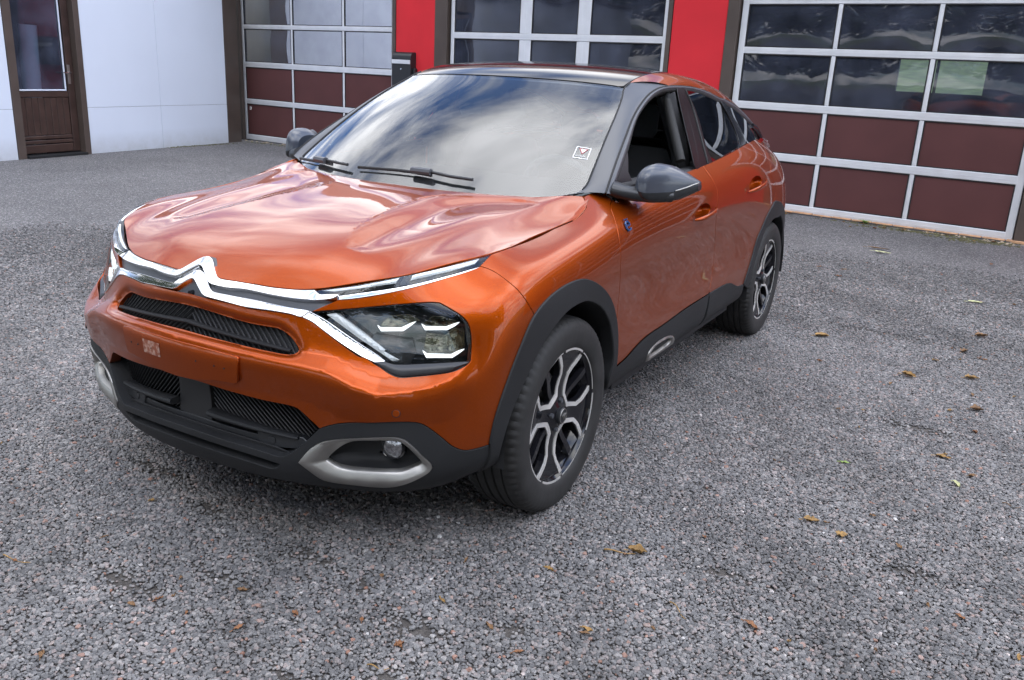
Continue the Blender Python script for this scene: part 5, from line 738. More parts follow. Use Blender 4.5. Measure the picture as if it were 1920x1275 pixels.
dx_ = sectional('far right sectional door outside the right edge', [13.6, 14.7, 15.75, 16.8], [.046, .63, 1.203, 1.825, 2.375, 3.0], 2, .075, [.05, .05], [.095, .09, .086, .074, .08, .08], True)
def wallbox(name, x0, x1, y0, y1, z0, z1, mat, c=.004):
    mb = MB(); mb.box((x0, y0, z0), (x1, y1, z1), c); return mb.build(name, mat, gar)
for a, b in ((3.60, 4.39), (8.275, 8.985), (12.60, 13.5), (16.9, 19.5)): wallbox('red_pier', a, b, 0, .35, -.05, 3.05, M['red'])
for a, b in ((-.42, -.24), (3.525, 3.595), (4.395, 4.635), (8.21, 8.27), (8.99, 9.135), (12.425, 12.595), (13.5, 13.59), (16.81, 16.895)): wallbox('door_jamb', a, b, -.015, .36, -.05, 3.05, M['brown'])
wallbox('jamb_shadow_gap', 4.636, 4.668, .06, .3, 0, 3.05, M['plastic_dark'])
wallbox('lintel', -.5, 19.5, -.004, .35, 3.052, 3.7, M['red']); wallbox('fascia', -.6, 19.6, -.55, -.50, 3.55, 3.75, M['brown']); wallbox('soffit', -.6, 19.6, -.498, -.01, 3.66, 3.70, M['alu'])
# tiled roof, rows of tiles as lapped courses
mb = MB()
for k in range(26):
    y = -.6+k*.28; z = 3.76+k*.155
    mb.add([(-.8, y, z+.035), (19.8, y, z+.035), (19.8, y+.31, z+.175), (-.8, y+.31, z+.175), (-.8, y, z), (19.8, y, z)], [(0, 1, 2, 3), (4, 5, 1, 0)])
o = mb.build('roof', M['tile'], gar, fix=False)
# inside of the garage; back-wall opening stands in for the panes' green reflection
mb = MB(); Y = 9.0
mb.box((-.5, Y, 0), (8.85, Y+.1, 4)); mb.box((10.45, Y, 0), (19.4, Y+.1, 4)); mb.box((8.85, Y, 0), (10.45, Y+.1, 1.42)); mb.box((8.85, Y, 2.12), (10.45, Y+.1, 4)); mb.box((9.55, Y+.02, 1.42), (9.60, Y+.06, 2.12))
mb.box((-.5, .36, 0), (-.4, Y, 4)); mb.box((19.4, .36, 0), (19.5, Y, 4)); mb.box((-.5, .37, 3.71), (19.4, Y, 3.8)); mb.build('inner_walls', M['dark_room'], gar)
o = obj('inner_floor', [(-.4, .37, .006), (19.4, .37, .006), (19.4, 9, .006), (-.4, 9, .006)], [(0, 1, 2, 3)], M['dark_room'], gar, smooth=False)
# small silver sticker plate on the left door
mb = MB(); mb.box((-.11, .055, .545), (-.07, .062, .60), .001); o = mb.build('door_sign', M['white'], dl_); mb = MB(); mb.box((-.1, .0535, .556), (-.08, .056, .588)); mb.build('sign_print', M['plastic_dark'], dl_)
# brick sill in front of the right-hand door
M['brick'] = plain('sill_brick', (.42, .24, .13), .8, bump=.5, bscale=120, var=.25, vscale=9)
sill = empty('door_sill', (-10.2, 9.22, 0), rz=GA); sill['kind'] = 'structure'
x = 8.99; src = None; i = 0
while x < 12.40:
    w_ = .225; 
    if src is None:
        mb = MB(); mb.box((0, 0, 0), (w_-.012, .075, .028), .004); src = mb.build('brick', M['brick'], sill); b_ = src
    else: b_ = src.copy(); COL.objects.link(b_)
    b_.location = (x, -.045+RNG.normal(0, .002), -.004+RNG.normal(0, .0015)); b_.rotation_euler = (0, 0, RNG.normal(0, .004)); x += w_
mb = MB(); mb.box((8.98, -.05, -.02), (12.42, .05, .014)); mb.build('mortar', M['dark_room'], sill)
# ================================================================ white building on the left
WB = math.atan2(-2.95, .36)
M['white_wall'] = plain('white_sheet', (.53, .57, .645), .42, bump=.03, bscale=30, var=.025, vscale=.8)
_nt = M['white_wall'].node_tree; _b = _nt.nodes['Principled BSDF']; _L = _nt.links
_tc = N(_nt, 'ShaderNodeTexCoord'); _s = N(_nt, 'ShaderNodeSeparateXYZ'); _L.new(_tc.outputs['Object'], _s.inputs[0]); _n = N(_nt, 'ShaderNodeTexNoise', i_Scale=6.0, i_Detail=8, i_Roughness=.7); _L.new(_tc.outputs['Object'], _n.inputs['Vector'])
_m = N(_nt, 'ShaderNodeMapRange', i_1=.0, i_2=.30, i_3=.75, i_4=.0); _L.new(_s.outputs[2], _m.inputs[0]); _q = N(_nt, 'ShaderNodeMath', operation='MULTIPLY', use_clamp=True); _L.new(_m.outputs[0], _q.inputs[0]); _L.new(_n.outputs[0], _q.inputs[1])
_x = N(_nt, 'ShaderNodeMix', data_type='RGBA'); _L.new(_q.outputs[0], _x.inputs['Factor']); _L.new(_b.inputs['Base Color'].links[0].from_socket, _x.inputs['A']); _x.inputs['B'].default_value = (.22, .20, .16, 1); _L.new(_x.outputs['Result'], _b.inputs['Base Color'])
M['wood'] = plain('dark_wood', (.030, .015, .011), .45, bump=.3, bscale=90, var=.3, vscale=7)
M['wood2'] = plain('door_wood', (.036, .018, .013), .45, bump=.3, bscale=120, var=.25, vscale=9)
wb = tag(empty('white_building', (-10.1, 8.55, 0), rz=WB), 'white clad building end with a dark brown glazed door at the far left', 'building')
def wbox(name, a, b, mat, c=.003, par=None):
    mb = MB(); mb.box(a, b, c); return mb.build(name, mat, par or wb)
g_ = .004
for x0, x1 in ((-.02, 1.52), (1.52, 2.935), (4.13, 5.9), (5.9, 7.6), (7.6, 9.3)):
    for z0, z1 in ((-.1, .655), (.655, 3.4)):
        wbox('cladding_sheet', (x0+g_/2, -.02, z0+(g_ if z0 > 0 else 0)), (x1-g_/2, 0, z1), M['white_wall'], .002)
wbox('backing_wall', (-.02, -.20, -.1), (2.93, -.022, 3.4), M['brown']); wbox('backing_wall', (4.14, -.20, -.1), (9.3, -.022, 3.4), M['brown'])
wbox('end_wall', (-.019, -7, -.1), (.1, -.205, 3.4), M['brown']); wbox('corner_post', (-.36, -.32, -.05), (-.024, .004, 3.4), M['brown']); wbox('roof_edge', (-.9, -.5, 3.401), (9.5, .3, 3.6), M['brown'])
wbox('door_frame', (2.938, -.16, -.05), (3.035, .012, 2.6), M['brown']); wbox('door_frame', (4.005, -.16, -.05), (4.126, .012, 2.6), M['brown']); wbox('over_door', (2.938, -.16, 2.6), (4.126, 0, 3.4), M['brown'])
wbox('door_step', (3.04, -.16, -.05), (4.0, .06, .035), M['plastic'])
dr = empty('house_door', (0, 0, 0), wb)
Yd = -.085
wbox('stile', (3.04, Yd-.04, .05), (3.155, Yd, 2.5), M['wood'], .004, dr); wbox('stile', (3.965, Yd-.04, .05), (4.002, Yd, 2.5), M['wood'], .004, dr)
for z0, z1 in ((.05, .165), (.175, .225), (.235, .285), (.80, .885), (2.35, 2.5)): wbox('rail', (3.157, Yd-.038, z0), (3.963, Yd-.002, z1), M['wood2'], .008, dr)
n_b = 8
for i in range(n_b):
    a = 3.16+i*(.80/n_b); wbox('board', (a+.002, Yd-.034, .29), (a+.80/n_b-.002, Yd-.010, .797), M['wood2'], .005, dr)
M['door_glass'] = acrylic('door_glass', .03, .25)
V, F = sheet(3.19, 3.965, .905, 2.34, Yd-.02, 0); o = obj('door_pane', V, F, M['door_glass'], dr); recalc(o)
for a, b in (((3.187, .887), (3.98, .907)), ((3.187, .909), (3.207, 2.348)), ((3.96, .909), (3.98, 2.348))): wbox('glazing_bead', (a[0], Yd-.012, a[1]), (b[0], Yd+.004, b[1]), M['white_wall'], .003, dr)
wbox('handle_plate', (3.10, Yd+.0005, .98), (3.145, Yd+.006, 1.24), M['satin_metal'], .002, dr)
mb = MB(); V, F = tube_arrays([(3.122, Yd, 1.135), (3.122, Yd+.045, 1.135), (3.15, Yd+.055, 1.135), (3.25, Yd+.055, 1.132)], .0085, 8); mb.add(V, F); mb.build('door_handle', M['chrome'], dr, smooth=True)
# room behind the glazed door: dark, with a pale roll standing near the glass
wbox('room_back', (2.0, -2.3, 0), (5.0, -2.2, 2.8), M['dark_room']); wbox('room_side', (2.0, -2.2, 0), (2.05, -.21, 2.8), M['dark_room']); wbox('room_side', (4.95, -2.2, 0), (5.0, -.21, 2.8), M['dark_room']); wbox('room_ceiling', (2.0, -2.2, 2.6), (5.0, -.21, 2.65), M['dark_room'])
V, F = tube_arrays([(3.40, -.55, 0), (3.37, -.50, 1.75)], [.13, .12], 20, up=(0, 1, 0)); roll = obj('paper_roll', V, F, plain('pale_foil', (.8, .83, .86), .4, bump=.5, bscale=14), None, sharp=40); recalc(roll)
roll.location = wb.location; roll.rotation_euler = wb.rotation_euler; tag(roll, 'pale upright roll standing behind the glass of the brown door', 'roll')
# ================================================================ letterbox on the red pier
lb = tag(empty('letterbox', (0, 0, 0)), 'black letterbox with rounded top and silver flap fixed to the red pier', 'letterbox')
lb.location = (-10.2, 9.22, 0); lb.rotation_euler[2] = GA
prof = [(-.125, 1.16), (-.125, 1.545), (-.122, 1.585), (-.105, 1.622), (-.075, 1.645), (-.045, 1.650), (-.02, 1.648), (-.002, 1.64), (-.002, 1.16)]
V = [(x, y, z) for x in (3.635, 4.025) for y, z in prof]; n = len(prof); F = [(i, (i+1) % n, n+(i+1) % n, n+i) for i in range(n)]+[list(range(n))[::-1], [n+i for i in range(n)]]
o = obj('box_body', V, F, M['satin'], lb, sharp=40); recalc(o)
mb = MB(); mb.box((3.64, -.140, 1.475), (4.02, -.1255, 1.535), .003); mb.build('flap', M['alu'], lb)
mb = MB(); V, F = tube_arrays([(3.83, -.126, 1.40), (3.83, -.132, 1.40)], .012, 12); mb.add(V, F); mb.build('lock', M['chrome'], lb)
mb = MB(); mb.box((4.03, -.09, 1.30), (4.075, -.02, 1.42), .01); mb.build('newspaper_clip', M['satin'], lb)
# ================================================================ moss, weeds, leaves, twigs
def frame(o, p):
    return np.array([[math.cos(GA), -math.sin(GA), 0], [math.sin(GA), math.cos(GA), 0], [0, 0, 1]]) @ np.array(p)+np.array([-10.2, 9.22, 0])
M['moss'] = plain('moss', (.075, .070, .028), .95, bump=.8, bscale=60, var=.6, vscale=22)
M['dirt'] = plain('rubble', (.30, .24, .17), .9, var=.5, vscale=14)
def clumps(name, spots, mat, n, r0):
    mb = MB()
    for (x, y, sx, sy, k) in spots:
        for _ in range(k):
            px, py = RNG.normal(x, sx), RNG.normal(y, sy); r = r0*RNG.uniform(.4, 1.3); th = RNG.uniform(0, 6.28); m_ = 6
            V = [(px+r*math.cos(th+6.283*i/m_)*RNG.uniform(.7, 1.2), py+r*math.sin(th+6.283*i/m_)*RNG.uniform(.7, 1.2), -.002) for i in range(m_)]+[(px+RNG.normal(0, r*.2), py, r*RNG.uniform(.25, .6))]
            mb.add(V, [(i, (i+1) % m_, m_) for i in range(m_)])
    o = mb.build(name, mat, None, smooth=True, sharp=60); o['kind'] = 'stuff'; return o
W = lambda x, y: tuple(frame(None, (x, y, 0))[:2])
clumps('moss', [(*W(11.6, -.16), .28, .045, 260), (*W(12.15, -.22), .22, .08, 260), (*W(11.0, -.10), .25, .02, 70), (*W(1.2, -.12), .9, .05, 250), (-9.93, 7.6, .03, .55, 220)], M['moss'], 6, .022)
clumps('rubble', [(*W(11.75, -.11), .16, .015, 26), (*W(12.3, -.12), .08, .03, 22), (*W(12.62, -.12), .08, .04, 16), (*W(.4, -.05), .35, .03, 30)], M['dirt'], 6, .03)
LM = [plain('leaf_brown', (.26, .15, .045), .7, var=.4, vscale=60), plain('leaf_dark', (.16, .085, .035), .75, var=.4, vscale=60), plain('leaf_green', (.17, .24, .05), .6, var=.3, vscale=60), plain('leaf_pale', (.42, .42, .22), .6, var=.25, vscale=60), plain('leaf_red', (.19, .08, .03), .7, var=.4, vscale=60)]
def leaf(x, y, L_, wd, curl, mat, label, group=None, name='fallen_leaf', rot=None, cat='leaf', tw=0):
    n = 9; m_ = 5; V = []
    for i in range(n):
        f = i/(n-1); w_ = wd*math.sin(math.pi*min(1, f*.96+.04))**.8*(1+RNG.normal(0, .10))
        for j in range(m_):
            g_ = (j/(m_-1)-.5)*2; V.append(((f-.5)*L_+RNG.normal(0, L_*.01), g_*w_+tw*L_*math.sin(f*5), .013+curl*(abs(g_)**1.6)*w_*.9+curl*.22*L_*(f-.5)**2*2+RNG.normal(0, .0022)))
    F = [(i*m_+j, i*m_+j+1, (i+1)*m_+j+1, (i+1)*m_+j) for i in range(n-1) for j in range(m_-1)]
    b = len(V); V += [(-.5*L_, 0, .013), (-.5*L_-.25*L_, .04*L_, .011), (-.5*L_-.25*L_, .04*L_+.002, .013), (-.5*L_, .002, .015)]; F.append((b, b+1, b+2, b+3))
    o = obj(name, V, F, mat, None); o.location = (x, y, 0); o.rotation_euler[2] = RNG.uniform(0, 6.28) if rot is None else rot
    return tag(o, label, cat, group)
def twig(x, y, L_, rot, mat, label, group=None, name='twig', r=.0022, cat='twig'):
    p = np.array([((f-.5)*L_, .07*L_*math.sin(f*4+x*9), .012+.004*math.sin(f*7)) for f in np.linspace(0, 1, 9)]); V, F = tube_arrays(p, np.linspace(r, r*.4, 9), 5); o = obj(name, V, F, mat, None); o.location = (x, y, 0); o.rotation_euler[2] = rot
    return tag(o, label, cat, group)
GL = 'fallen leaves on the gravel'
leaf(1.67, .40, .055, .013, .9, LM[0], 'long curled tan leaf lying left of the broad tan leaf on the gravel', GL, rot=.3)
leaf(1.78, .36, .040, .019, .5, LM[0], 'broad crinkled tan leaf on the open gravel right of the long curled one', GL, rot=1.9)
leaf(1.24, -.15, .060, .016, 1.2, LM[0], 'crumpled ochre leaf at the end of a long stalk below the front wheel', GL, rot=.25); twig(1.19, -.18, .10, .15, LM[0], 'long ochre stalk running from the crumpled leaf below the front wheel', r=.003)
leaf(1.68, .99, .040, .009, .3, LM[2], 'small bright green leaf on the gravel right of the front wheel', GL, rot=.2)
leaf(2.02, 1.30, .060, .012, .6, LM[0], 'frayed yellow-brown catkin on the gravel towards the right edge', GL, rot=.1, name='catkin', cat='catkin', tw=.1)
leaf(2.09, 1.04, .055, .010, .9, LM[3], 'pale green curved leaf on the gravel near the right edge', GL, rot=-.9, tw=.08)
leaf(1.66, -.33, .050, .010, .6, LM[4], 'ragged reddish brown sprig on the gravel at the bottom of the picture', GL, rot=-.3, tw=.1)
leaf(1.22, 2.85, .085, .030, .7, LM[0], 'large yellowish leaf on the gravel just right of the rear wheel', GL, rot=.4)
leaf(1.77, 2.36, .090, .020, 1.1, LM[0], 'twisted yellow-brown leaf on the gravel in the middle of the right side', GL, rot=-.4, tw=.1)
leaf(2.06, 2.54, .070, .020, 1.0, LM[0], 'curled orange-brown leaf right of the twisted yellow-brown leaf', GL, rot=.2)
leaf(2.11, 2.02, .060, .022, 1.0, LM[1], 'dark brown crumpled leaf on the gravel at the right, nearest the right edge', GL, rot=.3)
leaf(1.98, 4.53, .11, .016, .5, LM[3], 'pale lime leaf on the gravel far right below the right garage door', GL, rot=.2)
leaf(1.11, 6.14, .16, .022, .3, LM[3], 'flat lime green leaf on the gravel in front of the right garage door', GL, rot=-.2)
leaf(1.05, 6.33, .20, .02, .4, LM[1], 'dark withered blade beside the flat lime leaf near the right garage door', GL, rot=-.05)
leaf(2.06, 3.52, .080, .026, .9, LM[1], 'olive brown leaf standing up on the gravel at the far right', GL, rot=.5)
leaf(1.99, 3.08, .07, .02, .9, LM[1], 'dull brown leaf between the olive leaf and the curled orange-brown one', GL, rot=1.2)
twig(1.46, -.38, .09, -.6, LM[0], 'thin straw-coloured stalk at the bottom right of the front wheel'); twig(-.30, -1.26, .11, .05, LM[0], 'straight dry stalk at the lower left edge of the picture')
twig(2.28, .97, .06, -.1, LM[1], 'dark brown twig near the right edge of the gravel'); twig(.90, -1.05, .06, .4, LM[0], 'short straw stalk at the very bottom of the picture')
CR = [(2.08,.07),(2.17,.06),(1.28,-.61),(1.85,.57),(2.12,1.7),(2.14,1.17),(1.39,.07),(2.32,-.06),(1.96,.39),(1.31,2.33),(1.7,2.17),(2.09,2.97),(1.86,2.77),(.96,5.04),(.77,5.01),(2.08,2.25),(.97,4.73),(2.0,1.93),(.17,-1.48),(.21,-1.16),(.37,-1.0),(.49,-1.13),(-.28,-.8),(.17,-1.22),(.89,-.95),(.65,-.72),(.57,-1.0),(.87,-.72),(1.05,-.75),(.89,-.95),(1.28,-.63),(1.17,-.8),(1.05,-.4),(.81,-.5),(.74,-.92),(2.22,4.64),(2.01,6.26)]
for i, (x, y) in enumerate(CR):
    leaf(x, y, RNG.uniform(.018, .036)*(1+max(0, y)*.18), RNG.uniform(.004, .008)*(1+max(0, y)*.15), .8, LM[(1, 4, 0, 1, 4)[i % 5]], 'small dry brown leaf scrap scattered on the gravel', 'leaf scraps on the gravel', name='leaf_scrap', cat='leaf scrap')
for i in range(70):
    x, y = RNG.uniform(-1.5, 2.6), RNG.uniform(-1.7, 3.6)
    if abs(x) < 1.0 and -.95 < y < 3.4: continue
    leaf(x, y, RNG.uniform(.010, .022), RNG.uniform(.0025, .005), .8, LM[(1, 4, 0, 1)[i % 4]], 'small dry brown leaf scrap scattered on the gravel', 'leaf scraps on the gravel', name='leaf_scrap', cat='leaf scrap')
for i in range(34):
    x, y = W(RNG.uniform(9.0, 12.6), -.08-abs(RNG.normal(0, .22)))
    leaf(x, y, RNG.uniform(.03, .07), RNG.uniform(.008, .018), .9, LM[(1, 0, 1, 4)[i % 4]], 'small dry leaf blown against the foot of the right garage door', 'leaves blown against the garage sill', name='blown_leaf', cat='leaf')
for i, (x, y) in enumerate(((10.95, -.08),)):
    mb = MB(); c = frame(None, (x, y, 0))
    for k in range(26):
        a = RNG.uniform(0, 6.28); l_ = RNG.uniform(.03, .08); p = np.array([c, c+[math.cos(a)*l_*.4, math.sin(a)*l_*.4, l_*.5], c+[math.cos(a)*l_, math.sin(a)*l_, l_*.55]]); V, F = tube_arrays(p, [.004, .008, .002], 4, prof=[(-1, 0), (0, .2), (1, 0), (0, -.2)]); mb.add(V, F)
    o = mb.build('weed', LM[2], None, smooth=True); tag(o, 'small green weed growing at the sill of the right garage door', 'weed')
# ================================================================ unseen surroundings behind the camera, added for reflections and to block sky light
M['hedge'] = plain('foliage_far', (.045, .075, .025), .9, var=.5, vscale=.8)
M['bark'] = plain('bark', (.07, .055, .04), .9)
def sky_block_ring():  # unseen tree ring, its height set to block low sky and deepen shade
    mb = MB()
    for k in range(9000):
        a = RNG.uniform(math.radians(188), math.radians(372)); R_ = RNG.uniform(12.5, 16); h_ = 7.2+1.6*abs(math.sin(a*3.1))+1.2*math.sin(a*7.7)
        c = np.array([R_*math.cos(a), R_*math.sin(a), RNG.uniform(.2, 1)**.7*h_]); r = RNG.uniform(.18, .5)
        q = RNG.normal(0, 1, (3, 3)); q /= np.linalg.norm(q, axis=1, keepdims=True); mb.add([c+r*q[0], c+r*q[1], c+r*q[2], c-r*q[0]], [(0, 1, 2), (1, 2, 3), (0, 2, 3)])
    o = mb.build('light_block_trees', M['hedge'], None, fix=False); o['kind'] = 'stuff'
sky_block_ring()
M['yellow'] = plain('cream_render', (.55, .43, .25), .8, var=.08, vscale=2)
hs = tag(empty('reflection_house', (13.0, -6.5, 0), rz=math.radians(58)), 'cream rendered house with a tiled roof across the yard, unseen, added for the reflections', 'building')  # unseen house put in for what the car paint reflects
mb = MB(); mb.box((-5, -3.5, -.1), (5, 3.5, 3.0)); mb.build('wall', M['yellow'], hs)
mb = MB(); mb.add([(-5.4, -4, 2.9), (5.4, -4, 2.9), (5.4, 0, 5.6), (-5.4, 0, 5.6), (5.4, 4, 2.9), (-5.4, 4, 2.9)], [(0, 1, 2, 3), (3, 2, 4, 5), (0, 3, 5), (1, 4, 2)]); mb.build('roof', M['tile'], hs)
for x_ in (-3.2, 0, 3.2):
    mb = MB(); mb.box((x_-.6, 3.5, 1.0), (x_+.6, 3.54, 2.2)); w_ = mb.build('window', M['white_wall'], hs); mb = MB(); mb.box((x_-.52, 3.541, 1.08), (x_+.52, 3.55, 2.12)); mb.build('pane', M['gloss'], w_)
# ================================================================ the car
car = tag(empty('parked_car'), 'metallic orange crossover hatchback parked at an angle on the gravel, driver window open', 'car')
# ---- outer panels
_sl = OUT['slot'][1]; _sl3 = RING(_sl)
_cr = RING(np.concatenate([[[0, OUT['crease'][1][0, 1]+.06]], OUT['crease'][1], OUT['crease2'][1][1:]])); _c3 = RING(OUT['crease3'][1])
_cst = np.concatenate([[[0, OUT['crease'][1][0, 1]+.06]], OUT['crease'][1], OUT['crease2'][1][1:]])
def bumper_off(P, st):
    tent = lambda d, w: np.maximum(0, 1-d/w)
    d = dist_poly(P, _cr); fade = np.clip((P[:, 1]+.42)/-.08, 0, 1)
    above = st[:, 1] > np.interp(st[:, 0], _cst[:, 0], _cst[:, 1])
    A = np.interp(st[:, 0], [0, 1.2, 2.2, 3.2, 4.6, 5.6, 6.3], [.011, .011, .016, .028, .025, .014, 0])
    return (-.014*np.exp(-(dist_poly(P, _sl3)/.013)**1.5)*np.clip((st[:, 1]-5.2)/.4, 0, 1) + fade*A*np.where(above, tent(d, np.interp(st[:, 0], [1, 3], [.034, .048])), tent(d, .11)))
panel('front_bumper', M['paint'], car, 'RING', ['bumper'], center=True, h=.010, depth=.035, off=bumper_off, fd=.012, lines=[np.concatenate([OUT['crease'][1], OUT['crease2'][1][1:]]), OUT['crease3'][1]])
_pi, _po = OUT['pock_in'][1], OUT['pock_out'][1]; _pp = np.concatenate([_pi, _po[::-1][1:-1]]); _pi3, _po3 = HOOD(_pi), HOOD(_po)
def hood_off(P, st):
    a, b = dist_poly(P, _pi3), dist_poly(P, _po3); w = np.maximum(a+b, 1e-6); x = a/w; m = inside(st, [_pp])
    sm = lambda q: np.clip(q, 0, 1)**2*(3-2*np.clip(q, 0, 1))
    f = sm(x/.42)*(1-sm((x-.30)/.70))*1.35; tip = np.clip((P[:, 1]+.52)/.25, 0, 1)*np.clip((.24-P[:, 1])/.22, 0, 1)
    up = np.where(m, 0, .0018*np.exp(-(a/.05)**1.5)*np.clip((b-a)/.03, 0, 1))*tip
    return np.where(m, -np.minimum(w, .13)*.11*f, 0)*tip**.5+up
panel('bonnet', M['paint'], car, 'HOOD', ['hood'], center=True, h=.010, depth=.02, off=hood_off, fd=.05, lines=[_pi])
fenders = panel('wing', M['paint'], car, 'RING', ['fender'], h=.016)
hand = {}
def ell(cs, ct, rs, rt, n=28): 
    a = np.linspace(0, 2*np.pi, n, endpoint=False); return np.stack([cs+rs*np.cos(a), ct+rt*np.sin(a)], 1)
H1, H2 = (14.02, 7.70, .23, .40), (16.03, 7.86, .34, .38)
fd = panel('front_door', M['paint'], car, 'RING', ['door_front', ell(*H1)], h=.018)
rd = panel('rear_door', M['paint'], car, 'RING', ['door_rear', ell(*H2)], h=.018)
panel('rear_quarter', M['paint'], car, 'RING', ['quarter'], h=.018)
panel('tail_end', M['paint'], car, 'RING', ['rear'], center=True, h=.03)
def handle(Hc, doors):
    cs, ct, rs, rt = Hc
    # bowl behind the grip
    V = []; F = []; n = 28
    for k, (f, d) in enumerate(((1.0, 0.0), (.98, .014), (.90, .030), (.6, .042), (.25, .046))):
        V.append(spt('RING', ell(cs, ct, rs*f, rt*f, n), -d-.004))
    V = np.concatenate(V)
    for k in range(4):
        for i in range(n): j = (i+1) % n; F.append((k*n+i, k*n+j, (k+1)*n+j, (k+1)*n+i))
    F.append([4*n+i for i in range(n)])
    for o in two('handle_recess', M['paint'], doors, V, F): pass
    a = np.linspace(-1, 1, 15); st = np.stack([cs+.04+a*rs*1.35, ct-.34*rt+a*rt*.26], 1)
    path = spt('RING', st, .006+.030*(1-np.abs(a)**3)); rad = .0110*np.sqrt(np.maximum(.12, 1-np.abs(a)**4))
    pr = [(math.cos(t)*.62, math.sin(t)*1.05) for t in np.linspace(0, 2*np.pi, 12, endpoint=False)]
    V, F = tube_arrays(path, rad, prof=pr)
    two('door_handle', M['paint'], doors, V, F, sharp=60)
handle(H1, fd); handle(H2, rd)
# ---- black cladding
panel('bumper_cladding', M['plastic'], car, 'RING', ['cladding', 'fog_outer'], center=True, h=.014, off=.002, depth=.085)
panel('wheel_arch_trim', M['plastic'], car, 'RING', ['arch_front'], h=.012, off=.008, depth=.05, rim=.004)
panel('wheel_arch_trim', M['plastic'], car, 'RING', ['arch_rear'], h=.012, off=.008, depth=.05, rim=.004)
def sill_off(P, st): return .004+.012*np.clip((st[:, 1]-.9)/.5, 0, 1)*np.clip((2.6-st[:, 1])/.6, 0, 1)
sf = panel('sill_trim', M['plastic'], fd, 'RING', ['sill_front', 'airbump_outer'], h=.014, off=.004, depth=.04, rim=.003)
panel('sill_trim', M['plastic'], rd, 'RING', ['sill_rear'], h=.014, off=.004, depth=.04, rim=.003)
panel('sill_badge_ring', M['satin_metal'], sf, 'RING', ['airbump_outer', 'airbump_inner'], h=.008, off=.005, gap=.001, relief=(.5, .004), geo_normals=True)
panel('sill_badge_recess', M['plastic_dark'], sf, 'RING', [OUT['airbump_inner'][1]], h=.012, off=-.008)
# ---- lower front: fog lamp surrounds, grilles
V0 = spt('RING', resample(OUT['fog_outer'][1], 72), .004)
def fog():
    o = resample(np.r_[OUT['fog_outer'][1], OUT['fog_outer'][1][:1]], 91)[:-1]; i = resample(np.r_[OUT['fog_inner'][1], OUT['fog_inner'][1][:1]], 91)[:-1]
    po = spt('RING', o); pi = spt('RING', i)
    # rotate the inner loop so that the two start at the same bearing
    k = np.argmin(np.linalg.norm(pi-po[0], axis=1)); i = np.roll(i, -k, 0)
    if area(o)*area(i) < 0: i = np.roll(i[::-1], 1, 0)
    rows = []
    for f, d in ((0, -.006), (0, .003), (.06, .0055), (.40, .004), (.55, .001), (.80, -.007), (.95, -.012), (1, -.015), (1, -.04)):
        rows.append(spt('RING', o*(1-f)+i*f, d))
    n = len(o); V = np.concatenate(rows); F = []
    for r in range(len(rows)-1):
        for q in range(n): w = (q+1) % n; F.append((r*n+q, r*n+w, (r+1)*n+w, (r+1)*n+q))
    ring = two('fog_lamp_surround', M['satin_metal'], car, V, F, sharp=50)
    c = i.mean(0); rows = [spt('RING', c+(i-c)*f, -d) for f, d in ((1.0, .033), (.96, .045), (.8, .062), (.5, .07), (.1, .07))]
    V = np.concatenate(rows); F = []
    for r in range(len(rows)-1):
        for q in range(n): w = (q+1) % n; F.append((r*n+q, r*n+w, (r+1)*n+w, (r+1)*n+q))
    two('fog_lamp_pocket', M['plastic'], ring, V, F, sharp=60)
    # the round lamp, upper outer part of the pocket
    L = OUT['fog_lamp_c'][1][0]; ctr = spt('RING', [L], -.050)[0]; nn = SURFS['RING'].normal([L])[0]*SURFS['RING'].sg
    nn = (nn+np.array([-.35, -.5, 0])); nn /= np.linalg.norm(nn); t = np.cross(nn, [0, 0, 1]); t /= np.linalg.norm(t); u = np.cross(t, nn)
    V = []; prof = ((.040, -.012), (.040, .004), (.036, .010), (.034, .008), (.024, .015), (.010, .019)); n = 28
    for r, d in prof:
        for k in range(n):
            a = 2*np.pi*k/n; V.append(ctr+t*r*np.sign(np.cos(a))*abs(np.cos(a))**.8+u*r*np.sign(np.sin(a))*abs(np.sin(a))**.8+nn*d)
    F = [];
    for r in range(3):
        for q in range(n): w = (q+1) % n; F.append((r*n+q, r*n+w, (r+1)*n+w, (r+1)*n+q))
    lamps = two('fog_lamp', M['gloss'], ring, V[:4*n], F)
    # (lens facets live in the lamp mesh's own small lens)
    F = []
    for r in range(2):
        for q in range(n): w = (q+1) % n; F.append((r*n+q, r*n+w, (r+1)*n+w, (r+1)*n+q))
    F.append([2*n+q for q in range(n)])
    two('fog_lens', M['fog_lens'], ring, V[3*n:], F)
fog()
panel('lower_grille', M['plastic_dark'], car, 'RING', ['grille'], center=True, h=.03, off=-.078, gap=-.10, depth=.005)
panel('intake_slit', M['plastic_dark'], car, 'RING', ['slit'], center=True, h=.03, off=-.03, gap=-.03, depth=.004)
panel('upper_grille', M['plastic_dark'], car, 'RING', ['slot'], center=True, h=.03, off=-.036, gap=-.02, depth=.004)
def bar(stA, stB, off, w, d, n=14, taper=1.0):
    st = np.array(stA)+(np.array(stB)-np.array(stA))*np.linspace(0, 1, n)[:, None]
    pr = [(math.copysign(abs(math.cos(t))**.7, math.cos(t))*d, math.copysign(abs(math.sin(t))**.7, math.sin(t))*w) for t in np.linspace(0, 2*np.pi, 10, endpoint=False)]
    return tube_arrays(spt('RING', st, off), np.linspace(1, taper, n), prof=pr)
def clipseg(poly, a, b):
    """part of the segment a-b inside the polygon"""
    t = np.linspace(0, 1, 80); q = a+(b-a)*t[:, None]; m = inside(q, [poly]); 
    if m.sum() < 4: return None
    i = np.flatnonzero(m); return q[i[0]], q[i[-1]]
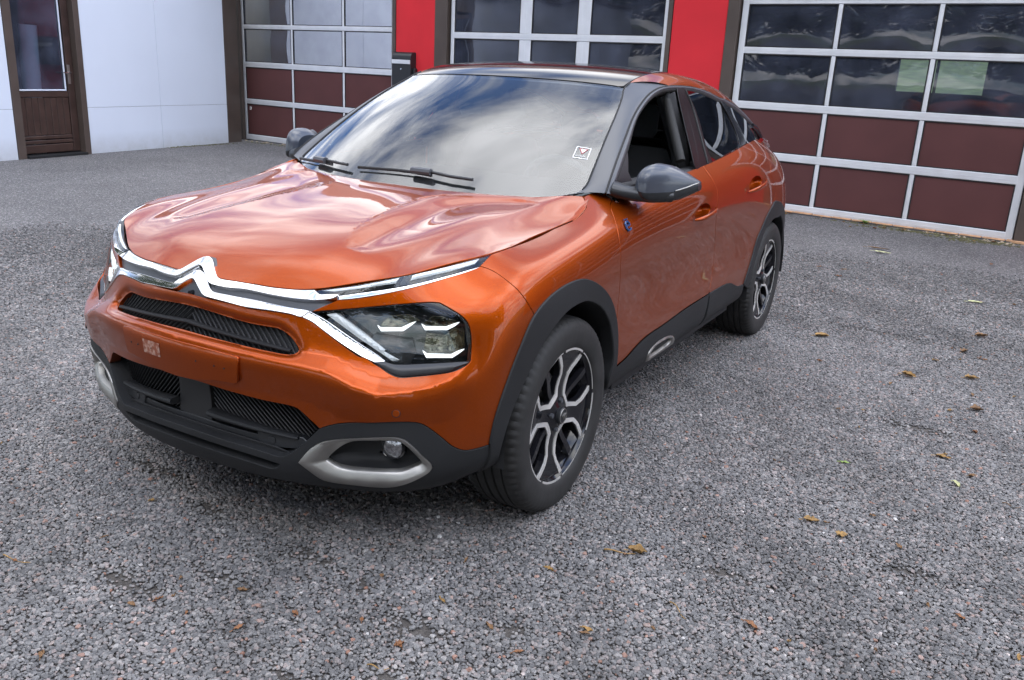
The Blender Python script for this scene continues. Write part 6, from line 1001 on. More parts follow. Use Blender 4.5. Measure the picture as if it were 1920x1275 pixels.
def fins(name, poly, off, slope, step, w, d, span, parent, lo=-1.0):
    mb = MB(); ymin, ymax = poly[:, 1].min(), poly[:, 1].max(); x = -3.0
    while x < span:
        c = clipseg(poly, np.array([x, ymax]), np.array([x+slope, ymin]))
        if c is not None and max(c[0][0], c[1][0]) > .0:
            V, F = bar(c[0], c[1], off, w, d, n=8); mb.add(V, F); mb.add(np.array(V)*FLIP, F)
        x += step
    o = mb.build(name, M['fin'], parent, smooth=True); o['kind'] = 'stuff'; return o
lg = bpy.data.objects['lower_grille']; ug = bpy.data.objects['upper_grille']
fins('grille_fins', OUT['grille'][1][OUT['grille'][1][:, 0] > .0], -.062, 1.15, .092, .0026, .008, 3.0, lg)
fins('grille_fins', OUT['slot'][1], -.028, .45, .10, .0018, .004, 2.4, ug)
V, F = bar((0.0, 7.16), (1.93, 6.72), -.016, .0055, .010, 20, .8); mb = MB(); mb.add(V, F); mb.add(np.array(V)*FLIP, F); mb.build('grille_bar', M['plastic'], ug, smooth=True)
V, F = bar((.40, 2.95), (2.05, 2.72), -.030, .011, .022, 20, .55); two('grille_bar', M['plastic'], lg, V, F)
# radar cover in the middle, parking sensors, plate mount
def stbox(name, st, o0, o1, mat, parent, center=True, h=.02):
    return panel(name, mat, parent, 'RING', [np.array(st)], center=center, h=h, off=o1, gap=0, depth=o1-o0, rim=.002)
stbox('radar_cover', [(0, 2.62), (.36, 2.62), (.33, 3.98), (0, 3.98)], -.09, -.040, M['fin'], lg)
stbox('splitter_shelf', [(0, 2.22), (2.05, 2.30), (1.3, 2.52), (0, 2.60)], -.08, -.036, M['satin'], lg)
pm = panel('plate_mount', M['paint'], car, 'RING', [np.array([(0, 5.70), (.4, 5.70), (.8, 5.66), (1.215, 5.56), (1.235, 5.50), (1.185, 4.40), (1.15, 4.34), (.8, 4.30), (.4, 4.14), (0, 4.10)])], center=True, h=.02, off=.018, gap=0, depth=.023, rim=.0025)[0]
def res(p): return np.array(p)
m, nt, b = new_mat('glue_residue'); L = nt.links
tc = N(nt, 'ShaderNodeTexCoord'); n1 = N(nt, 'ShaderNodeTexNoise', i_Scale=70.0, i_Detail=6); L.new(tc.outputs['Object'], n1.inputs['Vector'])
rr = N(nt, 'ShaderNodeValToRGB'); L.new(n1.outputs[0], rr.inputs[0]); rr.color_ramp.elements[0].position = .45; rr.color_ramp.elements[1].position = .62
rr.color_ramp.elements[0].color = (.20, .055, .025, 1); rr.color_ramp.elements[1].color = (.34, .20, .15, 1); L.new(rr.outputs[0], b.inputs['Base Color']); b.inputs['Roughness'].default_value = .6
M['residue'] = m
for x0, x1, z0, z1 in ((-.135, -.055, 4.62, 5.28),):
    st = np.stack(np.meshgrid(np.linspace(abs(x1)/.2, abs(x0)/.2, 6), np.linspace(z0, z1, 6), indexing='ij'), -1).reshape(-1, 2)
    V = spt('RING', st, .0188)*FLIP; F = [(i*6+j, i*6+j+1, (i+1)*6+j+1, (i+1)*6+j) for i in range(5) for j in range(5)]
    o = obj('glue_residue', V, F, M['residue'], pm); recalc(o)
def disc_on(st, r, off, name, mat, parent, sides=(1, -1), ringw=None, n=24):
    c = spt('RING', [st], off)[0]; nn = SURFS['RING'].normal([st])[0]*SURFS['RING'].sg; t = np.cross(nn, [0, 0, 1]); t /= np.linalg.norm(t); u = np.cross(t, nn)
    a = np.linspace(0, 2*np.pi, n, endpoint=False); V = []
    for rr_, d in ((r, -.006), (r, .0), (r*.93, .0012), (r*.05, .0014)): V += [c+t*rr_*np.cos(x)+u*rr_*np.sin(x)+nn*d for x in a]
    F = [(k*n+i, k*n+(i+1) % n, (k+1)*n+(i+1) % n, (k+1)*n+i) for k in range(3) for i in range(n)]
    return two(name, mat, parent, V, F, sharp=30, sides=sides)
fb = bpy.data.objects['front_bumper']
ss_ = OUT['sensor_st'][1]; so_ = float(bumper_off(RING([ss_[0]]), ss_[:1])[0])
disc_on(ss_[0], .0125, so_+.0012, 'parking_sensor_ring', M['plastic'], fb); disc_on(ss_[0], .0108, so_+.0018, 'parking_sensor', M['paint'], fb)
q_ = ss_[1]; panel('sensor_housing', M['satin'], lg, 'RING', [np.array([(q_[0]-.2, q_[1]-.30), (q_[0]+.75, q_[1]-.12), (q_[0]+.55, q_[1]+.22), (q_[0]-.28, q_[1]+.30)])], h=.02, off=-.030, gap=0, depth=.04, rim=.003)
disc_on(ss_[1], .012, -.0285, 'parking_sensor', M['satin'], lg)
for x in (.48, .82, 1.0):
    disc_on((x, 4.95-.1*x), .0022, .0188, 'screw_hole', M['plastic_dark'], pm, n=10)
# towing eye cover on the car's right
cover = np.array([(2.55, 4.6), (2.95, 4.6), (2.95, 5.45), (2.55, 5.45)])
panel('tow_eye_cover', M['paint'], fb, 'RING', [cover], sides=(-1,), h=.02, off=.0012, gap=0, rim=.0012, depth=.004)
# ---- nose: black infill, chrome strips and chevrons
panel('nose_infill', M['pillar'], car, 'NOSE', ['nose_back'], center=True, h=.015, off=-.015, gap=-.004, depth=.02)
em = panel('chrome_strip_upper', M['chrome'], car, 'NOSE', ['chrome_upper'], center=True, h=.0055, off=rise('up_edge', .26, .02), gap=.0004, depth=.022, rim=.0016)
panel('chrome_strip_lower', M['chrome'], car, 'NOSE', ['chrome_lower'], center=True, h=.0055, off=rise('lo_edge', .26, .02), gap=.0004, depth=.022, rim=.0016)
# camera under the lower chevron
mb = MB(); nz = SURFS['NOSE']
cp = spt('NOSE', [(0, 1.62)], -.012)[0]
V, F = tube_arrays([cp+np.array([0, -.006, 0]), cp+np.array([0, .01, .0])], .009, 16); camo = obj('parking_camera', V, F, M['gloss'], car, sharp=40); recalc(camo)
panel('chrome_blade', M['chrome'], car, 'RING', ['chrome_diag'], h=.006, off=rise('diag_edge', .28, .02), gap=.0004, depth=.022, rim=.0016)
panel('lamp_chrome_strip', M['chrome'], car, 'RING', ['drl_chrome'], h=.005, off=rise('drl_edge', .6, .01, -.002), gap=.0003, depth=.014, rim=.001)
# ---- daytime running lamps
dl = panel('running_lamp', M['gloss'], car, 'RING', ['drl'], h=.012, off=-.010, gap=-.001, depth=.01)
panel('light_bar', M['led_grey'], dl, 'RING', ['drl_bar'], h=.008, off=-.004, gap=.001, depth=.006, relief=(.4, .003), geo_normals=True)
panel('light_bar', M['led_grey'], dl, 'RING', ['drl_bar2'], h=.008, off=-.004, gap=.001, depth=.006, relief=(.4, .003), geo_normals=True)
panel('lamp_divider', M['pillar'], dl, 'RING', ['drl_mid'], h=.01, off=-.002, gap=.0005, depth=.008)
panel('lamp_cover', M['lamp_glass'], dl, 'RING', ['drl'], h=.012, off=.001, gap=.001, depth=.003)
# ---- headlamps
hl = panel('headlamp', M['gloss'], car, 'RING', ['headlamp_base'], h=.02, off=-.055, gap=-.012, depth=.004)
panel('lamp_frame', M['gloss'], hl, 'RING', ['headlamp_base', 'headlamp'], h=.012, off=-.006, gap=.001, depth=.05)
panel('lamp_lip', M['satin'], hl, 'RING', ['headlamp_lip'], h=.01, off=.000, gap=.0005, depth=.02, relief=(.5, .006), geo_normals=True)
panel('light_guide', M['led_grey'], hl, 'RING', ['lamp_bar'], h=.008, off=-.012, gap=.0005, depth=.02, relief=(.45, .008), geo_normals=True, sharp=25)
for q in ('1', '2', '3'):
    panel('lamp_reflector', M['reflector'], hl, 'RING', ['lamp_refl'+q], h=.012, off=-.028, gap=.001, depth=.014, relief=(-.35, .02) if 0 else None)
    panel('led_strip', M['led'], hl, 'RING', ['lamp_led'+q], h=.006, off=-.012, gap=.0004, depth=.014)
panel('lamp_module', M['satin'], hl, 'RING', [np.array([(3.05, 6.85), (4.25, 6.72), (4.45, 7.3), (4.35, 7.75), (3.4, 7.85)])], h=.015, off=-.03, gap=.001, depth=.02, relief=(.5, .012), geo_normals=True)
panel('lamp_cover', M['lamp_glass'], hl, 'RING', ['headlamp'], h=.014, off=.0005, gap=.001, depth=.004)
# ---- windscreen
ws = panel('windscreen', M['glass'], car, 'WS', ['windscreen'], center=True, h=.03, off=0, gap=.002, depth=.005)[0]
panel('glass_border', M['frit'], ws, 'WS', ['windscreen', 'clear'], center=True, h=.02, off=-.0055, gap=.002, depth=.001, rim=.0003) if 0 else None
wsl, cll = OUT['windscreen'][1], OUT['clear'][1]
panel('glass_border', M['frit'], ws, 'WS', [np.concatenate([wsl, cll[::-1]])], center=True, h=.02, off=-.007, gap=.002, depth=.001, rim=.0003)
panel('coated_layer', M['coated'], ws, 'WS', [cll], center=True, h=.03, off=-.0066, gap=0, depth=.0004, rim=.0001)
# dots of the border fade out: a thin second band is not visible at this size
cowl = [(v, f) for v in (0, 1, 2, 3, 4, 5, 6, 6.6) for f in (0,)]
A_ = np.array([SURFS['HOOD']([(s_, 11.75)])[0]+[0, -.01, -.012] for s_ in np.linspace(0, 14.5, 24)]); B_ = np.array([SURFS['WS']([(s_, .55)])[0]+[0, .02, 0] for s_ in np.linspace(0, 6.6, 24)])
V, F = loft_arrays(A_, B_, 0, 4, ref=(0, .3, 0)); mb = MB(); mb.add(V, F); mb.add(np.array(V)*FLIP, F); mb.build('cowl_panel', M['plastic'], car, smooth=True)
hc = HOOD(OUT['hood_corner'][1]); hc = resample(np.concatenate([hc, [SURFS['WS']([(6.5, 1.1)])[0]+[0, -.004, -.004]]]), 24)-[0, 0, .004]
wt = resample(np.concatenate([RING(np.stack([np.linspace(11.2, 12.2, 12), np.full(12, 9.93)], 1))]), 24)-[0, 0, .003]
V, F = loft_arrays(hc, wt, .004, 5, ref=(0, .5, .5)); two('wing_corner', M['paint'], fenders, V, F, sharp=60)
# ---- roof
re_ = OUT['roof_front'][1]
rl = np.concatenate([[[0, re_[0, 1]-.01]], re_[re_[:, 0] < 5.45], [[5.46, t] for t in np.linspace(re_[re_[:, 0] < 5.45][-1, 1]+.1, 9.7, 40)], [[0, 9.7]]])
panel('glass_roof', M['gloss'], car, 'ROOF', [rl], center=True, h=.03, off=0, gap=.003, depth=.02)
panel('headlining', M['ceiling'], car, 'ROOF', [np.array([(0, .6), (5.4, .9), (5.4, 8.5), (0, 8.5)])], center=True, h=.08, off=-.05, gap=0, depth=.002)
# ---- pillars and roof rails (lofted between windscreen/roof edge and window frame)
we3 = SURFS['WS'](wsl[1:][wsl[1:, 0] > 6.0]); we3 = we3[np.argsort(we3[:, 1])]
ro3 = SURFS['ROOF'](np.stack([np.full(60, 5.5), np.linspace(1.3, 9.9, 60)], 1)); ro3 = ro3[ro3[:, 1] > we3[-1, 1]+.03]
inn = np.concatenate([we3, ro3]); TO = SIDE(OUT['trim_o'][1]); TI = SIDE(OUT['trim_i'][1])
TO = resample(TO, 90); uu = TO[:, 1]
u_in = np.interp(np.linspace(0, 1, 90), [0, .33, .45, 1], [inn[0, 1]-.01, 1.02, 1.22, 3.06])
u_out = uu
IN = np.stack([np.interp(u_in, inn[:, 1], inn[:, k]) for k in range(3)], 1)
IN[:, 1] = np.maximum(u_in, inn[0, 1]-.02)
# smooth the inner line a little
for _ in range(3): IN[1:-1] = IN[1:-1]*.5+.25*(IN[2:]+IN[:-2])
ks = int(np.argmin(np.abs(u_in-1.10)))
V, F = loft_arrays(IN[:ks+1], TO[:ks+1], .007, 10, back=.012); two('windscreen_pillar', M['pillar'], car, V, F, sharp=50)
V, F = loft_arrays(IN[ks:], TO[ks:], .014, 10, back=.012); two('roof_rail', M['paint'], car, V, F, sharp=50)
V, F = tube_arrays(IN[2:ks+1]+[0, -.003, .0], .0035, 6); two('windscreen_seal', M['plastic_dark'], car, V, F)
# window frame trim
n = len(TO); TI = resample(TI, 90)
TO2 = TO+(TO-TI)*.10
V, F = loft_arrays(TO, TI, .007, 7, back=.02, power=.6); two('window_trim', M['pillar'], car, V, F, sharp=40)
V, F = tube_arrays(TO+(TO-TI)*.12+[-.002, 0, 0], .0042, 6); two('window_seal', M['plastic_dark'], car, V, F)
V, F = tube_arrays(TI-(TO-TI)*.25+[-.012, 0, 0], .011, 8); two('window_seal', M['rubber'], car, V, F)
B0 = OUT['belt'][1]; B3 = SIDE(B0); B3 = resample(B3, 70)
dn = SIDE(resample(B0, 70)-[0, .30])
V, F = loft_arrays(B3, dn, .007, 6, back=.02, power=.6); two('belt_trim', M['satin'], car, V, F, sharp=40)
# chrome line under the trim
V, F = tube_arrays(B3*[1, 1, 1]+[.008, 0, -.010], .0036, 6); two('belt_chrome', M['chrome'], car, V, F)
def seg_between(curve, p, q):
    i = np.argmin(((curve-p)**2).sum(1)); j = np.argmin(((curve-q)**2).sum(1))
    return curve[i:j+1] if i <= j else curve[j:i+1][::-1]
TIs, BLs = OUT['trim_i'][1], OUT['belt'][1]
def sidepanel(name, mat, L, R, off, sides=(1, -1), top=None, h=.03, par=car, **k):
    L = OUT[L][1] if isinstance(L, str) else np.array(L); R = OUT[R][1] if isinstance(R, str) else np.array(R)
    t = seg_between(TIs, L[0], R[0]); b = seg_between(BLs, R[-1], L[-1])
    poly = np.concatenate([L[1:-1][::-1], t+[0, .06], R[1:-1], b-[0, .15]])
    return panel(name, mat, par, 'SIDE', [poly], sides=sides, h=h, off=off, gap=0, depth=.004, **k)
ext = lambda c, d=(0, -.3): np.concatenate([c, [c[-1]+d]])
for nme in ('bp_a', 'bp_b', 'bp_c', 'bp_d'): OUT[nme] = ('SIDE', ext(OUT[nme][1], (.04, -.5)))
sidepanel('door_pillar_trim', M['pillar_black'], 'bp_a', 'bp_b', .004, par=fd)
sidepanel('door_pillar_trim', M['pillar_black'], OUT['bp_b'][1]+[.03, 0], 'bp_d', .002, par=rd)
V, F = tube_arrays(SIDE(OUT['bp_c'][1])+[.003, 0, 0], .005, 6); two('window_channel', M['rubber'], rd, V, F)
sidepanel('side_window', M['glass_dark'], 'bp_d', 'qp_a', -.004, par=rd)
sidepanel('window_divider', M['gloss'], 'qp_a', 'qp_b', .001, par=rd)
sidepanel('quarter_window', M['glass_dark'], 'qp_b', OUT['qglass_end'][1]+[.25, 0], -.003)
mt = OUT['mirtri'][1]
panel('mirror_corner', M['satin'], fd, 'SIDE', [np.concatenate([mt, [[mt[-1, 0]+.03, mt[-1, 1]-.1], [1.86, 1.35], [1.95, .3], [1.3, .2]]])], h=.02, off=-.002, gap=0, depth=.015)
# the right-hand front window is closed, the driver's is wound down
fr_top = TIs[(TIs[:, 0] > 1.5)]; pr_ = OUT['bp_a'][1]
wpoly = np.concatenate([seg_between(TIs, mt[-1], pr_[0]), pr_[1:-1], [[3.9, .5], [1.9, .3]]])
panel('side_window', M['glass'], [fd[1]], 'SIDE', [wpoly], sides=(-1,), h=.04, off=-.01, gap=0, depth=.004)
# inner frame of the doors (rubber-lined opening)
op = seg_between(TIs, mt[-1], pr_[0]); ring3 = SIDE(np.concatenate([op-[0, .18], pr_[1:-2]-[.12, 0]]))+[-.045, 0, 0]
V, F = tube_arrays(ring3, .022, 10); two('door_inner_frame', M['rubber'], fd, V, F)
# ---- tail: rear screen, lamp ends, spoiler lip
A_ = SURFS['ROOF'](np.stack([np.linspace(0, 6.6, 20), np.full(20, 9.75)], 1)); B_ = RING(np.stack([np.linspace(22, 19.2, 20), np.full(20, 9.95)], 1))
V, F = loft_arrays(A_, B_, .01, 6, ref=(0, 1.3, .7)); mb = MB(); mb.add(V, F); mb.add(np.array(V)*FLIP, F); mb.build('rear_screen', M['gloss'], car, smooth=True)
sp = SIDE(np.array([(8.7, 2.55), (9.0, 2.3), (9.2, 1.9), (9.3, 1.5)]))
V, F = tube_arrays(sp+[.004, .02, 0], [.014, .018, .018, .012], 10, prof=[(math.cos(t)*.6, math.sin(t)) for t in np.linspace(0, 2*np.pi, 10, endpoint=False)]); two('spoiler_end', M['gloss'], car, V, F)
lp = RING(np.array([(18.15, 9.9), (18.5, 9.85), (18.9, 9.7), (19.3, 9.5)])); lp += [.008, 0, .004]
V, F = tube_arrays(lp, [.012, .020, .022, .014], 10); two('tail_lamp', M['red_lamp'], car, V, F)
# body behind the quarter glass (between belt and roof rail, hidden mostly)
# ---- door mirrors
def mirror_side(door, s):
    K = np.linspace(0, 1, 15); f = lambda a: np.interp(K, *zip(*a))
    x = .842+.180*K
    zt = f([(0, 1.138), (.12, 1.158), (.28, 1.168), (.5, 1.162), (.75, 1.138), (1, 1.102)]); zb = f([(0, 1.072), (.3, 1.062), (.7, 1.066), (1, 1.084)])
    yf = f([(0, .545), (.1, .515), (.3, .52), (.6, .585), (.85, .665), (1, .735)]); yb = f([(0, .70), (.5, .725), (1, .77)])
    V = []; n = 18
    for i in range(15):
        for k in range(n):
            a = np.pi*k/(n-1)                                   # upper arc from the front foot over the crown to the back
            cx_ = -np.cos(a); sx_ = np.sin(a)
            y = (yf[i]+yb[i])/2+(yb[i]-yf[i])/2*np.sign(cx_)*abs(cx_)**.75; z = zb[i]+(zt[i]-zb[i])*sx_**.62
            V.append((x[i], y, z))
    F = [(i*n+k, i*n+k+1, (i+1)*n+k+1, (i+1)*n+k) for i in range(14) for k in range(n-1)] + [[k for k in range(n)], [14*n+k for k in range(n)][::-1]]
    V = np.array(V)
    mir = obj('door_mirror', V*[s, 1, 1], F, M['mirror_grey'], door, sharp=55); recalc(mir)
    # black lower shell
    V = []
    for i in range(15):
        dz = .036*np.sin(np.pi*(.16+.74*K[i]))**.7+.004
        for k in range(n):
            a = np.pi*k/(n-1); cx_ = -np.cos(a); sx_ = np.sin(a)
            y = (yf[i]+yb[i])/2+((yb[i]-yf[i])/2+.003)*np.sign(cx_)*abs(cx_)**.75; V.append((x[i]+(.002 if i == 14 else 0), y, zb[i]+.003-dz*sx_**.6))
    V = np.array(V); lo_ = obj('mirror_base', V*[s, 1, 1], F, M['satin'], mir, sharp=55); recalc(lo_)
    # rear face with the glass
    n2 = 9; a = np.linspace(0, 1, 15)
    V = np.array([(x[i], yb[i]-.012, zb[i]-.02+(zt[i]-zb[i]+.02)*q) for i in range(15) for q in np.linspace(.08, .92, n2)])
    F2 = [(i*n2+k, i*n2+k+1, (i+1)*n2+k+1, (i+1)*n2+k) for i in range(14) for k in range(n2-1)]; g = obj('mirror_glass', V*[s, 1, 1], F2, M['chrome'], mir)
    # arm from the door corner
    path = np.array([(.762, .515, 1.070), (.79, .525, 1.062), (.83, .555, 1.054), (.88, .60, 1.048), (.94, .65, 1.050)])
    V, F3 = tube_arrays(resample(path, 14), np.linspace(.060, .050, 14), prof=[(math.copysign(abs(math.cos(t))**.7, math.cos(t))*1.05, math.copysign(abs(math.sin(t))**.8, math.sin(t))*.48) for t in np.linspace(0, 2*np.pi, 16, endpoint=False)])
    arm = obj('mirror_arm', np.array(V)*[s, 1, 1], F3, M['satin'], mir, sharp=60); recalc(arm)
    # indicator strip along the outer edge
    pth = np.array([(x[i], yf[i]+.004, zb[i]+.004+(zt[i]-zb[i])*q) for i, q in ((10, .02), (12, .08), (13, .25), (14, .55))])+[.002, -.003, 0]
    V, F4 = tube_arrays(resample(pth, 12), .003, 6); ind = obj('indicator', np.array(V)*[s, 1, 1], F4, M['satin_metal'], mir); recalc(ind)
for d_, s in zip(fd, (1, -1)): mirror_side(d_, s)
# ---- wipers
def ws_any(st, off):
    sg = np.where(st[:, 0] < 0, -1, 1); q = spt('WS', np.abs(st*[1, 0])+st*[0, 1], off); q[:, 0] *= sg; return q
def wiper(sts, arm, boss):
    p = ws_any(np.array(sts), .012); p = resample(p, 24)
    V, F = tube_arrays(p, .0056, 8, prof=[(math.cos(t)*.6, math.sin(t)*1.1) for t in np.linspace(0, 2*np.pi, 8, endpoint=False)]); w = obj('wiper', V, F, M['satin'], car, sharp=50); recalc(w)
    q = ws_any(np.array(arm), .022); q = resample(q, 16); V, F = tube_arrays(q, .0062, 8); a = obj('wiper_arm', V, F, M['satin'], w, sharp=50); recalc(a)
    c = p[12 if boss is None else boss]; mb = MB(); dv = (p[-1]-p[0])/np.linalg.norm(p[-1]-p[0])
    V, F = tube_arrays(np.array([c-dv*.045, c+dv*.045])+[0, -.004, .010], .014, 8); mb.add(V, F); mb.build('wiper_clip', M['pillar'], w, smooth=True, sharp=40)
wiper(OUT['wip_d'][1], OUT['wip_da'][1], 20); wiper(OUT['wip_p'][1], OUT['wip_pa'][1], 16)
# ---- things on the glass
stk = OUT['sticker'][1]
def quad_frame(st, w, name, mat, off=.0012):
    c = st.mean(0); i = c+(st-c)*(1-w); V = np.concatenate([spt('WS', st, off), spt('WS', i, off)]); F = [(k, (k+1) % 4, 4+(k+1) % 4, 4+k) for k in range(4)]
    o = obj(name, V, F, mat, ws, smooth=False); recalc(o); return o
quad_frame(stk, .10, 'sticker_border', M['white'])
c = stk.mean(0); ex = (stk[1]-stk[0]); ey = (stk[3]-stk[0])
def sp_(a, b): return stk[0]+ex*a+ey*b
tri = np.array([sp_(.18, .14), sp_(.82, .14), sp_(.5, .62)]); ti = tri.mean(0)+(tri-tri.mean(0))*.62
V = np.concatenate([spt('WS', tri, .0013), spt('WS', ti, .0013)]); o = obj('sticker_triangle', V, [(k, (k+1) % 3, 3+(k+1) % 3, 3+k) for k in range(3)], M['red_print'], ws, smooth=False)
V = spt('WS', ti, .0015); o = obj('sticker_field', V, [(0, 1, 2)], M['white'], ws, smooth=False)
mb = MB()
for k in range(9):
    a = .14+k*.08; p = np.array([sp_(a, .86-.05*(k % 2)), sp_(a+.03, .70+.06*(k % 3)), sp_(a+.06, .84)]); V, F = tube_arrays(spt('WS', p, .0014), .0008, 4); mb.add(V, F)
mb.build('sticker_script', M['white'], ws)
# camera pod behind the glass
pod = np.array([(-.95, 4.75), (-.62, 5.4), (.95, 5.45), (.95, 5.25), (.35, 4.55), (-.55, 4.38)])
pp = pod.copy(); 
a = ws_any(pod, -.0060); b = ws_any(pod*.96+pod.mean(0)*.04, -.05); V = np.concatenate([a, b]); nn_ = len(pod)
F = [list(range(nn_)), list(range(nn_, 2*nn_))[::-1]]+[(i, (i+1) % nn_, nn_+(i+1) % nn_, nn_+i) for i in range(nn_)]
o = obj('mirror_camera_pod', V, F, M['frit'], ws, smooth=False); recalc(o)
mb = MB(); mb.box((-.12, .95, 1.27), (.12, .985, 1.345), .014); mb.build('rear_view_mirror', M['interior'], car, smooth=True)
# ---- emblem on the front door: a small blue letter e with dots
def emblem(door, s):
    c = spt('RING', [(11.98, 8.42)], .004)[0]; n_ = SURFS['RING'].normal([(11.98, 8.42)])[0]*SURFS['RING'].sg; t = np.array([0, 1., 0]); t -= n_*(t@n_); t /= np.linalg.norm(t); u = np.cross(n_, t); u *= np.sign(u[2])
    pts = [(.8*a_, .8*b_) for a_, b_ in [(-.019, .002), (.019, .002), (.019, .010), (.012, .020), (-.008, .020), (-.018, .011), (-.019, -.010), (-.011, -.021), (.009, -.021), (.019, -.014)]]
    path = np.array([c+t*a+u*b for a, b in pts]); mb = MB(); V, F = tube_arrays(path, .0042, 6, up=n_); mb.add(V, F)
    for dx in (-.009, .009):
        V, F = tube_arrays(np.array([c+t*(dx-.004)+u*.025, c+t*(dx+.004)+u*.025]), .003, 6, up=n_); mb.add(V, F)
    mb.v = [(p[0]*s, p[1], p[2]) for p in mb.v]; mb.build('blue_letter_emblem', M['blue'], door, smooth=True)
for d_, s in zip(fd, (1, -1)): emblem(d_, s)
# ---- wheels
WX = .868
tyre_prof = [(-.185, .232), (-.198, .240), (-.203, .262), (-.206, .292), (-.203, .318), (-.195, .332), (-.182, .341), (-.168, .3445), (-.150, .3455), (-.149, .338), (-.143, .338), (-.142, .346), (-.118, .3463), (-.117, .338), (-.108, .338), (-.107, .3463),
 (-.083, .3463), (-.082, .338), (-.073, .338), (-.072, .346), (-.048, .3455), (-.047, .338), (-.041, .338), (-.040, .3452), (-.022, .3442), (-.008, .340), (.004, .331), (.012, .317), (.015, .292), (.012, .264), (.008, .247), (.002, .240), (-.006, .235), (-.012, .232)]
def wheel(y, side):
    w = empty('wheel', (side*WX, y, .345), car, 0 if side > 0 else math.pi)
    # tyre with shoulder blocks
    n = 216; m = len(tyre_prof); V = []
    for k in range(n):
        a = 2*math.pi*k/n; cut = (k % 3 == 0)
        for i, (x, r) in enumerate(tyre_prof):
            if cut and i in (24, 25, 26, 5, 6, 7): r -= .0045
            if i in (28, 29) and (k // 6) % 2: x += .0006
            V.append((x, r*math.cos(a), r*math.sin(a)))
    F = [(k*m+i, k*m+i+1, ((k+1) % n)*m+i+1, ((k+1) % n)*m+i) for k in range(n) for i in range(m-1)]
    t = obj('tyre', V, F, M['rubber'], w, sharp=38); recalc(t)
    V, F = lathe_arrays([(-.20, .225), (-.19, .236), (-.17, .226), (-.05, .215), (-.03, .222), (-.014, .236), (-.004, .2395), (.000, .239), (-.001, .2345), (-.010, .230), (-.03, .214), (-.20, .205)], 96); r = obj('rim', V, F, M['gloss'], w, sharp=40); recalc(r)
    V, F = lathe_arrays([(-.125, .05), (-.125, .142), (-.105, .142), (-.105, .085), (-.085, .08), (-.085, .02)], 64); d = obj('brake_disc', V, F, M['disc'], w, sharp=40); recalc(d)
    mb = MB(); mb.box((-.15, .06, -.07), (-.085, .15, .07), .01); mb.build('brake_caliper', M['pillar'], w)
    # face plate: broad arms with four windows, each split by a slim arm; depth dishes towards the hub
    def dish(p): rr_ = np.hypot(p[:, 0], p[:, 1]); return -.012-.016*np.exp(-((rr_-.10)/.07)**2)+.010*np.exp(-(rr_/.045)**2)
    U = [(.232, -.098), (.150, -.096), (.118, -.087), (.063, -.030), (.063, .030), (.118, .087), (.150, .096), (.232, .098)]
    A0 = [31, 121, 211, 301]
    def rot(p, deg): a = math.radians(deg); p = np.array(p); return np.stack([p[:, 0]*math.cos(a)-p[:, 1]*math.sin(a), p[:, 0]*math.sin(a)+p[:, 1]*math.cos(a)], 1)
    ths = np.linspace(0, 2*np.pi, 120, endpoint=False); outer = np.stack([.2335*np.cos(ths), .2335*np.sin(ths)], 1)
    holes = []
    for a in A0:
        for sgn in (1, -1):
            h_ = np.array([(.222, .012), (.217, .066), (.196, .077), (.152, .077), (.127, .071), (.082, .021), (.082, .010)]); h_[:, 1] *= sgn
            holes.append(rot(h_ if sgn > 0 else h_[::-1], a))
    def plate(loops, off, depth, name, mat, hh=.014):
        loops = [np.array(l) for l in loops]; allp = []; ed = []; b = 0; R_ = []
        for l in loops:
            q = np.concatenate([l, l[:1]]); L_ = np.r_[0, np.cumsum(np.linalg.norm(np.diff(q, axis=0), axis=1))]
            pts = []
            for i in range(len(l)):
                k = max(1, int(np.linalg.norm(q[i+1]-q[i])/.010)); pts += [q[i]+(q[i+1]-q[i])*j/k for j in range(k)]
            R_.append(np.array(pts)); n_ = len(pts); ed += [(b+i, b+(i+1) % n_) for i in range(n_)]; b += n_
        allp = np.concatenate(R_); lo, hi = allp.min(0), allp.max(0)
        g = np.stack(np.meshgrid(np.arange(lo[0], hi[0], hh), np.arange(lo[1], hi[1], hh)), -1).reshape(-1, 2); g = g[inside(g, R_)]
        if len(g): g = g[np.array([np.linalg.norm(allp-p, axis=1).min() > hh*.45 for p in g])]
        st = np.concatenate([allp, g]); r = delaunay_2d_cdt([Vector(p) for p in st], ed, [], 0, 1e-7); v2 = np.array([tuple(p) for p in r[0]]); F = np.array([f for f in r[2] if len(f) == 3]); F = F[inside(v2[F].mean(1), R_)]
        z = dish(v2)+off; V = [(z[i], v2[i, 0], v2[i, 1]) for i in range(len(v2))]; FF = [tuple(f) for f in F]; where = {}
        for i, o_ in enumerate(r[3]):
            for q in o_: where[q] = i
        for (p, q) in ed:
            p, q = where[p], where[q]; i0 = len(V); V += [V[p], V[q], (V[p][0]-depth, *V[p][1:]), (V[q][0]-depth, *V[q][1:])]; FF.append((i0, i0+1, i0+3, i0+2))
        o = obj(name, V, FF, mat, w, sharp=30); return o
    plate([outer]+holes, 0, .022, 'wheel_face', M['gloss'])
    for a in A0:
        Uo = np.array(U); Ui = np.array([(.232, -.082), (.152, -.082), (.126, -.075), (.079, -.024), (.079, .024), (.126, .075), (.152, .082), (.232, .082)])
        Uo[0] = (.2335*math.cos(.435), -.2335*math.sin(.435)); Uo[-1] = (Uo[0][0], -Uo[0][1])
        Ui[0] = (.2365*math.cos(.344), -.2365*math.sin(.344)); Ui[-1] = (Ui[0][0], -Ui[0][1])
        plate([rot(np.concatenate([Uo, Ui[::-1]]), a)], .0035, .006, 'spoke_edge', M['alloy'])
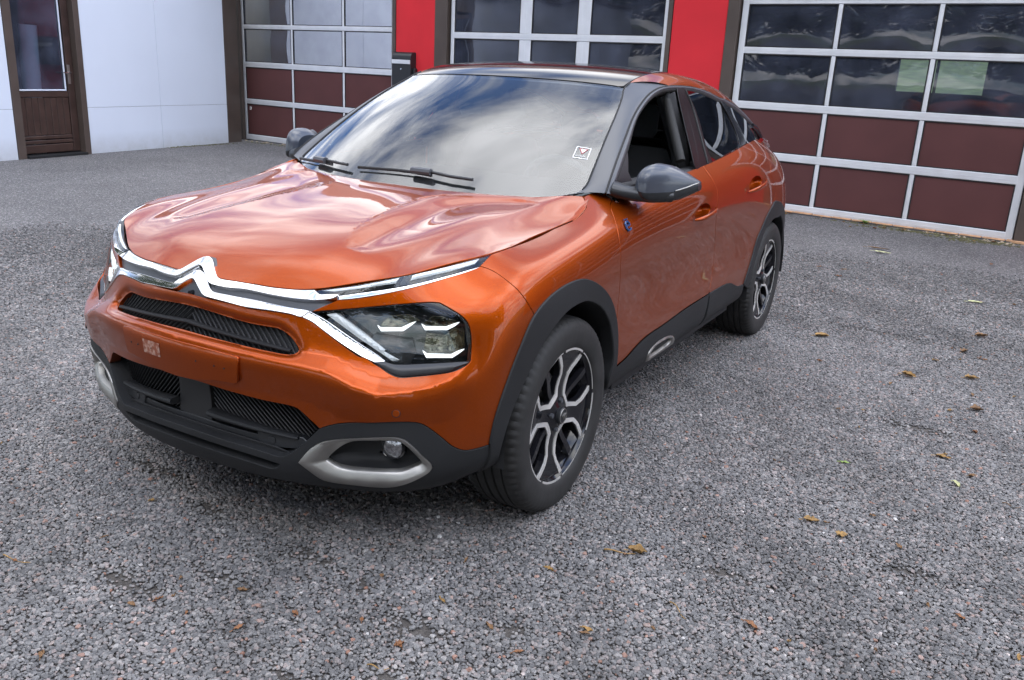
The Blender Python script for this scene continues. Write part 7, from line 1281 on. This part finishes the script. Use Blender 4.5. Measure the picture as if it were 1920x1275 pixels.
    for a in A0:
        th = np.radians(np.linspace(a+45-17, a+45+17, 16)); th2 = np.radians(np.linspace(a-24, a+24, 18))
        for tt, w0 in ((th, .0065), (th2, .0035)):
            pth = np.stack([np.full(len(tt), -.001), .2375*np.cos(tt), .2375*np.sin(tt)], 1); V, F = tube_arrays(pth, w0, 6, up=(1, 0, 0), prof=[(-.6, .3), (-.6, .6), (.6, .6), (.6, .3)]); q = obj('rim_edge', V, F, M['alloy'], w, smooth=False); recalc(q)
    V, F = lathe_arrays([(-.03, .030), (.000, .030), (.003, .027), (.0035, .0)], 32); cpo = obj('hub_cap', V, F, M['satin'], w, sharp=30); recalc(cpo)
    ring_ = np.array([(.0035, .0255*math.cos(t), .0255*math.sin(t)) for t in np.linspace(0, 2*np.pi, 32, endpoint=False)]); V, F = tube_arrays(ring_, .0012, 5, up=(1, 0, 0), closed=True); mb = MB(); mb.add(V, F)
    for dz in (-.008, .003):                                             # two chevrons, turned with the wheel
        p = rot(np.array([(-.011, dz-.006), (0, dz+.006), (.011, dz-.006)]), 75); V, F = tube_arrays(np.stack([np.full(3, .005), p[:, 0], p[:, 1]], 1), .0019, 5, up=(1, 0, 0)); mb.add(V, F)
    mb.build('chevron_emblem', M['satin_metal'], cpo, smooth=True)
    for k in range(4):
        a = math.radians(76+90*k); V, F = tube_arrays([(-.03, .052*math.cos(a), .052*math.sin(a)), (-.011, .052*math.cos(a), .052*math.sin(a))], .009, 6, up=(0, .3, 1)); mb = MB(); mb.add(V, F); mb.build('wheel_bolt', M['pillar'], w)
    return w
for y in (0.0, 2.67):
    for s in (1, -1): wheel(y, s)
# wheel housings and underside
for y in (0.0, 2.67):
    for s in (1, -1):
        th = np.radians(np.linspace(-3, 186, 30)); V = []; 
        for x in (.876, .60, .55):
            V += [(s*x, y-.005+.405*math.cos(t), .345+.405*math.sin(t)) for t in th]
        F = [(r*30+i, r*30+i+1, (r+1)*30+i+1, (r+1)*30+i) for r in range(2) for i in range(29)]; F.append([60+i for i in range(30)])
        o = obj('wheel_housing', V, F, M['plastic_dark'], car); recalc(o)
mb = MB(); mb.box((-.50, -.50, .20), (.50, 3.2, .27), .03); mb.box((-.80, .46, .22), (.80, 2.2, .30), .03); mb.build('underbody', M['plastic_dark'], car)
# ---- cabin
mb = MB(); mb.box((-.74, .43, .30), (.74, 2.95, .36)); mb.box((-.72, .40, .30), (.72, .46, .98)); mb.box((-.70, 2.55, .36), (.70, 2.95, 1.05)); mb.build('cabin_floor', M['interior'], car)
dsh = MB()
prof = [(.40, 1.000), (.55, 1.012), (.72, 1.008), (.80, .985), (.83, .94), (.78, .80), (.72, .66), (.46, .60)]
V = []; xs = np.linspace(-.71, .71, 25)
for x in xs:
    hump = .035*math.exp(-((x-.37)/.17)**4)
    for (y, z) in prof: V.append((x, y-.07*(abs(x)/.7)**2*0+.0, z+(hump if .5 < y < .8 and z > .95 else 0)))
m_ = len(prof); F = [(i*m_+k, i*m_+k+1, (i+1)*m_+k+1, (i+1)*m_+k) for i in range(24) for k in range(m_-1)]
o = obj('dashboard', V, F, M['dash'], car, sharp=50); recalc(o)
a = np.linspace(0, 2*np.pi, 36, endpoint=False); tilt = math.radians(28)
swp = np.array([(.37+.185*math.cos(t), .90-.185*math.sin(t)*math.sin(tilt), .965+.185*math.sin(t)*math.cos(tilt)) for t in a])
V, F = tube_arrays(swp, .015, 8, up=(0, -math.cos(tilt), -math.sin(tilt)), closed=True); sw = obj('steering_wheel', V, F, M['interior'], car); recalc(sw)
mb = MB(); mb.box((.31, .86, .92), (.43, .91, 1.0), .02); mb.box((.19, .885, .95), (.55, .905, .98), .008); mb.build('steering_hub', M['interior'], sw)
def seat(x):
    e = empty('seat', (x, 1.30, .36), car)
    def cushion(name, path, w, th, par):
        path = resample(np.array(path), 12); pr = [(math.copysign(abs(math.cos(t))**.5, math.cos(t))*w, math.copysign(abs(math.sin(t))**.5, math.sin(t))*th) for t in np.linspace(0, 2*np.pi, 20, endpoint=False)]
        V, F = tube_arrays(path, [.86, .95, 1, 1, 1, 1, 1, 1, 1, .98, .94, .8], prof=pr, up=(0, -1, .3)); o = obj(name, V, F, M['fabric'], par, sharp=60); recalc(o); return o
    cushion('seat_cushion', [(0, -.36, .18), (0, -.1, .16), (0, .14, .15)], .25, .075, e)
    cushion('seat_back', [(0, .12, .15), (0, .20, .40), (0, .27, .64), (0, .30, .78)], .24, .07, e)
    cushion('headrest', [(0, .305, .83), (0, .31, .90), (0, .325, .99)], .13, .045, e)
seat(.37); seat(-.37)
mb = MB(); mb.box((-.62, 2.0, .36), (.62, 2.45, .66), .05); mb.box((-.62, 2.35, .60), (.62, 2.56, 1.08), .06); mb.box((-.45, 2.42, 1.07), (-.22, 2.52, 1.24), .03); mb.box((.22, 2.42, 1.07), (.45, 2.52, 1.24), .03); mb.build('rear_seat', M['fabric'], car, smooth=True)
for s, d_ in ((1, fd[0]), (-1, fd[1])):
    mb = MB(); mb.box((s*.72, .50, .40), (s*.765, 1.45, 1.055), .015); mb.box((s*.73, .52, 1.035), (s*.796, 1.45, 1.086), .008); mb.build('door_card', M['interior'], d_)
for s, d_ in ((1, rd[0]), (-1, rd[1])):
    mb = MB(); mb.box((s*.72, 1.47, .40), (s*.765, 2.3, 1.09), .015); mb.box((s*.73, 1.47, 1.06), (s*.792, 2.2, 1.112), .008); mb.build('door_card', M['interior'], d_)
for s in (1, -1):
    mb = MB(); p = np.array([(s*.70, 1.50, .9), (s*.68, 1.47, 1.15), (s*.60, 1.42, 1.40)]); V, F = tube_arrays(resample(p, 10), .045, 8); mb.add(V, F)
    mb.build('inner_pillar', M['interior'], car, smooth=True)
mb = MB(); mb.box((.47, 1.30, 1.385), (.52, 1.44, 1.40), .005); mb.build('grab_handle', M['ceiling'], car)
mb = MB(); mb.box((-.60, 2.50, 1.04), (.60, 3.10, 1.085), .01); mb.build('parcel_shelf', M['interior'], car)
mb = MB(); mb.box((-.45, 3.08, .70), (.45, 3.12, 1.14), .01); mb.build('tailgate_lining', M['interior'], car)
